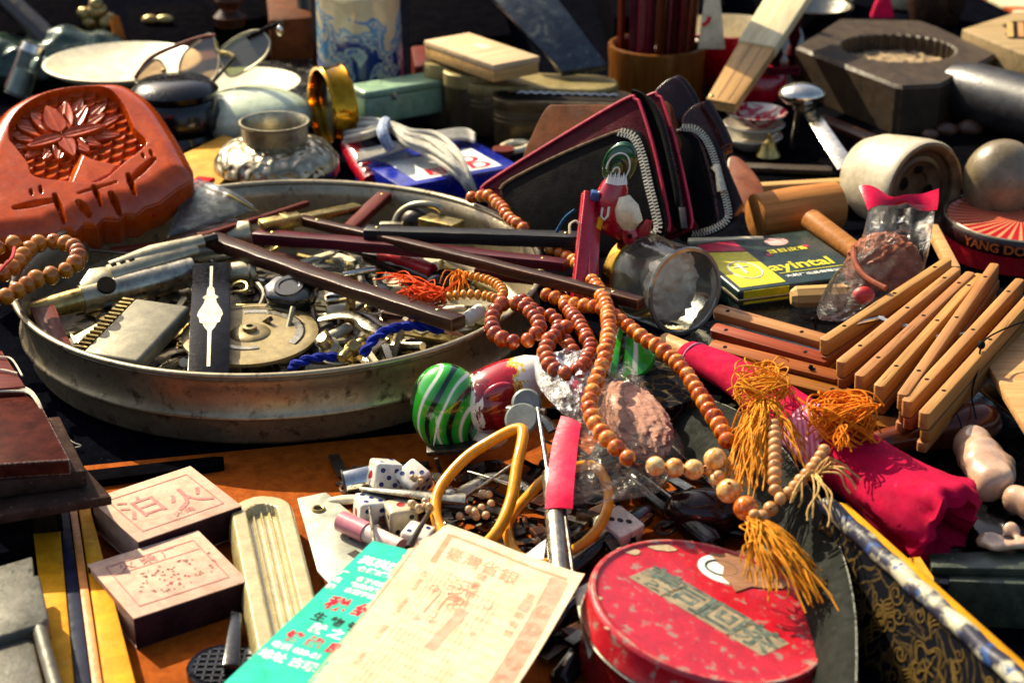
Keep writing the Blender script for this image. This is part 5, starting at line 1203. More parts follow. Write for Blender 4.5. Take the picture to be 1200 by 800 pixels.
solo('wooden_stick', 'pale brown stick lying behind the mallet head', 'stick', MB().bar(P(862, 222, 2.4), P(1002, 214, 2.6), .8, .6).bev(.1), palewood)
solo('ivory_rod', 'slender bone rod behind the green tin box', 'rod', MB().bar(P(806, 284, 3.0), P(895, 280, 3.4), .7, .4, .3, .3).bev(.08), ivory)
# ------------------------------------------------------------------ wallets and purses behind the big tin
lred = mat('oxblood_leather', '#3c0610', '#520c1a', '#2a040a', sc=.7, rough=.4, spec=.08, bump=.4, bsc=9, spots='#a01028', spsc=1.6, sp=(.7, .74), wear='#9a3040', wearw=(.53, .58))
lblk = mat('worn_black_leather', '#080708', '#100e0e', '#17120f', sc=.5, rough=.45, spec=.04, bump=.3, bsc=9, spots='#2c241e', spsc=4, sp=(.68, .75), wear='#b09a78', wearw=(.53, .57))
lbrn = mat('dark_brown_leather', '#1c0a0e', '#2c1215', '#140709', sc=.6, rough=.25, spec=.25, bump=.25, bsc=9, coat=.08, wear='#7a5048')
tan = mat('brown_hide', '#4a2610', '#6a3818', '#341808', sc=.4, rough=.7, bump=.5, bsc=12, spec=.2)
pipe_r = mat('crimson_piping', '#b00c34', '#c41440', sc=1, rough=.5, bump=.3)
ztape = mat('zip_tape', '#060608', '#0c0c10', sc=3, spec=.1, rough=.9, bump=.6, bsc=20)
tooth = mat('zip_tooth', '#c4baa0', '#d6ccb2', sc=2, rough=.25, metal=.45, bump=.05)
def leather(T, ol, pt, n, thick, m, nm='panel', puff=.0):
    pts = spline([onp(x, y, pt, n) for x, y in ol], 5, closed=True)
    T.part(nm, MB().prism(pts, -n*thick).bev(.14, 3), m)
    return pts
def zipper(T, px, pt, n, off, size, gap=.0, rows=2):
    """teeth along a picture path on a plane; off shifts the tape off the plane"""
    path = spline([onp(x, y, pt, n)+n*off for x, y in px], 10)
    T.part('zip_tape', MB().tube(path, size*1.7, 8, flat=(n, .35)), ztape)
    mb = MB()
    for i, (p, t) in enumerate(along(path, size*1.0)):
        s = n.cross(t).normalized()
        for k in range(rows):
            sd = (1 if k else -1)
            q_ = p+t*size*(.25 if k else -.25)
            mb.bar(q_-s*sd*size*.1+n*size*.62, q_+s*sd*size*1.25+n*size*.5, size*.5, size*.5, up=n)
    T.part('zip_teeth', mb, tooth, kind='stuff')
nW = Vector((-.42, -.72, .55)).normalized()
pW = P(690, 262, 5.0)
pR = pW - nW*1.9
T = Thing('wallet', 'oxblood zip wallet with crimson piping, standing behind the worn black one', 'wallet', P(680, 280, 0))
olr = [(568, 224), (572, 214), (655, 162), (732, 117), (745, 117), (752, 127), (768, 180), (784, 255), (783, 272), (700, 300), (600, 300)]
leather(T, olr, pR, nW, .5, lred)
T.part('piping', MB().tube(spline([onp(x, y, pR, nW)+nW*.04 for x, y in olr[:-2]], 8), .11, 8), pipe_r)
leather(T, [(x+26, y-4) for x, y in olr], pR-nW*1.0, nW, .4, lred)
T.part('gusset', MB().prism([onp(x+12, y-2, pR-nW*.5, nW) for x, y in olr], -nW*.55), ztape)
T.part('piping', MB().tube(spline([onp(x+26, y-4, pR-nW*1.0, nW) for x, y in olr[2:-2]], 8), .1, 8), pipe_r)
zp = [onp(x, y, pR-nW*.45, nW) for x, y in ((742, 112), (758, 118), (772, 140), (783, 180), (792, 225), (798, 268))]
T.part('zip_tape', MB().tube(spline(zp, 8), .5, 10, flat=((1, 0, .2), .4)), ztape)
mb = MB()
for p, t in along(spline(zp, 10), .2):
    for sd in (-1, 1): mb.bar(p+Vector((.2, -.1, .12))+nW*sd*.04, p+Vector((.2, -.1, .12))+nW*sd*.2, .1, .14, up=(1, 0, .2))
T.part('zip_teeth', mb, mat('dark_zip', '#4a4844', '#6a675f', sc=2, rough=.3, metal=.9), kind='stuff')
T.part('zip_pull', MB().bar(P(799, 243, 6.2), P(802, 268, 5.4), .4, .12).bev(.05), iron)
T = Thing('wallet', 'worn black leather zip wallet with chunky silver teeth, in front of the oxblood one', 'wallet', P(690, 290, 0))
olb = [(586, 222), (600, 210), (660, 180), (722, 155), (738, 154), (748, 165), (762, 215), (772, 262), (766, 282), (740, 292), (640, 305), (600, 290)]
leather(T, olb, pW, nW, .55, lblk)
leather(T, [(x+8, y-2) for x, y in olb], pW-nW*.75, nW, .4, lblk)
T.part('edge_binding', MB().tube(spline([onp(x, y, pW, nW)+nW*.02 for x, y in olb[:6]], 8), .09, 6), mat('frayed_edge', '#5c4a38', '#8a7458', sc=3, rough=.8, bump=.6))
zipper(T, [(728, 156), (744, 162), (754, 185), (762, 220), (770, 252), (772, 270), (762, 280)], pW, nW, .05, .21)
T = Thing('leather_flap', 'brown hide flap rising behind the two zip wallets', 'leather flap', P(650, 190, 0))
pH = pR - nW*2.2
leather(T, [(606, 240), (612, 185), (622, 160), (640, 126), (660, 122), (720, 122), (780, 118), (790, 150), (795, 175), (760, 220), (650, 250)], pH, nW, .5, tan)
# small purse with round corner and zip
nP = Vector((-.25, -.80, .52)).normalized(); pP = P(826, 235, 5.0)
T = Thing('coin_purse', 'small black coin purse with brown piping and silver zip, right of the wallets', 'purse', P(820, 270, 0))
olp = [(783, 168), (788, 153), (803, 150), (822, 155), (838, 180), (850, 220), (856, 252), (848, 265), (810, 277), (795, 272), (787, 230)]
leather(T, [(x-2 if x < 830 else x-16, y+3) for x, y in olp], pP+nP*.1, nP, .7, lblk)
leather(T, olp, pP-nP*.5, nP, .6, lbrn)
T.part('piping', MB().tube(spline([onp(x, y, pP, nP) for x, y in ((785, 170), (790, 157), (803, 153), (816, 160), (826, 182), (836, 222), (842, 262))], 8), .12, 8), lbrn)
zipper(T, [(800, 151), (816, 153), (829, 166), (839, 190), (846, 215), (853, 242), (853, 258), (835, 270), (812, 276)], pP-nP*.15, nP, .15, .18)
T.part('zip_pull', MB().tube([onp(839, 196, pP, nP)+nP*.4, onp(843, 204, pP, nP)+nP*.5, onp(847, 226, pP, nP)+nP*.5], [.3, .2, .3], 10, flat=(nP, .3)), tooth)
T = Thing('leather_case', 'glossy dark brown leather key case behind the coin purse', 'case', P(840, 190, 0))
pC = pP - nP*1.8
leather(T, [(800, 150), (806, 130), (826, 119), (838, 128), (852, 160), (856, 172), (848, 182), (868, 232), (868, 240), (850, 255), (820, 200)], pC, nP, 1.2, lbrn)
T.part('fold', MB().tube(spline([onp(x, y, pC, nP) for x, y in ((826, 122), (840, 145), (853, 172))], 6), .42, 12), lbrn)
T = Thing('leather_case', 'dark brown folded purse with a gaping top, tallest behind the wallets', 'case', P(800, 150, 0))
pD = pC - nP*2.2
leather(T, [(764, 115), (775, 98), (792, 90), (806, 105), (816, 128), (806, 145), (775, 140)], pD, nP, .5, lbrn)
leather(T, [(764+12, 113), (780, 98), (796, 88), (812, 104), (820, 124), (806, 140), (785, 138)], pD-nP*1.0, nP, .4, lbrn)
T = Thing('leather_strap', 'tan leather strap tucked beside the key case', 'strap', P(870, 225, 0))
leather(T, [(852, 190), (866, 184), (890, 210), (896, 232), (880, 250), (862, 240)], P(870, 215, 3.4), Vector((-.1, -.5, .85)).normalized(), .3, mat('tan_leather', '#7a3c18', '#985428', sc=.5, rough=.4, bump=.3))
solo('leather_tab', 'small tan leather tab between the wallets and the key case', 'leather tab', MB().prism(spline([onp(x, y, pC, nP) for x, y in ((770, 130), (778, 122), (790, 135), (796, 152), (784, 158))], 4, closed=True), nP*.5).bev(.08), tan)

# ------------------------------------------------------------------ little hanging rooster and red stand
redv = mat('scarlet_lacquer', '#a0061c', '#b80c28', sc=.8, rough=.25, bump=.1, coat=.4)
T = Thing('red_stand', 'folded scarlet lacquered stick stand with blue tip, left of the little rooster', 'stand', P(688, 320, 2.5))
T.part('leg', MB().bar(P(690, 226, 9.0), P(676, 360, 4.2), .75, .55, up=(.3, -1, .2)).bev(.1), redv)
T.part('leg', MB().bar(P(697, 232, 8.6), P(691, 366, 4.0), .7, .5, up=(.6, -1, .2)).bev(.1), redv)
T.part('blue_tip', MB().bar(P(692, 228, 9.0), P(702, 230, 8.9), .6, .5).bev(.08), mat('blue_plastic', '#0c3a6c', '#14508c', rough=.4))
T.part('yellow_stripe', MB().bar(P(696, 270, 7.2), P(700, 256, 7.7), .35, .8, up=(.6, -1, .2)).bev(.05), yel)
T.part('hook', MB().tube(spline([P(668, 274, 7.4), P(668, 263, 7.8), P(675, 259, 7.9), P(680, 264, 7.7)], 6), .07, 6), ivory)
T.part('string', MB().tube(spline([P(652, 272, 6.4), P(662, 256, 7.2), P(674, 246, 7.8)], 6), .1, 6), mat('blue_string', '#0c3a5c', '#14507c', sc=4, rough=.7))
c = P(727, 240, 8.3); kp = sc_at(c)
M = T3(c) @ rot('Z', -12)
T = Thing('little_rooster', 'small painted rooster hanging head down in front of the black wallet, green tail up', 'rooster figurine', M)
wg = mat('cream_paint', '#d8caa0', '#e6dcb8', '#c8a838', sc=.7, rough=.25, bump=.1, coat=.4)
crim = mat('crimson_paint', '#980a24', '#b4102c', '#7a061a', sc=.7, rough=.22, bump=.1, coat=.5)
def Lp(px, py, dy=0): return Vector(((px-727)*kp, dy, -(py-240)*kp*1.06))
T.part('body', MB().tube([Lp(722, 208), Lp(720, 218), Lp(716, 232), Lp(716, 248), Lp(722, 262), Lp(732, 272), Lp(738, 276)], [.5, .75, .95, 1.05, .9, .6, .3], 22), crim, world=False)
T.part('wing', MB().tube([Lp(732, 226, -.55), Lp(736, 238, -.7), Lp(740, 252, -.7), Lp(738, 266, -.5)], [.35, .72, .75, .3], 20, flat=((0, -1, 0), .7)), wg, world=False)
T.part('head', MB().tube([Lp(738, 262, -.4), Lp(741, 272, -.5), Lp(741, 282, -.5)], [.4, .48, .3], 16), crim, world=False)
T.part('eye', MB().lathe([(.01, .02), (.11, .02), (.13, 0)], 12, T3(Lp(742, 269, -.98)) @ rot('X', 90), caps=False), hole_m, world=False)
T.part('beak', MB().tube([Lp(740, 280, -.5), Lp(738, 289, -.6)], [.3, .06], 10), yel, world=False)
T.part('comb', MB().tube([Lp(748, 276, -.3), Lp(756, 266, -.3), Lp(761, 254, -.2)], [.12, .32, .1], 12, flat=((0, -1, 0), .4)), crim, world=False)
T.part('comb', MB().tube([Lp(749, 279, -.1), Lp(758, 270, -.1), Lp(763, 256, 0)], [.1, .28, .1], 12, flat=((0, -1, 0), .4)), redv, world=False)
grd = mat('green_lacquer', '#064024', '#0c5a30', sc=1, rough=.15, coat=.6, bump=.05)
tq = rot('Y', 22)
T.part('tail', MB().ell((0, 0, 0), (.92, .35, 1.35), T3(Lp(725, 193)) @ tq, 28, 18), grd, world=False)
for k, r_ in enumerate((1.0, .72, .46, .22)):
    pts = [T3(Lp(725, 193)) @ tq @ Vector((.84*r_*math.sin(t), -.36*math.sqrt(max(.05, 1-r_*r_*.9))-.03, 1.2*r_*math.cos(t)-.12*k)) for t in np.linspace(-2.0, 2.3, 22)]
    T.part('tail_line', MB().tube(pts, .05 if k % 2 else .07, 6), grd if k == 0 else (wht if k % 2 else mat('dark_green_paint', '#04180e', rough=.2)), world=False)
mb = MB()
for k in range(9): mb.tube([Lp(713+2.6*k, 214-abs(k-4)*.4, -.55), Lp(714+2.5*k, 203-(k % 2)*3, -.4)], [.13, .02], 6)
T.part('neck_ruff', mb, wht, world=False)
T.part('painted_mark', MB().tube([Lp(709, 238, -.95), Lp(708, 248, -1.02), Lp(712, 251, -1.08), Lp(716, 246, -1.1), Lp(717, 236, -1.06)], .07, 6), wht, world=False)

# ------------------------------------------------------------------ beads
def beadmat(name, stops, sc, rough=.16, rnds=1, dots='#2c1408'):
    N = NT(name); v = N.coords(True)
    f = N.noise(v, sc, 5, .65, .8)
    oi = N.n('ObjectInfo'); a = N.n('Math', operation='MULTIPLY_ADD'); N.l(oi.outputs['Random'], a.inputs[0]); a.inputs[1].default_value = .22*rnds; N.l(f, a.inputs[2])
    col = N.ramp(a.outputs[0], [(p, hx(c)) for p, c in stops])
    col = N.mix(N.rng(N.noise(v, sc*3.2, 3), .66, .70, 0, 1), col, hx(dots))
    N.l(col, N.b.inputs['Base Color']); N.b.inputs['Roughness'].default_value = rough; N.b.inputs['Coat Weight'].default_value = .6; N.b.inputs['Coat Roughness'].default_value = .03; N.b.inputs['Specular IOR Level'].default_value = .3
    N.l(N.bump(N.noise(v, 6, 3), .1, .0004), N.b.inputs['Normal']); return N.m
burl = beadmat('mottled_burl', [(.40, '#8a2c02'), (.52, '#b65402'), (.62, '#c67814'), (.74, '#dcae68')], 2.6, .1, .5)
burlp = beadmat('pale_burl', [(.34, '#a84c10'), (.5, '#c47c30'), (.62, '#d4a660'), (.76, '#dfc28c')], 3.2)
dkb = beadmat('dark_red_wood_bead', [(.34, '#561602'), (.52, '#842e02'), (.74, '#a84e0c')], 2.4)
amb = beadmat('amber_wood_bead', [(.34, '#642c02'), (.52, '#8e4604'), (.7, '#ac6c10')], .9, .1)
ylb = beadmat('orange_bead', [(.3, '#b0640c'), (.6, '#c87c18'), (.8, '#d49430')], 1.0, .25)
ltb = beadmat('natural_wood_bead', [(.3, '#94602a'), (.55, '#b07a40'), (.8, '#c2935a')], .8, .4)
cordm = mat('bead_cord', '#6a2a10', '#8a3a18', sc=4, rough=.8)
def bead_mesh(r, m, q=1.0, hole=.16):
    k = 9; prof = []
    for i in range(k+1):
        t = (-.5+i/k)*PI; x, z = math.cos(t)*r, math.sin(t)*r*q; prof.append((max(x, r*hole), z))
    prof = [(r*hole*.8, -r*q*.8)]+prof+[(r*hole*.8, r*q*.8)]
    return MB().lathe(prof, 18, caps=False).mesh('bead', m, ang=1.1)
def strand(name, label, path, r, m, q=1.0, group=None, closed=False, jit=.0, cat='bead string', sizes=None, step=1.0):
    pts = spline([P(*p) for p in path], 12, closed); T = Thing(name, label, cat, pts[0], group)
    if closed: pts.append(pts[0])
    T.part('cord', MB().tube(pts, r*.13, 6), cordm)
    ms = [bead_mesh(r*f, m, q) for f in (sizes or (1,))]
    for i, (p, t) in enumerate(along(pts, 2*r*q*step*(sum(sizes)/len(sizes) if sizes else 1)*.995)):
        Q = t.to_track_quat('Z', 'Y').to_matrix().to_4x4(); Q.translation = p+Vector((rnd.uniform(-jit, jit), rnd.uniform(-jit, jit), rnd.uniform(-jit, jit)))
        T.inst('bead', ms[i % len(ms)], Q @ rot('Z', rnd.uniform(0, 360)) @ rot('X', rnd.uniform(-9, 9)) @ Matrix.Scale(rnd.uniform(.9, 1.05), 4))
    return T
strand('bead_necklace', 'long mottled orange burl bead necklace looped over the tin rim and bag', [(553, 232, 4.9), (572, 230, 5.3), (586, 240, 5.4), (596, 255, 5.5), (612, 266, 5.6), (634, 285, 5.0), (664, 300, 4.8), (686, 318, 5.2), (702, 340, 5.6), (711, 362, 6.0), (713, 390, 6.4), (708, 418, 6.6), (698, 448, 6.3), (690, 474, 6.1), (700, 500, 6.0), (722, 525, 5.9), (746, 545, 5.6)], .41, burl, .92, jit=.04)
strand('bead_strand', 'mottled bead strand running from the jar down past the pink cloth roll', [(640, 345, 5.0), (668, 356, 5.0), (700, 360, 5.4), (726, 374, 5.6), (752, 394, 5.6), (778, 412, 5.6), (800, 432, 5.6), (818, 458, 5.5), (832, 482, 5.4), (845, 502, 5.3), (853, 521, 5.2)], .43, burl, .82, jit=.04)
strand('bead_strand', 'line of larger pale orange beads ending at the gold tassel', [(768, 546, 5.4), (790, 548, 5.2), (813, 550, 5.0), (828, 547, 5.0)], .46, burlp, .98)
T = Thing('guru_beads', 'cluster of large pale beads at the head of the gold tassel', 'beads', P(855, 570, 4.6))
for px, py, z, r, m in ((838, 538, 5.2, .52, burlp), (854, 575, 4.9, .54, burlp), (874, 595, 4.7, .54, burl), (829, 551, 4.8, .26, ltb), (838, 562, 4.7, .28, burlp), (842, 557, 5.1, .24, ltb), (893, 606, 4.6, .33, ltb), (884, 603, 4.9, .25, ltb), (903, 596, 4.6, .33, ltb), (889, 612, 4.4, .3, burlp)):
    T.inst('bead', bead_mesh(r, m, .95), T3(P(px, py, z)) @ rot('Z', rnd.uniform(0, 360)) @ rot('X', rnd.uniform(20, 90)))
strand('bead_bracelet', 'dark red wooden bead bracelet hanging over the right rim of the big tin', [(588, 356, 5.1), (577, 372, 5.0), (580, 391, 5.0), (600, 400, 5.1), (622, 397, 5.3), (632, 382, 5.4), (622, 366, 5.3), (606, 356, 5.2)], .44, dkb, .88, closed=True, group='dark red wooden beads')
strand('bead_strand', 'dark red bead strand dropping between the stand and the front bag', [(655, 345, 4.7), (668, 365, 5.0), (684, 388, 5.4), (692, 408, 5.6), (684, 428, 5.7), (670, 437, 5.7), (655, 437, 5.7), (643, 424, 5.7), (640, 408, 5.7), (650, 392, 5.6), (664, 384, 5.5)], .42, dkb, .86, group='dark red wooden beads', jit=.05)
strand('bead_bracelet', 'dark red bead loop tucked between the jar and the tin rim', [(612, 352, 4.8), (630, 366, 4.9), (648, 372, 4.9), (662, 396, 5.0), (672, 412, 5.1)], .40, dkb, .9, group='dark red wooden beads', jit=.04)
strand('bead_bracelet', 'little yellow orange bead bracelet inside the big tin', [(518, 349, 4.6), (545, 345, 4.7), (570, 347, 4.7), (584, 350, 4.8), (590, 343, 4.9), (582, 333, 4.9), (565, 326, 4.8), (540, 322, 4.7)], .30, ylb, .66)
strand('bead_loop', 'glossy amber wooden bead loop draped over the left rim of the tin', [(-30, 370, 5.3), (-12, 356, 5.3), (8, 347, 5.4), (26, 337, 5.4), (44, 326, 5.4), (62, 322, 5.4), (82, 314, 5.5), (92, 302, 5.6), (88, 290, 5.6), (70, 284, 5.5), (50, 284, 5.5), (34, 292, 5.5), (22, 306, 5.4), (8, 318, 5.4), (-14, 326, 5.3), (-34, 336, 5.3)], .52, amb, .86)
strand('bead_loop', 'second amber bead loop at the left edge with a red thread', [(-40, 300, 5.6), (-14, 294, 5.7), (6, 288, 5.8), (22, 284, 5.9)], .5, amb, .9)
solo('red_thread', 'thin bright red thread tying the amber bead loop', 'thread', MB().tube(spline([P(-8, 326, 6.2), P(4, 312, 6.3), P(14, 302, 6.4), P(17, 290, 6.5)], 6), .1, 6), redpl)
strand('bead_bracelet', 'light natural wooden bead bracelet hanging from the pink cloth roll', [(907, 497, 5.9), (908, 515, 5.8), (908, 535, 5.6), (908, 556, 5.4), (908, 572, 5.2), (913, 584, 5.0), (924, 578, 5.1), (935, 566, 5.2), (948, 553, 5.3), (958, 540, 5.4), (968, 524, 5.5)], .31, ltb, .86)

# ------------------------------------------------------------------ tassels
goldt = mat('gold_tassel_thread', '#cc7a14', '#e09a2a', '#a8600c', sc=3, rough=.7, bump=.5, bsc=20)
def tassel(label, roots, ends, n, m, r=.045, wig=.5, seed=1, loops=0, loopc=None, name='tassel'):
    rr = random.Random(seed); mb = MB(); n = int(n*1.8); loops = int(loops*1.4); r *= .72; wig *= .75
    for k in range(n):
        a = Vector(roots) if not isinstance(roots, list) else Vector(rr.choice(roots)); b = Vector(rr.choice(ends))
        a = a+Vector((rr.gauss(0, .12), rr.gauss(0, .12), rr.gauss(0, .1))); b = b+Vector((rr.gauss(0, .35), rr.gauss(0, .35), rr.gauss(0, .15)))
        ps = [a.lerp(b, t)+Vector((rr.gauss(0, wig), rr.gauss(0, wig), rr.gauss(0, wig*.6)))*math.sin(PI*t)*.55+Vector((0, 0, .5*math.sin(PI*t))) for t in (0, .3, .6, .85, 1)]
        mb.tube(spline(ps, 5), [r*(1+.25*math.sin(i*2.2+k)) for i in range(21)], 5)
    for k in range(loops):
        c = Vector(loopc)+Vector((rr.gauss(0, .35), rr.gauss(0, .3), rr.gauss(0, .2))); R0 = rr.uniform(.5, 1.3); a0 = rr.uniform(0, 6); tl = rr.uniform(-.7, .7)
        mb.tube(spline([c+R0*Vector((math.cos(a0+t), math.sin(a0+t)*.7, .8*math.sin(t+tl))) for t in np.linspace(0, rr.uniform(2.5, 5), 8)], 4), r, 5)
    return solo(name, label, 'tassel', mb, m)
tassel('gold thread tassel tumbling over the bronze blade beside the pink cloth roll', P(893, 470, 6.2), [P(862, 560, 4.6), P(876, 575, 4.6), P(890, 560, 4.7), P(868, 520, 5.0), P(930, 520, 5.0), P(940, 545, 4.8)], 46, goldt, .05, .5, 2, 26, P(888, 462, 6.2))
tassel('gold tassel fanning out over the lid of the red tin', P(880, 610, 4.6), [P(885, 680, 3.5), P(905, 690, 3.3), P(930, 680, 3.3), P(955, 690, 3.2), P(962, 710, 3.1), P(945, 665, 3.4), P(880, 660, 3.6)], 44, goldt, .05, .45, 5)
tassel('knotted orange thread tuft wrapped round the middle of the pink cloth roll', P(985, 500, 5.6), [P(970, 505, 5.7), P(1000, 490, 5.5), P(1010, 480, 5.4), P(1015, 500, 5.2), P(985, 520, 5.6), P(1020, 525, 4.6)], 34, orange_thread, .06, .5, 7, 60, P(988, 492, 5.8))
tassel('few pale straw threads over the natural bead bracelet', P(956, 555, 5.4), [P(1008, 575, 5.2), P(930, 590, 5.0), P(953, 600, 4.9), P(960, 612, 4.8), P(995, 552, 5.4)], 9, mat('straw_thread', '#b08848', '#c8a468', sc=3, rough=.75), .06, .25, 9)
tassel('tangled orange tassel of the yellow bead bracelet in the big tin', P(518, 350, 4.7), [P(470, 348, 4.0), P(455, 330, 4.0), P(448, 328, 3.9), P(490, 352, 4.2), P(485, 340, 4.2)], 34, mat('bright_orange_thread', '#c8380c', '#dc5418', sc=3, rough=.7), .05, .45, 11, 12, P(500, 350, 4.5))
tassel('orange thread end tied to the yellow bead bracelet', P(538, 323, 4.8), [P(530, 337, 4.5), P(536, 340, 4.6)], 12, orange_thread, .05, .2, 12)
tassel('loose gold threads over the top of the pink cloth roll', P(890, 445, 6.2), [P(925, 470, 6.0), P(905, 432, 6.2), P(868, 460, 6.0), P(915, 455, 6.3)], 16, goldt, .05, .4, 15, 16, P(895, 450, 6.3))
# ------------------------------------------------------------------ carved plaque, back left
A0 = P(95, 255, 5.2); nC = Vector((.10, -.42, .90)).normalized()
xC = (onp(215, 205, A0, nC)-onp(0, 268, A0, nC)).normalized(); MC = fr(onp(100, 180, A0, nC), xC, nC); IC = MC.inverted()
def loc2(px, py): v = IC @ onp(px, py, A0, nC); return (v.x, v.y)
olc = [(-40, 205), (-12, 140), (14, 112), (60, 94), (120, 88), (150, 92), (178, 112), (202, 146), (220, 178), (226, 192), (222, 202), (205, 212), (188, 226), (170, 232), (160, 240), (145, 240), (138, 247), (120, 246), (112, 255), (96, 254), (88, 262), (70, 262), (60, 270), (0, 276), (-40, 282)]
oll = np.array([loc2(*p) for p in olc])
sm_ = spline([Vector((*p, 0)) for p in oll[:11]], 5); oll = np.array([[p.x, p.y] for p in sm_]+[list(p) for p in oll[11:]])
inn = np.array([loc2(*p) for p in ((10, 160), (14, 138), (34, 118), (62, 104), (100, 97), (128, 104), (146, 124), (158, 150), (172, 166), (160, 180), (146, 190), (118, 212), (80, 212), (40, 206), (32, 190), (18, 172))])
inn = np.array([[p.x, p.y] for p in spline([Vector((*p, 0)) for p in inn], 4, True)])
def sdist(pts, poly):
    """signed distance (inside positive) of points to a polygon"""
    d = np.full(len(pts), 1e9); ins = np.zeros(len(pts), bool); n = len(poly)
    for i in range(n):
        a, b = poly[i], poly[(i+1) % n]; e = b-a; w = pts-a; t = np.clip((w@e)/(e@e), 0, 1); d = np.minimum(d, np.hypot(*(w-t[:, None]*e).T))
        c = ((a[1] > pts[:, 1]) != (b[1] > pts[:, 1])) & (pts[:, 0] < (b[0]-a[0])*(pts[:, 1]-a[1])/(b[1]-a[1]+1e-12)+a[0]); ins ^= c
    return np.where(ins, d, -d)
x0, y0 = oll.min(0); x1, y1 = oll.max(0); nx, ny = 400, 320
gx, gy = np.meshgrid(np.linspace(x0, x1, nx), np.linspace(y0, y1, ny)); pts = np.stack([gx.ravel(), gy.ravel()], 1)
sd0 = sdist(pts, oll); sdi = sdist(pts, inn)
h = np.zeros(len(pts)); h -= .95*np.clip(1-sd0/1.5, 0, 1)**2.2
rec = np.clip(sdi/.12, 0, 1); inside = sdi > 0
rel = np.full(len(pts), -1.05)
# fish scales in rows over the lower part of the recess
fx, fy = loc2(150, 150); sx_ = .95; sy_ = .62
ca, sa_ = math.cos(.18), math.sin(.18); ux = pts[:, 0]*ca+pts[:, 1]*sa_; uy = -pts[:, 0]*sa_+pts[:, 1]*ca
sc_h = np.full(len(pts), -1.05)
for row in range(-14, 15):
    for off in (0,):
        cy = row*sy_; kx = np.round((ux-(row % 2)*sx_/2)/sx_)*sx_+(row % 2)*sx_/2
        dx, dy = (ux-kx)/(sx_*.56), (uy-cy)/(sy_*1.25); r2 = dx*dx+dy*dy
        m_ = (r2 < 1)
        sc_h = np.where(m_, np.maximum(sc_h, -.95-.30*dy+.08*r2), sc_h)
rel = np.maximum(rel, sc_h)
# lotus petals: overlapping pointed leaves round two centres
def petal(cx, cy, L, W, ang, z):
    global rel
    c, s = math.cos(ang), math.sin(ang); u = ((pts[:, 0]-cx)*c+(pts[:, 1]-cy)*s)/L; v = (-(pts[:, 0]-cx)*s+(pts[:, 1]-cy)*c)/W
    wd = np.clip(np.sin(np.clip(u, 0, 1)**.75*PI), 0, 1)**.7; q = np.abs(v)/np.maximum(wd, 1e-3)
    m_ = (u > 0) & (u < 1) & (q < 1)
    top = z+.10*np.clip(u, 0, 1)+.20*np.clip(q, 0, 1)**3*np.clip(np.sin(np.clip(u*.9+.1, 0, 1)*PI), 0, 1)+.07*(1-np.clip(q*5, 0, 1))
    rel = np.where(m_, np.maximum(top, -.9), np.where((u > .02) & (u < 1.05) & (q < 1.3) & (wd > .12), np.minimum(rel, np.maximum(z-.28, -1.1)), rel))
px_, py_ = loc2(72, 152)
for k, (a, L, W, z) in enumerate(((8, 4.1, .62, -.82), (30, 4.4, .62, -.84), (172, 3.3, .6, -.82), (150, 3.5, .62, -.84), (52, 4.0, .62, -.82), (128, 3.7, .6, -.82), (-18, 3.6, .6, -.76), (196, 2.9, .55, -.76), (18, 3.4, .6, -.68), (160, 2.9, .58, -.68), (42, 3.3, .62, -.66), (138, 3.0, .6, -.66), (222, 2.4, .5, -.6), (318, 2.6, .52, -.6), (245, 2.3, .5, -.52), (296, 2.4, .52, -.52), (270, 2.2, .5, -.46), (66, 3.2, .62, -.52), (112, 3.0, .62, -.52), (90, 2.9, .62, -.4), (-4, 2.8, .5, -.5), (184, 2.4, .5, -.5))):
    petal(px_, py_, L, W, R(a), z)
# big leaf/fin across the lower right of the recess
fxy = np.array([loc2(*p) for p in ((92, 168), (112, 178), (150, 186), (136, 204), (108, 218), (72, 216))]); sdf = sdist(pts, fxy)
rel = np.where(sdf > 0, np.maximum(rel, -.75+.5*np.clip(sdf/.5, 0, 1)), rel)
h = np.where(inside, h*(1-rec)+rel*rec, h)
# carved nicks on the lower border
for (p0, p1, w_, dp) in (((18, 243), (64, 234), .32, .5), ((64, 228), (74, 254), .22, .6), ((92, 226), (136, 213), .16, .35), ((110, 218), (117, 236), .2, .55), ((92, 236), (104, 246), .3, .5), ((150, 204), (157, 224), .22, .6), ((152, 212), (180, 186), .3, .5), ((130, 226), (138, 240), .28, .6), ((36, 222), (37, 228), .13, .35), ((47, 218), (48, 226), .13, .35), ((167, 180), (168, 184), .13, .35), ((176, 176), (178, 182), .13, .35)):
    a, b = np.array(loc2(*p0)), np.array(loc2(*p1)); e = b-a; w = pts-a; t = np.clip((w@e)/(e@e), 0, 1); d = np.hypot(*(w-t[:, None]*e).T)
    ww = w_*(1-.7*np.abs(t-.5)); h = np.minimum(h, np.where(d < ww, -dp*(1-d/ww)**.6, 9)+0*h) if False else np.where(d < ww, np.minimum(h, h-dp*(1-d/ww)**.7), h)
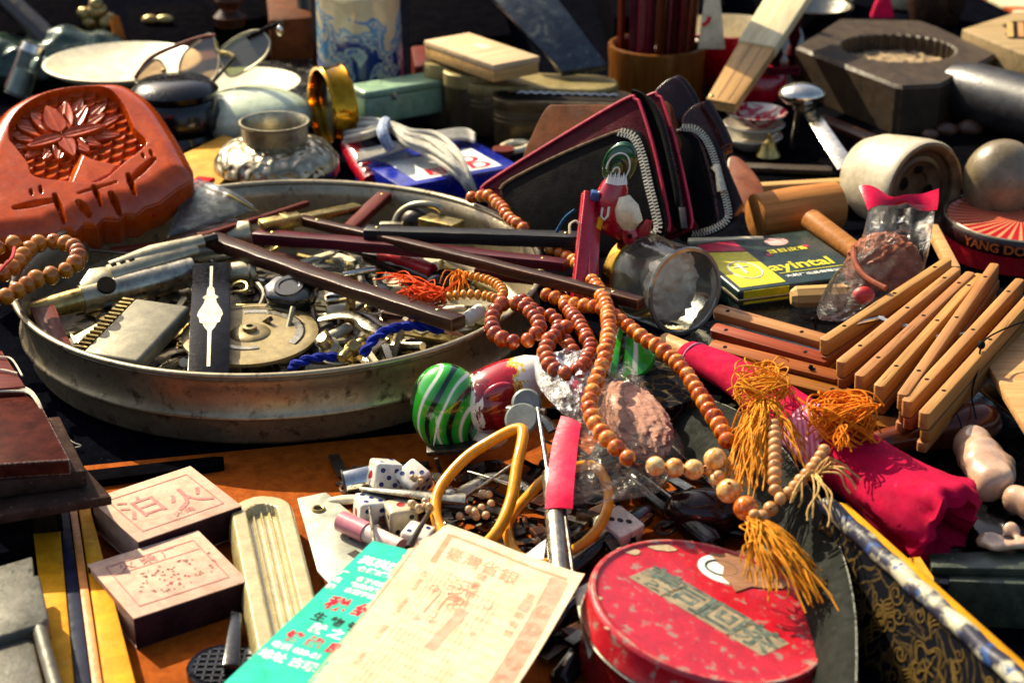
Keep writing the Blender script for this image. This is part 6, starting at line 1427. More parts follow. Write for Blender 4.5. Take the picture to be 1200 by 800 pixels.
# side notches along the scalloped lower edge
hh = h.reshape(ny, nx); hp = np.pad(hh, 1, mode='edge'); hh = (hh*4+hp[:-2, 1:-1]+hp[2:, 1:-1]+hp[1:-1, :-2]+hp[1:-1, 2:])/8; h = hh.ravel()
keep = sd0 > -.02
idx = -np.ones(len(pts), int); ids = np.where(keep)[0]; idx[ids] = np.arange(len(ids))
mb = MB(); mb.v = [Vector((pts[i, 0], pts[i, 1], h[i])) for i in ids]
for j in range(ny-1):
    for i in range(nx-1):
        f = (j*nx+i, j*nx+i+1, (j+1)*nx+i+1, (j+1)*nx+i)
        if all(keep[k] for k in f): mb.f.append(tuple(idx[k] for k in f)); mb.m.append(0)
plq = mat('orange_lacquer_wood', '#a63800', '#c24c00', '#842400', sc=.35, rough=.2, coat=.3, spec=.35, bump=.12, bsc=7, spots='#5a1604', spsc=1.2, sp=(.66, .8))
T = Thing('carved_plaque', 'orange red lacquered wooden mould carved with lotus petals and fish scales', 'carving', MC)
T.part('carved_face', mb, plq, world=False, ang=.5)
mb = MB(); no = len(oll)
mb.v = [Vector((x*k_, y*k_, z)) for k_, z in ((.985, -.8), (1.0, -1.0), (1.0, -2.8), (.98, -2.95)) for x, y in oll]
for r_ in range(3):
    for j in range(no): mb.f.append((r_*no+j, r_*no+(j+1) % no, (r_+1)*no+(j+1) % no, (r_+1)*no+j)); mb.m.append(0)
mb.f.append(tuple(3*no+j for j in range(no))); mb.m.append(0)
T.part('back_block', mb, plq, world=False, ang=.5)
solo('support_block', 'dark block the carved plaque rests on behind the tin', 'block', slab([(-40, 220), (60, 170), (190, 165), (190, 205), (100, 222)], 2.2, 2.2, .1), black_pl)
solo('red_cloth_strip', 'scarlet cloth strip under the right corner of the carved plaque', 'cloth', MB().prism([P(172, 246, 4.5), P(232, 206, 4.7), P(252, 208, 4.6), P(228, 222, 4.6), P(180, 250, 4.45)], (0, 0, -.3)).bev(.05), mat('scarlet_cloth', '#b80c10', '#cc1418', sc=1, rough=.7, bump=.3))
solo('ochre_card', 'ochre yellow card wedged between plaque and silver pot', 'card', slab([(205, 185), (262, 158), (300, 170), (255, 218), (226, 212)], 3.0, .3, .05), mat('ochre_card', '#c08428', '#d09a40', sc=.6, rough=.6, bump=.1))

# ------------------------------------------------------------------ pots, jar, loupe at the back
emb = NT('embossed_silver'); v_ = emb.coords(); vo = emb.n('TexVoronoi', feature='SMOOTH_F1'); vo.inputs['Scale'].default_value = 170; nz = emb.n('TexNoise'); nz.inputs['Scale'].default_value = 60; emb.l(v_, nz.inputs['Vector'])
vm = emb.n('VectorMath', operation='MULTIPLY_ADD'); emb.l(nz.outputs['Color'], vm.inputs[0]); vm.inputs[1].default_value = (.01,)*3; emb.l(v_, vm.inputs[2]); emb.l(vm.outputs[0], vo.inputs['Vector'])
emb.l(emb.ramp(vo.outputs['Distance'], [(.2, hx('#b8ad94')), (.6, hx('#8a8068')), (.9, hx('#4a4232'))]), emb.b.inputs['Base Color']); emb.b.inputs['Metallic'].default_value = 1; emb.b.inputs['Roughness'].default_value = .3
emb.l(emb.bump(vo.outputs['Distance'], .9, .003), emb.b.inputs['Normal']); emb = emb.m
c = P(326, 226, 1.0); T = Thing('silver_pot', 'squat embossed silver pot with plain collar, behind the big tin', 'pot', c)
T.part('body', MB().lathe([(.01, 0), (2.6, 0), (3.6, .5), (4.35, 1.6), (4.3, 2.5), (3.7, 3.3), (2.6, 3.75), (2.2, 3.8)], 56, T3(c)), emb)
T.part('collar', MB().lathe([(2.2, 3.6), (2.25, 3.9), (2.3, 5.0), (2.42, 5.1), (2.42, 5.2), (2.28, 5.2), (2.15, 5.0), (2.1, 3.8), (.01, 3.7)], 48, T3(c)), nickel)
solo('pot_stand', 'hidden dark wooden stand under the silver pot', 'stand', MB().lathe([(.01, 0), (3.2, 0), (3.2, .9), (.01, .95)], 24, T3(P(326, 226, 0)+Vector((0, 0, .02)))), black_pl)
cel = mat('celadon_porcelain', '#c2ceae', '#ced8ba', sc=.4, rough=.15, coat=.3, bump=.03)
c = P(299, 172, .8); T = Thing('celadon_box', 'smooth pale celadon oval lidded box behind the silver pot', 'box', c)
T.part('lid', MB().ell((0, 0, 2.4), (4.5, 3.7, 2.15), T3(c), 48, 24), cel)
T.part('base', MB().lathe([(.01, 0), (2.8, 0), (3.8, 1.2), (4.1, 2.0), (4.05, 2.1), (.01, 2.1)], 48, T3(c) @ Matrix.Diagonal((1.0, .85, 1, 1))), cel)
T.part('seam', MB().tube([c+Vector((4.1*math.cos(t), 3.45*math.sin(t), 2.12)) for t in np.linspace(0, 2*PI, 49)[:-1]], .06, 6, closed=True), brassy)
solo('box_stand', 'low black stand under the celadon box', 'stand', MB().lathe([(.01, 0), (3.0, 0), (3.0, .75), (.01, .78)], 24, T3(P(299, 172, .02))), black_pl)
c = P(212, 190, .2); T = Thing('lacquer_jar', 'glossy black tiered lacquer jar between plaque and celadon box', 'jar', c)
T.part('base', MB().lathe([(.01, 0), (2.6, 0), (3.1, .4), (3.3, 1.4), (2.9, 2.2), (2.8, 2.5), (.01, 2.5)], 48, T3(c)), black_pl)
T.part('middle', MB().lathe([(.01, 2.5), (2.8, 2.5), (3.3, 3.0), (3.4, 4.2), (2.9, 5.0), (.01, 5.0)], 48, T3(c)), black_pl)
T.part('lid', MB().lathe([(2.7, 5.0), (3.1, 5.2), (3.2, 5.6), (2.6, 6.2), (.9, 6.4), (.01, 6.42)], 48, T3(c)), black_pl)
# gold loupe on a red handle
gold = mat('polished_gold', '#a87414', '#c8922a', sc=.6, rough=.12, metal=1, bump=.03)
c = P(390, 128, 4.2); M = fr(c, (-.40, .92, 0), (0, 0, 1))
T = Thing('magnifier', 'gold framed magnifying glass standing on edge with red handle', 'magnifier', M)
Q = rot('X', 90)
T.part('rim', MB().lathe([(3.0, -.9), (3.2, -.95), (3.3, -.8), (3.2, -.6), (3.2, .6), (3.3, .8), (3.2, .95), (3.0, .9), (2.95, .6), (2.95, -.6), (3.0, -.9)], 64, Q, caps=False), gold, world=False)
T.part('lens', MB().lathe([(.01, -.25), (1.5, -.2), (2.95, -.05), (2.95, .05), (1.5, .2), (.01, .25)], 48, Q), film('lens_glass', '#dce8f0', .4, .03, .5, .02, .02), world=False)
h0, h1 = P(404, 160, 2.6), P(436, 214, 1.2)
T.part('ferrule', MB().tube([h0, h0.lerp(h1, .2)], [.6, .7], 16), gold)
T.part('grip', MB().tube([h0.lerp(h1, .18), h0.lerp(h1, .6), h1], [.72, .85, .7], 16), redv)
# patterned cup: abstract blue brushwork on cream
def cupmat(name):
    N = NT(name); v = N.coords(); tc = N.n('TexCoord'); sx = N.n('SeparateXYZ'); N.l(tc.outputs['Object'], sx.inputs[0])
    f = N.noise(v, .24, 2, .5, 2.0); f2 = N.noise(v, .8, 2, .5, 2.0)
    z = N.rng(sx.outputs['Z'], .0, .10, .40, -.20)
    a = N.n('Math', operation='ADD'); N.l(f, a.inputs[0]); N.l(z, a.inputs[1])
    b = N.n('Math', operation='MULTIPLY_ADD'); N.l(f2, b.inputs[0]); b.inputs[1].default_value = .14; N.l(a.outputs[0], b.inputs[2])
    col = N.ramp(b.outputs[0], [(.36, hx('#c0ae88')), (.50, hx('#ccbc94')), (.53, hx('#2f6aa4')), (.60, hx('#7aa0b0')), (.63, hx('#d0c8a4')), (.67, hx('#1c4c94')), (.73, hx('#b0bca8')), (.76, hx('#0a2a74')), (1, hx('#081c58'))])
    N.l(col, N.b.inputs['Base Color']); N.b.inputs['Roughness'].default_value = .25; N.b.inputs['Coat Weight'].default_value = .4; return N.m
c = P(424, 118, 0); T = Thing('porcelain_cup', 'tall cream porcelain cup with abstract blue brush painting, at the back', 'cup', c)
T.part('wall', MB().lathe([(.01, 0), (3.1, 0), (3.4, .3), (3.55, 3), (3.5, 6), (3.45, 9.0)], 56, T3(c), caps=False), cupmat('blue_brush_porcelain'))
T.part('lip', MB().lathe([(3.45, 9.0), (3.5, 9.25), (3.4, 9.35), (3.25, 9.2), (3.1, 6), (3.0, 1), (.01, .8)], 56, T3(c), caps=False), mat('cream_glaze', '#c8b998', '#d4c6a4', rough=.2, coat=.4, bump=.03))
# pale green tin
celt = mat('pale_green_tin', '#7c9a78', '#8caa86', '#6c8868', sc=.6, rough=.35, bump=.1, coat=.2)
M, L, W = boxfit([(415, 97), (500, 86), (526, 92), (420, 112)], 3.8)
T = Thing('green_tin', 'pale green hinged tin in front of the porcelain cup', 'tin', M @ T3((0, 0, -3)))
T.part('lid', MB().box((0, 0, -.25), (L, W, .6), M).bev(.18, 3), celt); T.part('box', MB().box((0, 0, -1.6), (L-.15, W-.15, 2.2), M).bev(.25, 3), celt)
T.part('hinge', MB().bar(M @ Vector((-.15*L, -W/2-.02, -.9)), M @ Vector((-.15*L, -W/2-.02, -.3)), .4, .12, up=(0, -1, 0)).bev(.04), nickel)
# blue and white card box with cord bundle
M, L, W = boxfit([(432, 182), (560, 160), (600, 196), (452, 222)], 2.2)
blueb = mat('ultramarine_card', '#0a1a80', '#1024a0', '#08125c', sc=.6, rough=.25, bump=.08, coat=.3)
T = Thing('card_box', 'ultramarine card box with white panel and red letters, under the white cord', 'box', M @ T3((0, 0, -2.2)))
T.part('box', MB().box((0, 0, -1.1), (L, W, 2.2), M).bev(.1), blueb)
T.part('white_panel', MB().box((.02*L, -.1*W, .006), (L*.72, W*.62, .01), M), wht, smooth=False)
for k, (x, y) in enumerate(((.02, -.28), (.22, -.1), (.24, -.3), (-.14, -.28))): T.part('lettering', text_mb('DDDE'[k], 1.9, M @ T3((x*L, y*W, .016)) @ rot('Z', -8), bold=.06, sx=1.25), redp, smooth=False)
cordw = mat('white_cotton', '#b8b2a2', '#cdc7b8', '#a09a8a', sc=2, rough=.85, bump=.6, bsc=16)
rr = random.Random(2); T = Thing('cord_bundle', 'tied hank of white cotton cord lying on the blue card box', 'cord', P(480, 175, 2.6))
for k in range(11):
    o = Vector((rr.gauss(0, .25), rr.gauss(0, .3), rr.uniform(0, .9)))
    T.part('strand', MB().tube(spline([P(406, 150+2*k, 2.6)+o, P(432, 146+1.5*k, 3.6)+o*.6, P(458, 152, 3.7)+o*.5, P(478, 160+k, 3.5)+o*.6, P(505, 168+1.5*k, 3.2)+o, P(530, 190+k, 3.0)+o, P(546, 215, 2.3)+o*.5, P(552, 226, 1.6)+o*.4], 6), .2, 7), cordw)
for k in range(5): T.part('strand', MB().tube(spline([P(418, 178+3*k, 2.5), P(450, 172+2*k, 2.9), P(490, 160+2*k, 3.2), P(540, 152+2.5*k, 2.8), P(556, 158+2*k, 2.6)], 6), .17, 7), cordw)
T.part('binding', MB().tube(spline([P(452, 143, 3.9), P(448, 152, 4.5), P(452, 165, 4.0), P(458, 174, 3.0)], 6), .42, 8), mat('blue_white_thread', '#7a90b8', '#b8bcc0', sc=4, rough=.8, bump=.5))

# ------------------------------------------------------------------ brass tins, wood block and slab
bt = mat('dull_brass_tin', '#4e4028', '#645436', '#362c1a', sc=.5, rough=.42, metal=.6, bump=.15, spots='#3c2e1c', spsc=2)
btop = mat('brass_tin_top', '#8a7846', '#9c8a56', sc=.8, rough=.5, metal=.4, bump=.15, spots='#6a5430', spsc=4)
def btin(px, py, zt, rx, ry, label, rz=0, cav=False):
    c = P(px, py, zt); T = Thing('brass_tin', label, 'tin', T3(Vector((c.x, c.y, 0))) @ rot('Z', rz), 'dull brass tins at the back')
    D = Matrix.Diagonal((1, ry/rx, 1, 1))
    if rx > ry*1.6:
        st_ = [((rx-ry)+ry*math.cos(t), ry*math.sin(t)) for t in np.linspace(-PI/2, PI/2, 14)]; st_ += [(-x, -y) for x, y in st_]
        T.part('body', MB().prism([(x*.96, y*.94, 0) for x, y in st_], (0, 0, zt-.5)).bev(.12), bt, world=False)
        T.part('lid', MB().prism([(x, y, zt-.9) for x, y in st_], (0, 0, .9)).bev(.14, 3), btop if not cav else bt, world=False)
        if cav:
            T.part('inner_wall', MB().prism([(x*.93, y*.78, zt+.004) for x, y in st_], (0, 0, .05)), hole_m, world=False)
            T.part('crimped_foil', MB().tube([(-rx*.75+rx*1.5*i/24, -.1, zt+.08+.12*(i % 2)) for i in range(25)], .16, 6), silver, world=False)
        for z in (zt-1.4, zt-1.8): T.part('bead_line', MB().tube([(x*.97, y*.955, z) for x, y in st_], .07, 6, closed=True), bt, world=False)
    else:
        T.part('body', MB().lathe([(.01, 0), (rx*.95, 0), (rx*.97, zt-1), (.01, zt-1)], 36, D), bt, world=False)
        T.part('lid', MB().lathe([(rx, zt-1.1), (rx, zt-.1), (rx*.95, zt), (.01, zt-.05)], 36, D, caps=False), btop, world=False)
btin(520, 72, 5.0, 1.6, 1.4, 'smallest round brass tin, just right of the pale green tin')
btin(552, 82, 4.8, 2.2, 1.8, 'round brass tin under the pale wooden block')
btin(632, 94, 4.2, 6.2, 2.2, 'long oval brass tin with speckled yellow lid', -8)
btin(660, 112, 3.8, 5.6, 2.0, 'open oblong brass tin lined with crimped foil', -6, True)
creamw = wood('cream_wood', '#c4a47c', '#d4b890', '#b08c60', rough=.5)
M, L, W = boxfit([(509, 44), (556, 38), (626, 66), (566, 80)], 6.6)
T = Thing('wooden_box', 'pale wooden flat box lying across the brass tins', 'box', M @ T3((0, 0, -1.5)))
T.part('lid', MB().box((0, 0, -.25), (L, W, .5), M).bev(.1), creamw); T.part('box', MB().box((0, 0, -.95), (L-.12, W-.12, .9), M).bev(.08), palewood)
T.part('pale_patch', MB().box((.1*L, .05*W, .006), (L*.2, W*.18, .01), M), mat('teal_patch', '#a8b8a4', '#b8c4b0', rough=.7), smooth=False)
marb = mat('dark_marble', '#1a2028', '#2c343c', '#66665a', sc=.5, rough=.25, dist=2.5, bump=.08, coat=.2, lo=.4, hi=.58)
pm, nm_ = P(660, 82, 5.0), Vector((-.1, -.70, .70)).normalized()
mb = MB().prism([onp(x, y, pm, nm_) for x, y in ((570, -10), (640, -20), (712, 76), (658, 84))], -nm_*.9).bev(.1)
solo('marble_slab', 'dark veined marble slab leaning behind the brass tins', 'slab', mb, marb)
# brush pot with red sticks
c = P(768, 118, 0); bamb = wood('bamboo_pot', '#5c3410', '#7c4c1c', '#3c1f08', sc=1.2, st=(1, 1, .06), rough=.32, coat=.25, bump=.2)
kk = sc_at(c)
T = Thing('brush_pot', 'brown bamboo brush pot filled with dark red lacquered sticks', 'pot', c)
rp = 59*sc_at(P(768, 75, 4))
T.part('wall', MB().lathe([(.01, 0), (rp*.96, 0), (rp*.98, .3), (rp*.97, 3.2), (rp, 4.6), (rp*.99, 4.85), (rp*.92, 4.9), (rp*.86, 4.7), (rp*.85, .5), (.01, .4)], 56, T3(c)), bamb)
rst = mat('dark_red_lacquer', '#4c060a', '#6e0c10', '#300406', sc=.5, st=(1, 1, .15), rough=.3, bump=.2, spots='#8a4a30', spsc=1.6, sp=(.7, .74), rand=True, hue=.3)
rr = random.Random(14); SGRP = 'dark red sticks standing in the brush pot'
for k in range(56):
    a, d = rr.uniform(0, 2*PI), rp*.78*math.sqrt(rr.random()); b0 = c+Vector((d*math.cos(a), d*math.sin(a), .6)); tp = c+Vector((d*1.12*math.cos(a)+.3, d*1.1*math.sin(a), rr.uniform(15, 17)))
    solo('lacquered_stick', 'dark red lacquered stick standing in the bamboo brush pot', 'stick', MB().bar(b0, tp, .6, .28, up=(math.cos(a+.8), math.sin(a+.8), 0)).bev(.06, 1), rst, group=SGRP)
# folding rule leaning
pa = P(846, 122, 3.8); A, B = pa, PY(940, -26, pa.y+20)
T = Thing('folding_fan', 'closed pale wooden folding fan with cream paper, leaning over the small plates', 'fan', fr(A, B-A))
L = (B-A).length; upv = Vector((-.25, -.7, .5))
M = fr(A, B-A, upv); T.o.matrix_world = cm(M); T.M = M; T.I = M.inverted()
for k, z in enumerate((-.45, -.15, .15)): T.part('guard_stick' if k != 1 else 'rib', MB().prism([(-.3, -1.15, z), (L*.42, -1.5, z), (L*.42, 1.5, z), (-.3, 1.15, z)], (0, 0, .26)).bev(.06), palewood, world=False)
for y in (-.5, .35): T.part('groove', MB().box((L*.2, y, .415), (L*.4, .06, .02)), darkwood, world=False)
T.part('paper_leaf', MB().prism([(L*.40, -1.55, -.5), (L, -1.75, -.5), (L, 1.75, -.5), (L*.40, 1.55, -.5)], (0, 0, 1.1)).bev(.12), mat('fan_paper', '#d2c094', '#dccca4', sc=.6, st=(.1, 1, 1), rough=.7, bump=.3), world=False)
T.part('rivet', MB().ell((.2, .9, .42), (.18, .18, .1)), brassy, world=False)
# cream cards and red bowl behind
c = P(850, 100, 0)
T = Thing('red_bowl', 'scarlet lacquer bowl with cream inside, behind the folding fan', 'bowl', c)
T.part('outside', MB().lathe([(.01, 0), (2.0, 0), (3.6, 1.5), (4.3, 3.6), (4.4, 5.2), (4.3, 5.25)], 48, T3(c), caps=False), redv)
T.part('inside', MB().lathe([(4.3, 5.25), (4.2, 5.1), (3.9, 3.4), (2.4, 1.6), (.01, 1.2)], 48, T3(c), caps=False), ivory)
pt_ = P(835, 62, 5)
T = Thing('paper_tag', 'tall cream paper tag with a red mark standing in the red bowl', 'tag', pt_)
T.part('card', MB().prism([PY(x, y, pt_.y) for x, y in ((818, 58), (828, -20), (842, -20), (850, 58))], (0, .25, 0)).bev(.05), ivory)
T.part('red_mark', MB().tube(spline([PY(x, y, pt_.y-.05) for x, y in ((823, 30), (829, 26), (832, 20))], 5), .16, 6), redp)
# small plates
plm = mat('plate_porcelain', '#b8b09c', '#c8c0ac', sc=.6, rough=.2, coat=.4, bump=.04)
redpat = NT('red_painted_porcelain'); v_ = redpat.coords(); f_ = redpat.noise(v_, .55, 2, .5, 1.5)
redpat.l(redpat.ramp(f_, [(.44, hx('#c4bca8')), (.47, hx('#b01c38')), (.56, hx('#a01030')), (.59, hx('#c8c0ac'))]), redpat.b.inputs['Base Color']); redpat.b.inputs['Roughness'].default_value = .2; redpat = redpat.m
for k, lb in enumerate(('bottom plain white saucer of the small stack', 'middle plain white saucer of the small stack', 'top small saucer painted with red brush flowers')):
    c = P(880, 172, .3)+Vector((.15*k, .1*k, .9*k)); rp_ = 36*sc_at(c)
    T = Thing('saucer', lb, 'saucer', c, 'stack of three small saucers')
    T.part('dish', MB().lathe([(.01, 0), (rp_*.55, 0), (rp_*.6, .12), (rp_*.95, .75), (rp_, .95), (rp_*.97, 1.0), (rp_*.6, .4), (.01, .32)], 48, T3(c)), redpat if k == 2 else plm)
solo('dark_crate', 'low dark wooden crate lid under the saucers and mould', 'crate', slab([(830, 180), (960, 110), (1210, 150), (1230, 215), (900, 232)], .3, .28, .04), dimm)
# spoon knob with blade
T = Thing('metal_press', 'polished metal knob on a thin stem with a bright blade arm', 'press', P(935, 175, .5))
T.part('knob', MB().ell(P(940, 111, 5.2), (1.75, 1.5, .85), None, 30, 16), silver)
T.part('stem', MB().tube([P(937, 120, 4.8), P(928, 176, .6)], .22, 12), steel)
T.part('collar', MB().lathe([(.01, 0), (.8, 0), (.9, .4), (.01, .5)], 20, T3(P(942, 128, 4.2))), steel)
mb = MB(); A, B = P(950, 132, 4.2), P(992, 196, 2.4); T.part('blade', MB().bar(A, B, 1.0, .14, 1.3, .14, up=(-.2, -.6, .8)).bev(.04), silver)

# ------------------------------------------------------------------ moulds at the back right
ston = mat('grey_stone_wood', '#2c2014', '#40301e', '#1e150c', sc=.5, rough=.55, spec=.3, bump=.5, bsc=5, spots='#322c26', spsc=3, sp=(.55, .9), wear='#84745c', wearw=(.52, .57))
zt = 4.2; oct_ = [P(x, y, zt) for x, y in ((932, 54), (984, 22), (1078, 24), (1100, 32), (1169, 63), (1101, 99), (1053, 101), (962, 66))]
cc = P(1052, 56, zt); nA = 144; ri = 66*sc_at(cc)
def octr(a):
    best = 1e9; d = Vector((math.cos(a), math.sin(a), 0))
    for i in range(8):
        p, q = oct_[i]-cc, oct_[(i+1) % 8]-cc; e = q-p; den = d.x*e.y-d.y*e.x
        if abs(den) < 1e-9: continue
        t = (p.x*e.y-p.y*e.x)/den; s = (p.x*d.y-p.y*d.x)/den
        if t > 0 and -1e-6 <= s <= 1+1e-6: best = min(best, t)
    return best
mb = MB()
for r_i, (kind, z) in enumerate((('o', -zt+.05), ('o', -.25), ('o2', 0), ('i2', 0), ('i', -.12), ('i', -1.7))):
    for j in range(nA):
        a = 2*PI*j/nA; ro = octr(a); fl = ri*(1+.022*math.cos(a*36))
        r = {'o': ro, 'o2': ro-.25, 'i2': fl+.12, 'i': fl}[kind]
        mb.v.append(cc+Vector((r*math.cos(a), r*math.sin(a), z)))
for i in range(5):
    for j in range(nA): mb.f.append((i*nA+j, i*nA+(j+1) % nA, (i+1)*nA+(j+1) % nA, (i+1)*nA+j)); mb.m.append(0)
T = Thing('octagonal_mould', 'heavy grey eight sided cake mould with fluted round hollow, back right', 'mould', Vector((cc.x, cc.y, 0)))
T.part('body', mb, ston, ang=.5)
T.part('hollow_floor', MB().grid(lambda u, v: cc+Vector((ri*1.02*v*math.cos(2*PI*u), ri*1.02*v*math.sin(2*PI*u), -1.45+.35*mnoise.noise(Vector((v*9*math.cos(2*PI*u), v*9*math.sin(2*PI*u), 0))))), 60, 22, True), mat('sandy_floor', '#8a7458', '#a89070', '#5a4834', sc=1.4, rough=.9, bump=1.0, bsc=4))
A, B = P(1118, 104, 2.6), P(1250, 140, 2.6); T.part('handle', MB().tube([A, A.lerp(B, .15), A.lerp(B, .5), B], [2.1, 2.45, 2.5, 2.5], 32), mat('dark_handle_wood', '#1c1a1c', '#2c2a2a', '#3c3430', sc=.8, rough=.4, bump=.3, spots='#6a5a44', spsc=2, sp=(.68, .76)))
zt2 = 5.0; sq_ = [P(x, y, zt2) for x, y in ((1127, 34), (1190, 14), (1300, 20), (1290, 80), (1196, 62))]
T = Thing('wooden_mould', 'pale wooden mould block with a dark notched hollow, top right corner', 'mould', P(1190, 60, 0))
T.part('block', MB().prism(sq_, (0, 0, -4.7)).bev(.2, 3), wood('pale_grey_wood', '#8a7450', '#a48c66', '#6a5638', sc=1, rough=.6))
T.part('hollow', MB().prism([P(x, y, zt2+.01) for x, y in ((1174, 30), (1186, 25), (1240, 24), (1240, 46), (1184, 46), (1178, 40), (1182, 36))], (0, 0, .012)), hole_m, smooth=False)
for x in (1183, 1196): T.part('hollow_ridge', MB().bar(P(x, 28, zt2), P(x+1, 45, zt2), .5, .3), palewood)
# white pot on its side, stone egg, red tin
ax = Vector((.50, -.84, .06)).normalized(); c = P(1083, 224, 3.6)-ax*2.2; M = fr(c, ax)
potm = mat('chalky_white_glaze', '#b8ab90', '#c6baa0', '#a09478', sc=.5, rough=.35, bump=.15, coat=.2, spots='#5a4a34', spsc=3, sp=(.7, .76))
inr = mat('brown_inside', '#4a3420', '#6a4e32', '#2c1e12', sc=.7, rough=.4, bump=.3, spots='#8a7050', spsc=3, sp=(.66, .74))
rq = 3.35
T = Thing('white_pot', 'off white ceramic pot lying on its side with brown stained mouth', 'pot', M)
T.part('wall', MB().lathe([(.01, -3.6), (1.8, -3.6), (2.5, -3.2), (2.95, -2), (3.2, 0), (rq, 1.6), (rq, 2.1), (rq-.1, 2.3)], 64, rot('Y', 90), caps=False), potm, world=False)
T.part('mouth_rim', MB().lathe([(rq-.1, 2.3), (rq-.3, 2.36), (rq-.55, 2.2), (rq-.7, 1.9)], 64, rot('Y', 90), caps=False), mat('stained_rim', '#6a4c2c', '#947048', '#b8a47c', sc=1.1, rough=.5, bump=.4), world=False)
T.part('inside', MB().lathe([(rq-.68, 2.0), (rq-.72, 1.65), (2.3, 1.5), (2.2, 1.62), (1.9, 1.66), (1.75, 1.5), (1.2, 1.35), (1.1, 1.15), (.01, 1.1)], 64, rot('Y', 90), caps=False), inr, world=False)
for y, z in ((-1.1, .5), (1.2, -.4), (.2, 1.4)): T.part('vent_hole', MB().lathe([(.01, .02), (.36, .02), (.46, -.03)], 20, T3((1.42, y, z)) @ rot('Y', 90), caps=False), hole_m, world=False)
c = P(1162, 232, 3.1)
T = Thing('stone_egg', 'rounded grey brown stone resting on the red printed tin', 'stone', c)
T.part('stone', MB().ell((0, 0, 1.4), (2.35, 2.3, 2.75), T3(c) @ rot('Y', 14), 44, 28).jit(.22, .22, 3), mat('polished_stone', '#6a5c44', '#8c7c60', '#4c4030', sc=.35, rough=.35, bump=.25, bsc=6, spots='#3c2e20', spsc=1.4, sp=(.6, .78)))
c = P(1192, 292, .6); RT = 4.9
ray_r = NT('red_rays'); tc = ray_r.n('TexCoord'); gr = ray_r.n('SeparateXYZ'); ray_r.l(tc.outputs['Object'], gr.inputs[0]); at = ray_r.n('Math', operation='ARCTAN2'); ray_r.l(gr.outputs['Y'], at.inputs[0]); ray_r.l(gr.outputs['X'], at.inputs[1])
sn = ray_r.n('Math', operation='MULTIPLY'); ray_r.l(at.outputs[0], sn.inputs[0]); sn.inputs[1].default_value = 40; s2 = ray_r.n('Math', operation='SINE'); ray_r.l(sn.outputs[0], s2.inputs[0])
ray_r.l(ray_r.ramp(s2.outputs[0], [(.2, hx('#a00c18')), (.75, hx('#c08a60'))]), ray_r.b.inputs['Base Color']); ray_r.b.inputs['Roughness'].default_value = .35; ray_r = ray_r.m
T = Thing('red_printed_tin', 'round red tin with black rim lettering and rayed lid, under the stone', 'tin', c)
T.part('body', MB().lathe([(.01, 0), (RT, 0), (RT, 1.2), (.01, 1.2)], 64, T3(c)), mat('tin_red', '#8a0a18', '#a01020', sc=1, rough=.3, bump=.08))
T.part('rim_band', MB().lathe([(RT+.02, 1.2), (RT+.06, 1.25), (RT+.06, 2.05), (RT-.05, 2.2), (RT-.3, 2.22)], 64, T3(c), caps=False), mat('dark_tin_band', '#1c0a0a', '#301010', sc=1, rough=.3))
T.part('lid', MB().lathe([(.01, 2.2), (RT-.5, 2.2), (RT-.3, 2.28), (RT-.22, 2.2)], 64, T3(c), caps=False), ray_r)
T.part('bright_edge', MB().tube([c+Vector(((RT-.1)*math.cos(t), (RT-.1)*math.sin(t), 2.24)) for t in np.linspace(0, 2*PI, 65)[:-1]], .08, 6, closed=True), nickel)
tm = text_mb('YANG DONG YE CHANG', .8, Matrix.Identity(4), align='LEFT', bold=.02)
for i, v in enumerate(tm.v):
    a = R(212)+v.x/RT*1.08; tm.v[i] = c+Vector(((RT+.075)*math.cos(a), (RT+.075)*math.sin(a), 1.63+v.y))
T.part('lettering', tm, mat('orange_print', '#b8501c', '#c8682c', rough=.5), smooth=False)
solo('tin_support', 'dark board under the red printed tin', 'board', MB().lathe([(.01, 0), (4.2, 0), (4.2, .5), (.01, .52)], 32, T3(P(1192, 292, .02))), darkwood)
# small dark stones under the handle
for k, (px, py, s) in enumerate(((1110, 152, .9), (1136, 150, 1.1), (1090, 158, .7))):
    solo('pebble', ('brown pebble left of the row below the mould handle', 'largest brown pebble below the mould handle', 'smallest brown pebble near the white pot')[k], 'pebble', MB().ell(P(px, py, .6), (s, s*.8, s*.6), None, 20, 12).jit(.1, .8, k), mat('brown_pebble', '#3c2418', '#5a3826', sc=.8, rough=.5))

# ------------------------------------------------------------------ dim things along the top
c = P(146, 92, 3.4)
T = Thing('cream_plate', 'cream porcelain plate lying behind the carved plaque', 'plate', c)
T.part('dish', MB().lathe([(.01, 0), (3.2, 0), (5.4, .8), (6.2, 1.3), (6.3, 1.45), (6.1, 1.5), (5.2, 1.0), (3.2, .45), (.01, .4)], 64, T3(c)), ivory)
solo('plate_stand', 'dark block under the cream plate', 'block', MB().lathe([(.01, 0), (3.4, 0), (3.2, 3.3), (.01, 3.35)], 24, T3(Vector((c.x, c.y, .02)))), dimm)
T = Thing('eyeglasses', 'rimless tinted eyeglasses resting on cream dish and black jar', 'glasses', P(255, 90, 5))
lens = film('tinted_lens', '#d8c8b0', .3, .03, .5, .02, .12); lens2 = film('green_lens', '#c8d0b0', .3, .03, .5, .02, .12)
nG = Vector((-.3, -.72, .62)).normalized(); pG = P(255, 80, 6.5)
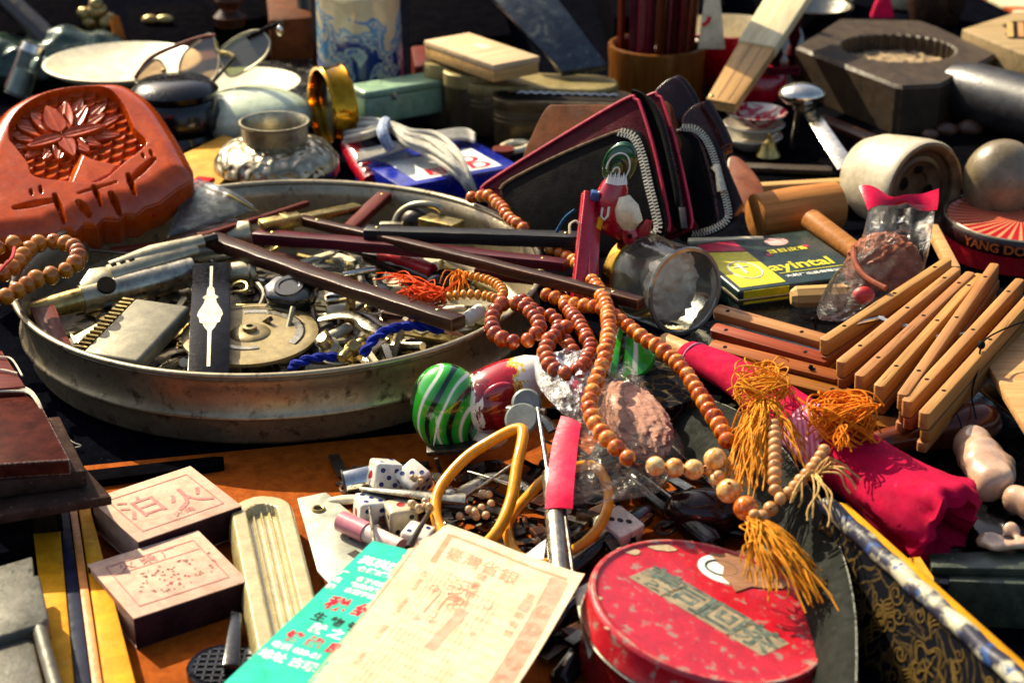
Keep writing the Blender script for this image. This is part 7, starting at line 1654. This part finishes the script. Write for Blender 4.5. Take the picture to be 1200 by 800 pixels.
for k, (ol, m) in enumerate(((((228, 52), (246, 40), (256, 60), (254, 86), (238, 100), (214, 98), (210, 80), (216, 62)), lens), (((258, 60), (280, 42), (304, 36), (316, 48), (312, 64), (296, 78), (272, 90), (262, 80)), lens2), (((160, 90), (178, 72), (188, 72), (194, 84), (186, 96), (162, 98)), lens))):
    pts = spline([onp(x, y, pG, nG) for x, y in ol], 5, closed=True)
    T.part('lens', MB().prism(pts, -nG*.2), m); T.part('lens_rim', MB().tube(pts, .09, 6, closed=True), nickel)
T.part('bridge', MB().tube(spline([onp(x, y, pG, nG)+nG*.2 for x, y in ((254, 50), (258, 62), (268, 64), (276, 68))], 5), .16, 8), brassy)
T.part('temple', MB().tube([onp(246, 100, pG, nG), onp(278, 70, pG, nG)+nG*.4], .14, 8), iron)
T.part('temple', MB().tube(spline([onp(158, 92, pG, nG), onp(180, 66, pG, nG), onp(230, 46, pG, nG), onp(252, 42, pG, nG)], 6), .16, 8), redwood)
T.part('temple', MB().bar(onp(290, 44, pG, nG), onp(330, 26, pG, nG), .5, .3), black_pl)
T.part('hinge', MB().ell(onp(328, 36, pG, nG), (.25, .2, .4)), silver); T.part('hinge', MB().ell(onp(192, 83, pG, nG), .2), brassy)
solo('saucer_dish', 'small cream dish under the eyeglasses', 'dish', MB().lathe([(.01, 0), (2.5, 0), (4.4, 1.0), (4.5, 1.1), (2.4, .4), (.01, .3)], 48, T3(P(285, 112, 3.2))), ivory)
solo('wooden_tray', 'brown wooden tray edge behind the eyeglasses', 'tray', slab([(205, 50), (330, 14), (352, 22), (352, 50), (240, 70)], 3.0, 2.6, .2), wood('tray_wood', '#6a3a14', '#8a5424', '#4a2408', sc=.8, rough=.4))
solo('brown_box', 'dim tan box at the back beside the porcelain cup', 'box', slab([(312, -6), (362, -10), (366, 20), (315, 24)], 6.0, 5.9, .2), tan)
solo('black_bottle', 'slim black bottle with silver ring left of the porcelain cup', 'bottle', MB().lathe([(.01, 0), (1.1, 0), (1.2, .3), (1.2, 4.4), (.9, 4.8), (.8, 10), (.01, 10.1)], 28, T3(P(364, 86, .1))), black_pl)
blkm = mat('black_white_marbled', '#0e0e10', '#16161a', sc=.8, rough=.3, spots='#8a8474', spsc=1.2, sp=(.58, .62))
solo('marbled_box', 'black and white marbled box behind the celadon box', 'box', slab([(300, 72), (366, 68), (380, 124), (330, 150), (300, 130)], 2.6, 2.5, .2), blkm)
# dark lantern shapes, upper left
T = Thing('brass_hanger', 'brass scroll fitting hanging at the upper left', 'fitting', P(115, 48, 3))
bz = mat('antique_brass', '#8a7444', '#a89260', sc=1, rough=.35, metal=.9, bump=.2)
yb = P(115, 60, 2).y
for px, py, r in ((113, 6, .7), (112, 14, .8), (118, 13, .7), (100, 17, .65), (97, 15, .5), (106, 26, .7), (127, 27, .95), (110, 30, .5)): T.part('scroll_knob', MB().ell(PY(px, py, yb), r, None, 16, 10), bz)
T.part('plate', MB().prism([PY(x, y, yb) for x, y in ((108, 4), (120, 4), (123, 40), (110, 42))], (0, .5, 0)).bev(.1), bz)
solo('orange_stick', 'orange bamboo stick leaning on the cream plate', 'stick', MB().tube([P(147, 72, 2.0), PY(139, 40, P(147, 72, 2).y+.5), PY(134, 20, P(147, 72, 2).y+1)], [.5, .5, .42], 12), wood('orange_bamboo', '#9a4c10', '#b8681c', sc=1, rough=.4))
solo('dark_pole', 'thick dark pole slanting across the upper left corner', 'pole', MB().tube([P(92, 82, 2.0), PY(40, 30, P(92, 82, 2).y+3), PY(-10, -16, P(92, 82, 2).y+6)], [1.0, 1.0, 1.0], 18), mat('pole_black', '#141318', '#201e24', rough=.4))
grb = mat('green_foil', '#20302a', '#3c5046', '#6a7a6c', sc=.9, rough=.25, metal=.5, bump=.9, bsc=2.5)
mb = MB().ell((0, 0, 0), (5.6, 3.0, 2.6), T3(P(82, 70, 2.4)), 44, 28).jit(.7, .5, 2)
solo('foil_parcel', 'crumpled green foil parcel under the slanting pole', 'parcel', mb, grb)
solo('foil_parcel', 'grey crumpled wrapped parcel in the upper left corner', 'parcel', MB().ell((0, 0, 0), (4.5, 3, 2.4), T3(P(5, 75, 2.2)), 36, 22).jit(.6, .5, 5), grb)
gb0, gb1 = P(20, 112, 1.5), PY(40, 52, P(20, 112, 1.5).y+1)
T = Thing('glass_bottle', 'slim glass bottle with bright cap and purple strip, behind the plaque at left', 'bottle', gb0)
T.part('barrel', MB().tube([gb0, gb0.lerp(gb1, .85)], [1.1, 1.0], 20), glz); T.part('cap', MB().tube([gb0.lerp(gb1, .85), gb1], [1.05, .9], 20), silver)
T.part('purple_strip', MB().bar(P(10, 100, 2.0)+Vector((0, -.5, 0)), PY(30, 50, P(10, 100, 2).y), .8, .4).bev(.1), mat('purple_plastic', '#4a0c30', '#641444', rough=.3))
T.part('liquid', MB().tube([gb0.lerp(gb1, .05), gb0.lerp(gb1, .5)], [.9, .8], 18), mat('clear_gel', '#8a9a94', '#a0aca4', rough=.1))
solo('bright_bauble', 'small pale glass bauble beside the slim bottle', 'bauble', MB().ell(P(49, 80, 3.0), 1.0, None, 22, 14), mat('pearl_glass', '#7a8c94', '#9aa8ac', rough=.08, coat=.6))
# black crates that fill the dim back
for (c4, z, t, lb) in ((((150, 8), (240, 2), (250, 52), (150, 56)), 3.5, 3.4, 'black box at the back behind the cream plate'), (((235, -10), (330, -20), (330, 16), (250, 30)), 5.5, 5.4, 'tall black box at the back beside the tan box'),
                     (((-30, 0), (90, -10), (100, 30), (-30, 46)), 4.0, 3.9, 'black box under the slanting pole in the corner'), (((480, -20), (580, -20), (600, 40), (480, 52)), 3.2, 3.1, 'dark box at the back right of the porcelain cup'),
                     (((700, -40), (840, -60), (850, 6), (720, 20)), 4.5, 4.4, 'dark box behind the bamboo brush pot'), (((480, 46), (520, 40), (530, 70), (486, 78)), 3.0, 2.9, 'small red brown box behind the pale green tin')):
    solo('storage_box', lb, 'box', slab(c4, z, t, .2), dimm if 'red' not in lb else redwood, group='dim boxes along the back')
T = Thing('tin_fitting', 'pair of small brass handles on the black box at the back', 'handle', P(188, 20, 4))
for px in (177, 193): T.part('handle', MB().ell(P(px, 24, 3.9), (.9, .5, .5), None, 14, 8), bz)
# top right: bowl, pink cloth corner, pale jars, red lattice stand
solo('grey_dish', 'grey metal dish behind the eight sided mould', 'dish', MB().lathe([(.01, 0), (2.5, 0), (3.4, 1.6), (3.6, 2.0), (3.3, 2.0), (2.2, .6), (.01, .5)], 40, T3(P(955, 30, .3))), steel)
for px, py, r, lb in ((965, 6, 3.2, 'pale yellowed jar at the top edge, left of the pink cloth'), (1062, 6, 3.0, 'pale yellowed jar at the top edge, right of the pink cloth')):
    solo('pale_jar', lb, 'jar', MB().lathe([(.01, 0), (r*.8, 0), (r, 1), (r, 2.4), (r*.7, 3.2), (.01, 3.2)], 36, T3(P(px, py, .1))), ivory, group='pale jars at the top edge')
solo('pink_cloth', 'bright pink cloth peak behind the eight sided mould', 'cloth', MB().prism([P(1020, 22, 3.4), P(1048, 22, 3.4), PY(1042, -12, P(1030, 22, 3.4).y+2), PY(1034, -14, P(1030, 22, 3.4).y+2)], (0, .6, .2)).bev(.1), pinkc)
solo('dark_jug', 'dark brown jug behind the eight sided mould', 'jug', MB().lathe([(.01, 0), (2.4, 0), (2.8, 1.6), (2.6, 3.6), (1.6, 4.4), (.01, 4.4)], 36, T3(P(1095, 24, .1))), mat('brown_glaze', '#22160e', '#38241a', '#6a4428', sc=.8, rough=.3))
solo('striped_cloth', 'orange and cream striped cloth at the top right corner', 'cloth', slab([(1130, -16), (1230, -20), (1240, 16), (1190, 14)], 4.4, .4, .1), mat('striped_fabric', '#a84c28', '#c8b890', '#d0c4a0', sc=.3, st=(.1, 1, 1), rough=.8, lo=.45, hi=.5))
T = Thing('lattice_stand', 'dark red turned wooden stand left of the eight sided mould', 'stand', P(918, 80, .3))
for px in (908, 928): T.part('post', MB().lathe([(.01, 0), (.6, 0), (.4, 1.0), (.7, 1.6), (.35, 2.4), (.6, 3.2), (.35, 4.2), (.7, 5.2), (.4, 7), (.01, 7)], 18, T3(P(px, 84, .3))), lred)
T.part('rail', MB().bar(P(898, 84, 4.0), P(936, 82, 4.0), .5, .6), lred)
solo('grey_block', 'small grey wooden block below the lattice stand', 'block', slab([(893, 90), (925, 84), (932, 98), (900, 104)], 1.8, 1.6, .1), ston)
solo('red_pouch', 'small scarlet pouch beside the knobbed metal press', 'pouch', MB().ell(P(888, 100, 2.4), (2.4, 1.6, 1.8), None, 24, 14).jit(.2, .5, 1), redv)
# odds and ends filling the gaps between the bigger things
solo('wooden_lath', 'dark brown lath lying slantwise below the eight sided mould', 'lath', MB().bar(P(958, 138, .6), P(1040, 172, .6), 1.4, .5).bev(.08), darkwood)
solo('wooden_lath', 'short grey lath between saucers and mallet head', 'lath', MB().bar(P(872, 196, .6), P(975, 200, .7), 1.1, .4).bev(.08), ston)
solo('brass_bell', 'little tarnished brass bell between the metal press and the mould', 'bell', MB().lathe([(.01, 0), (.9, 0), (.95, .15), (.6, .8), (.5, 1.2), (.2, 1.4), (.15, 1.8), (.01, 1.85)], 24, T3(P(900, 184, .4))), brassy)
solo('clay_dish', 'small brown clay dish at the foot of the white pot', 'dish', MB().lathe([(.01, 0), (1.2, 0), (1.8, .5), (1.9, .7), (1.7, .7), (1.0, .25), (.01, .2)], 28, T3(P(985, 238, .3))), redwood)
solo('steel_lighter', 'worn steel lighter lying by the celadon box', 'lighter', MB().bar(P(362, 176, .5), P(388, 190, .5), 1.6, .8).bev(.15), steel)
solo('brass_weight', 'small brass weight left of the pale green tin', 'weight', MB().lathe([(.01, 0), (.8, 0), (.85, .2), (.85, .9), (.4, 1.2), (.4, 1.5), (.6, 1.7), (.01, 1.9)], 24, T3(P(408, 128, .3))), brassy)
solo('bone_ring', 'yellowed bone ring beside the card box', 'ring', MB().tube([P(604, 172, .8)+1.0*Vector((math.cos(t), math.sin(t), .1*math.cos(t))) for t in np.linspace(0, 2*PI, 25)[:-1]], .26, 10, closed=True), ivory)
solo('wooden_spool', 'small wooden spool in front of the brown hide flap', 'spool', MB().lathe([(.01, 0), (.8, 0), (.8, .25), (.45, .4), (.45, 1.3), (.8, 1.45), (.8, 1.7), (.01, 1.7)], 22, T3(P(590, 200, .6))), redwood)
solo('metal_disc', 'dull round metal disc leaning behind the red bowl', 'lid', MB().lathe([(.01, 0), (2.6, 0), (2.8, .3), (2.6, .4), (.01, .5)], 36, fr(P(905, 48, 2), (1, 0, 0), (-.2, -.7, .7))), steel)
solo('dark_carving', 'dark carved wooden knob at the back left of the tan box', 'carving', MB().lathe([(.01, 0), (1.2, 0), (1.4, .8), (.8, 1.4), (1.2, 2.2), (.9, 3.2), (.3, 3.6), (.01, 3.7)], 24, T3(P(270, 30, 5.6))), darkwood)
solo('tea_scoop', 'slim bamboo scoop on the dark table behind the pale green tin', 'scoop', MB().tube([P(560, 128, .5), P(600, 138, .6), P(618, 148, .9)], [.25, .3, .6], 10, flat=((0, 0, 1), .4)), palewood)

# ------------------------------------------------------------------ small pieces go under the part that carries them
CARRY = {'zip_teeth': ('zip_tape',), 'zip_pull': ('zip_tape',), 'pip': ('cube', 'tile'), 'hub_hole': ('hub',), 'hub': ('disc',), 'eyelet_hole': ('eyelet',), 'eyelet': ('plate',),
         'rivet': ('handle', 'guard_stick'), 'eye': ('head',), 'beak': ('head',), 'comb': ('head',), 'tail_line': ('tail',), 'tail_feather': ('tail',), 'vent_hole': ('inside',), 'sticker': ('lid',), 'sticker_ring': ('lid',), 'torn_label': ('lid',),
         'chip': ('lid',), 'printed_panel': ('lid',), 'lettering': ('sheet', 'lid', 'sleeve', 'white_panel', 'rim_band'), 'striker_side': ('sleeve',), 'printed_frame': ('sleeve',), 'printed_line': ('sheet', 'sleeve'), 'printed_flowers': ('sleeve',),
         'printed_border': ('sheet',), 'printed_pagoda': ('sheet',), 'printed_road': ('sheet',), 'printed_rosette': ('sheet',), 'printed_seal': ('sheet',), 'printed_flower': ('sheet',), 'round_emblem': ('sheet',), 'yellow_panel': ('lid',), 'crimson_panel': ('lid',),
         'printed_logo': ('lid',), 'underline': ('lid',), 'pink_seal': ('lid',), 'red_dot': ('lid',), 'lid_rim': ('lid',), 'gold_scrollwork': ('side_panel',), 'scored_ring': ('grip',), 'hollow_ridge': ('block',), 'hollow': ('block',), 'pale_patch': ('lid',), 'hinge': ('lid',),
         'inlaid_figure': ('lid',), 'slot_edge': ('disc',), 'slot': ('disc', 'head'), 'lattice': ('disc',), 'groove': ('guard_stick',), 'comb_teeth': ('body',), 'raised_ring': ('block',), 'red_mark': ('card',), 'inner_wall': ('lid',), 'crimped_foil': ('lid',), 'bead_line': ('body',), 'clip': ('barrel',), 'notch': ('barrel',)}
base = lambda o: o.name.split('.')[0]
for root in [o for o in scene.objects if o.parent is None and o.type == 'EMPTY']:
    kids = list(root.children)
    for k in kids:
        for t in CARRY.get(base(k), ()):
            host = next((c for c in kids if base(c) == t and c.matrix_local == Matrix.Identity(4)), None)
            if host and base(host) not in CARRY or host and base(k) in ('hub_hole', 'lettering', 'eyelet_hole') and not host.parent.parent:
                k.parent = host; break
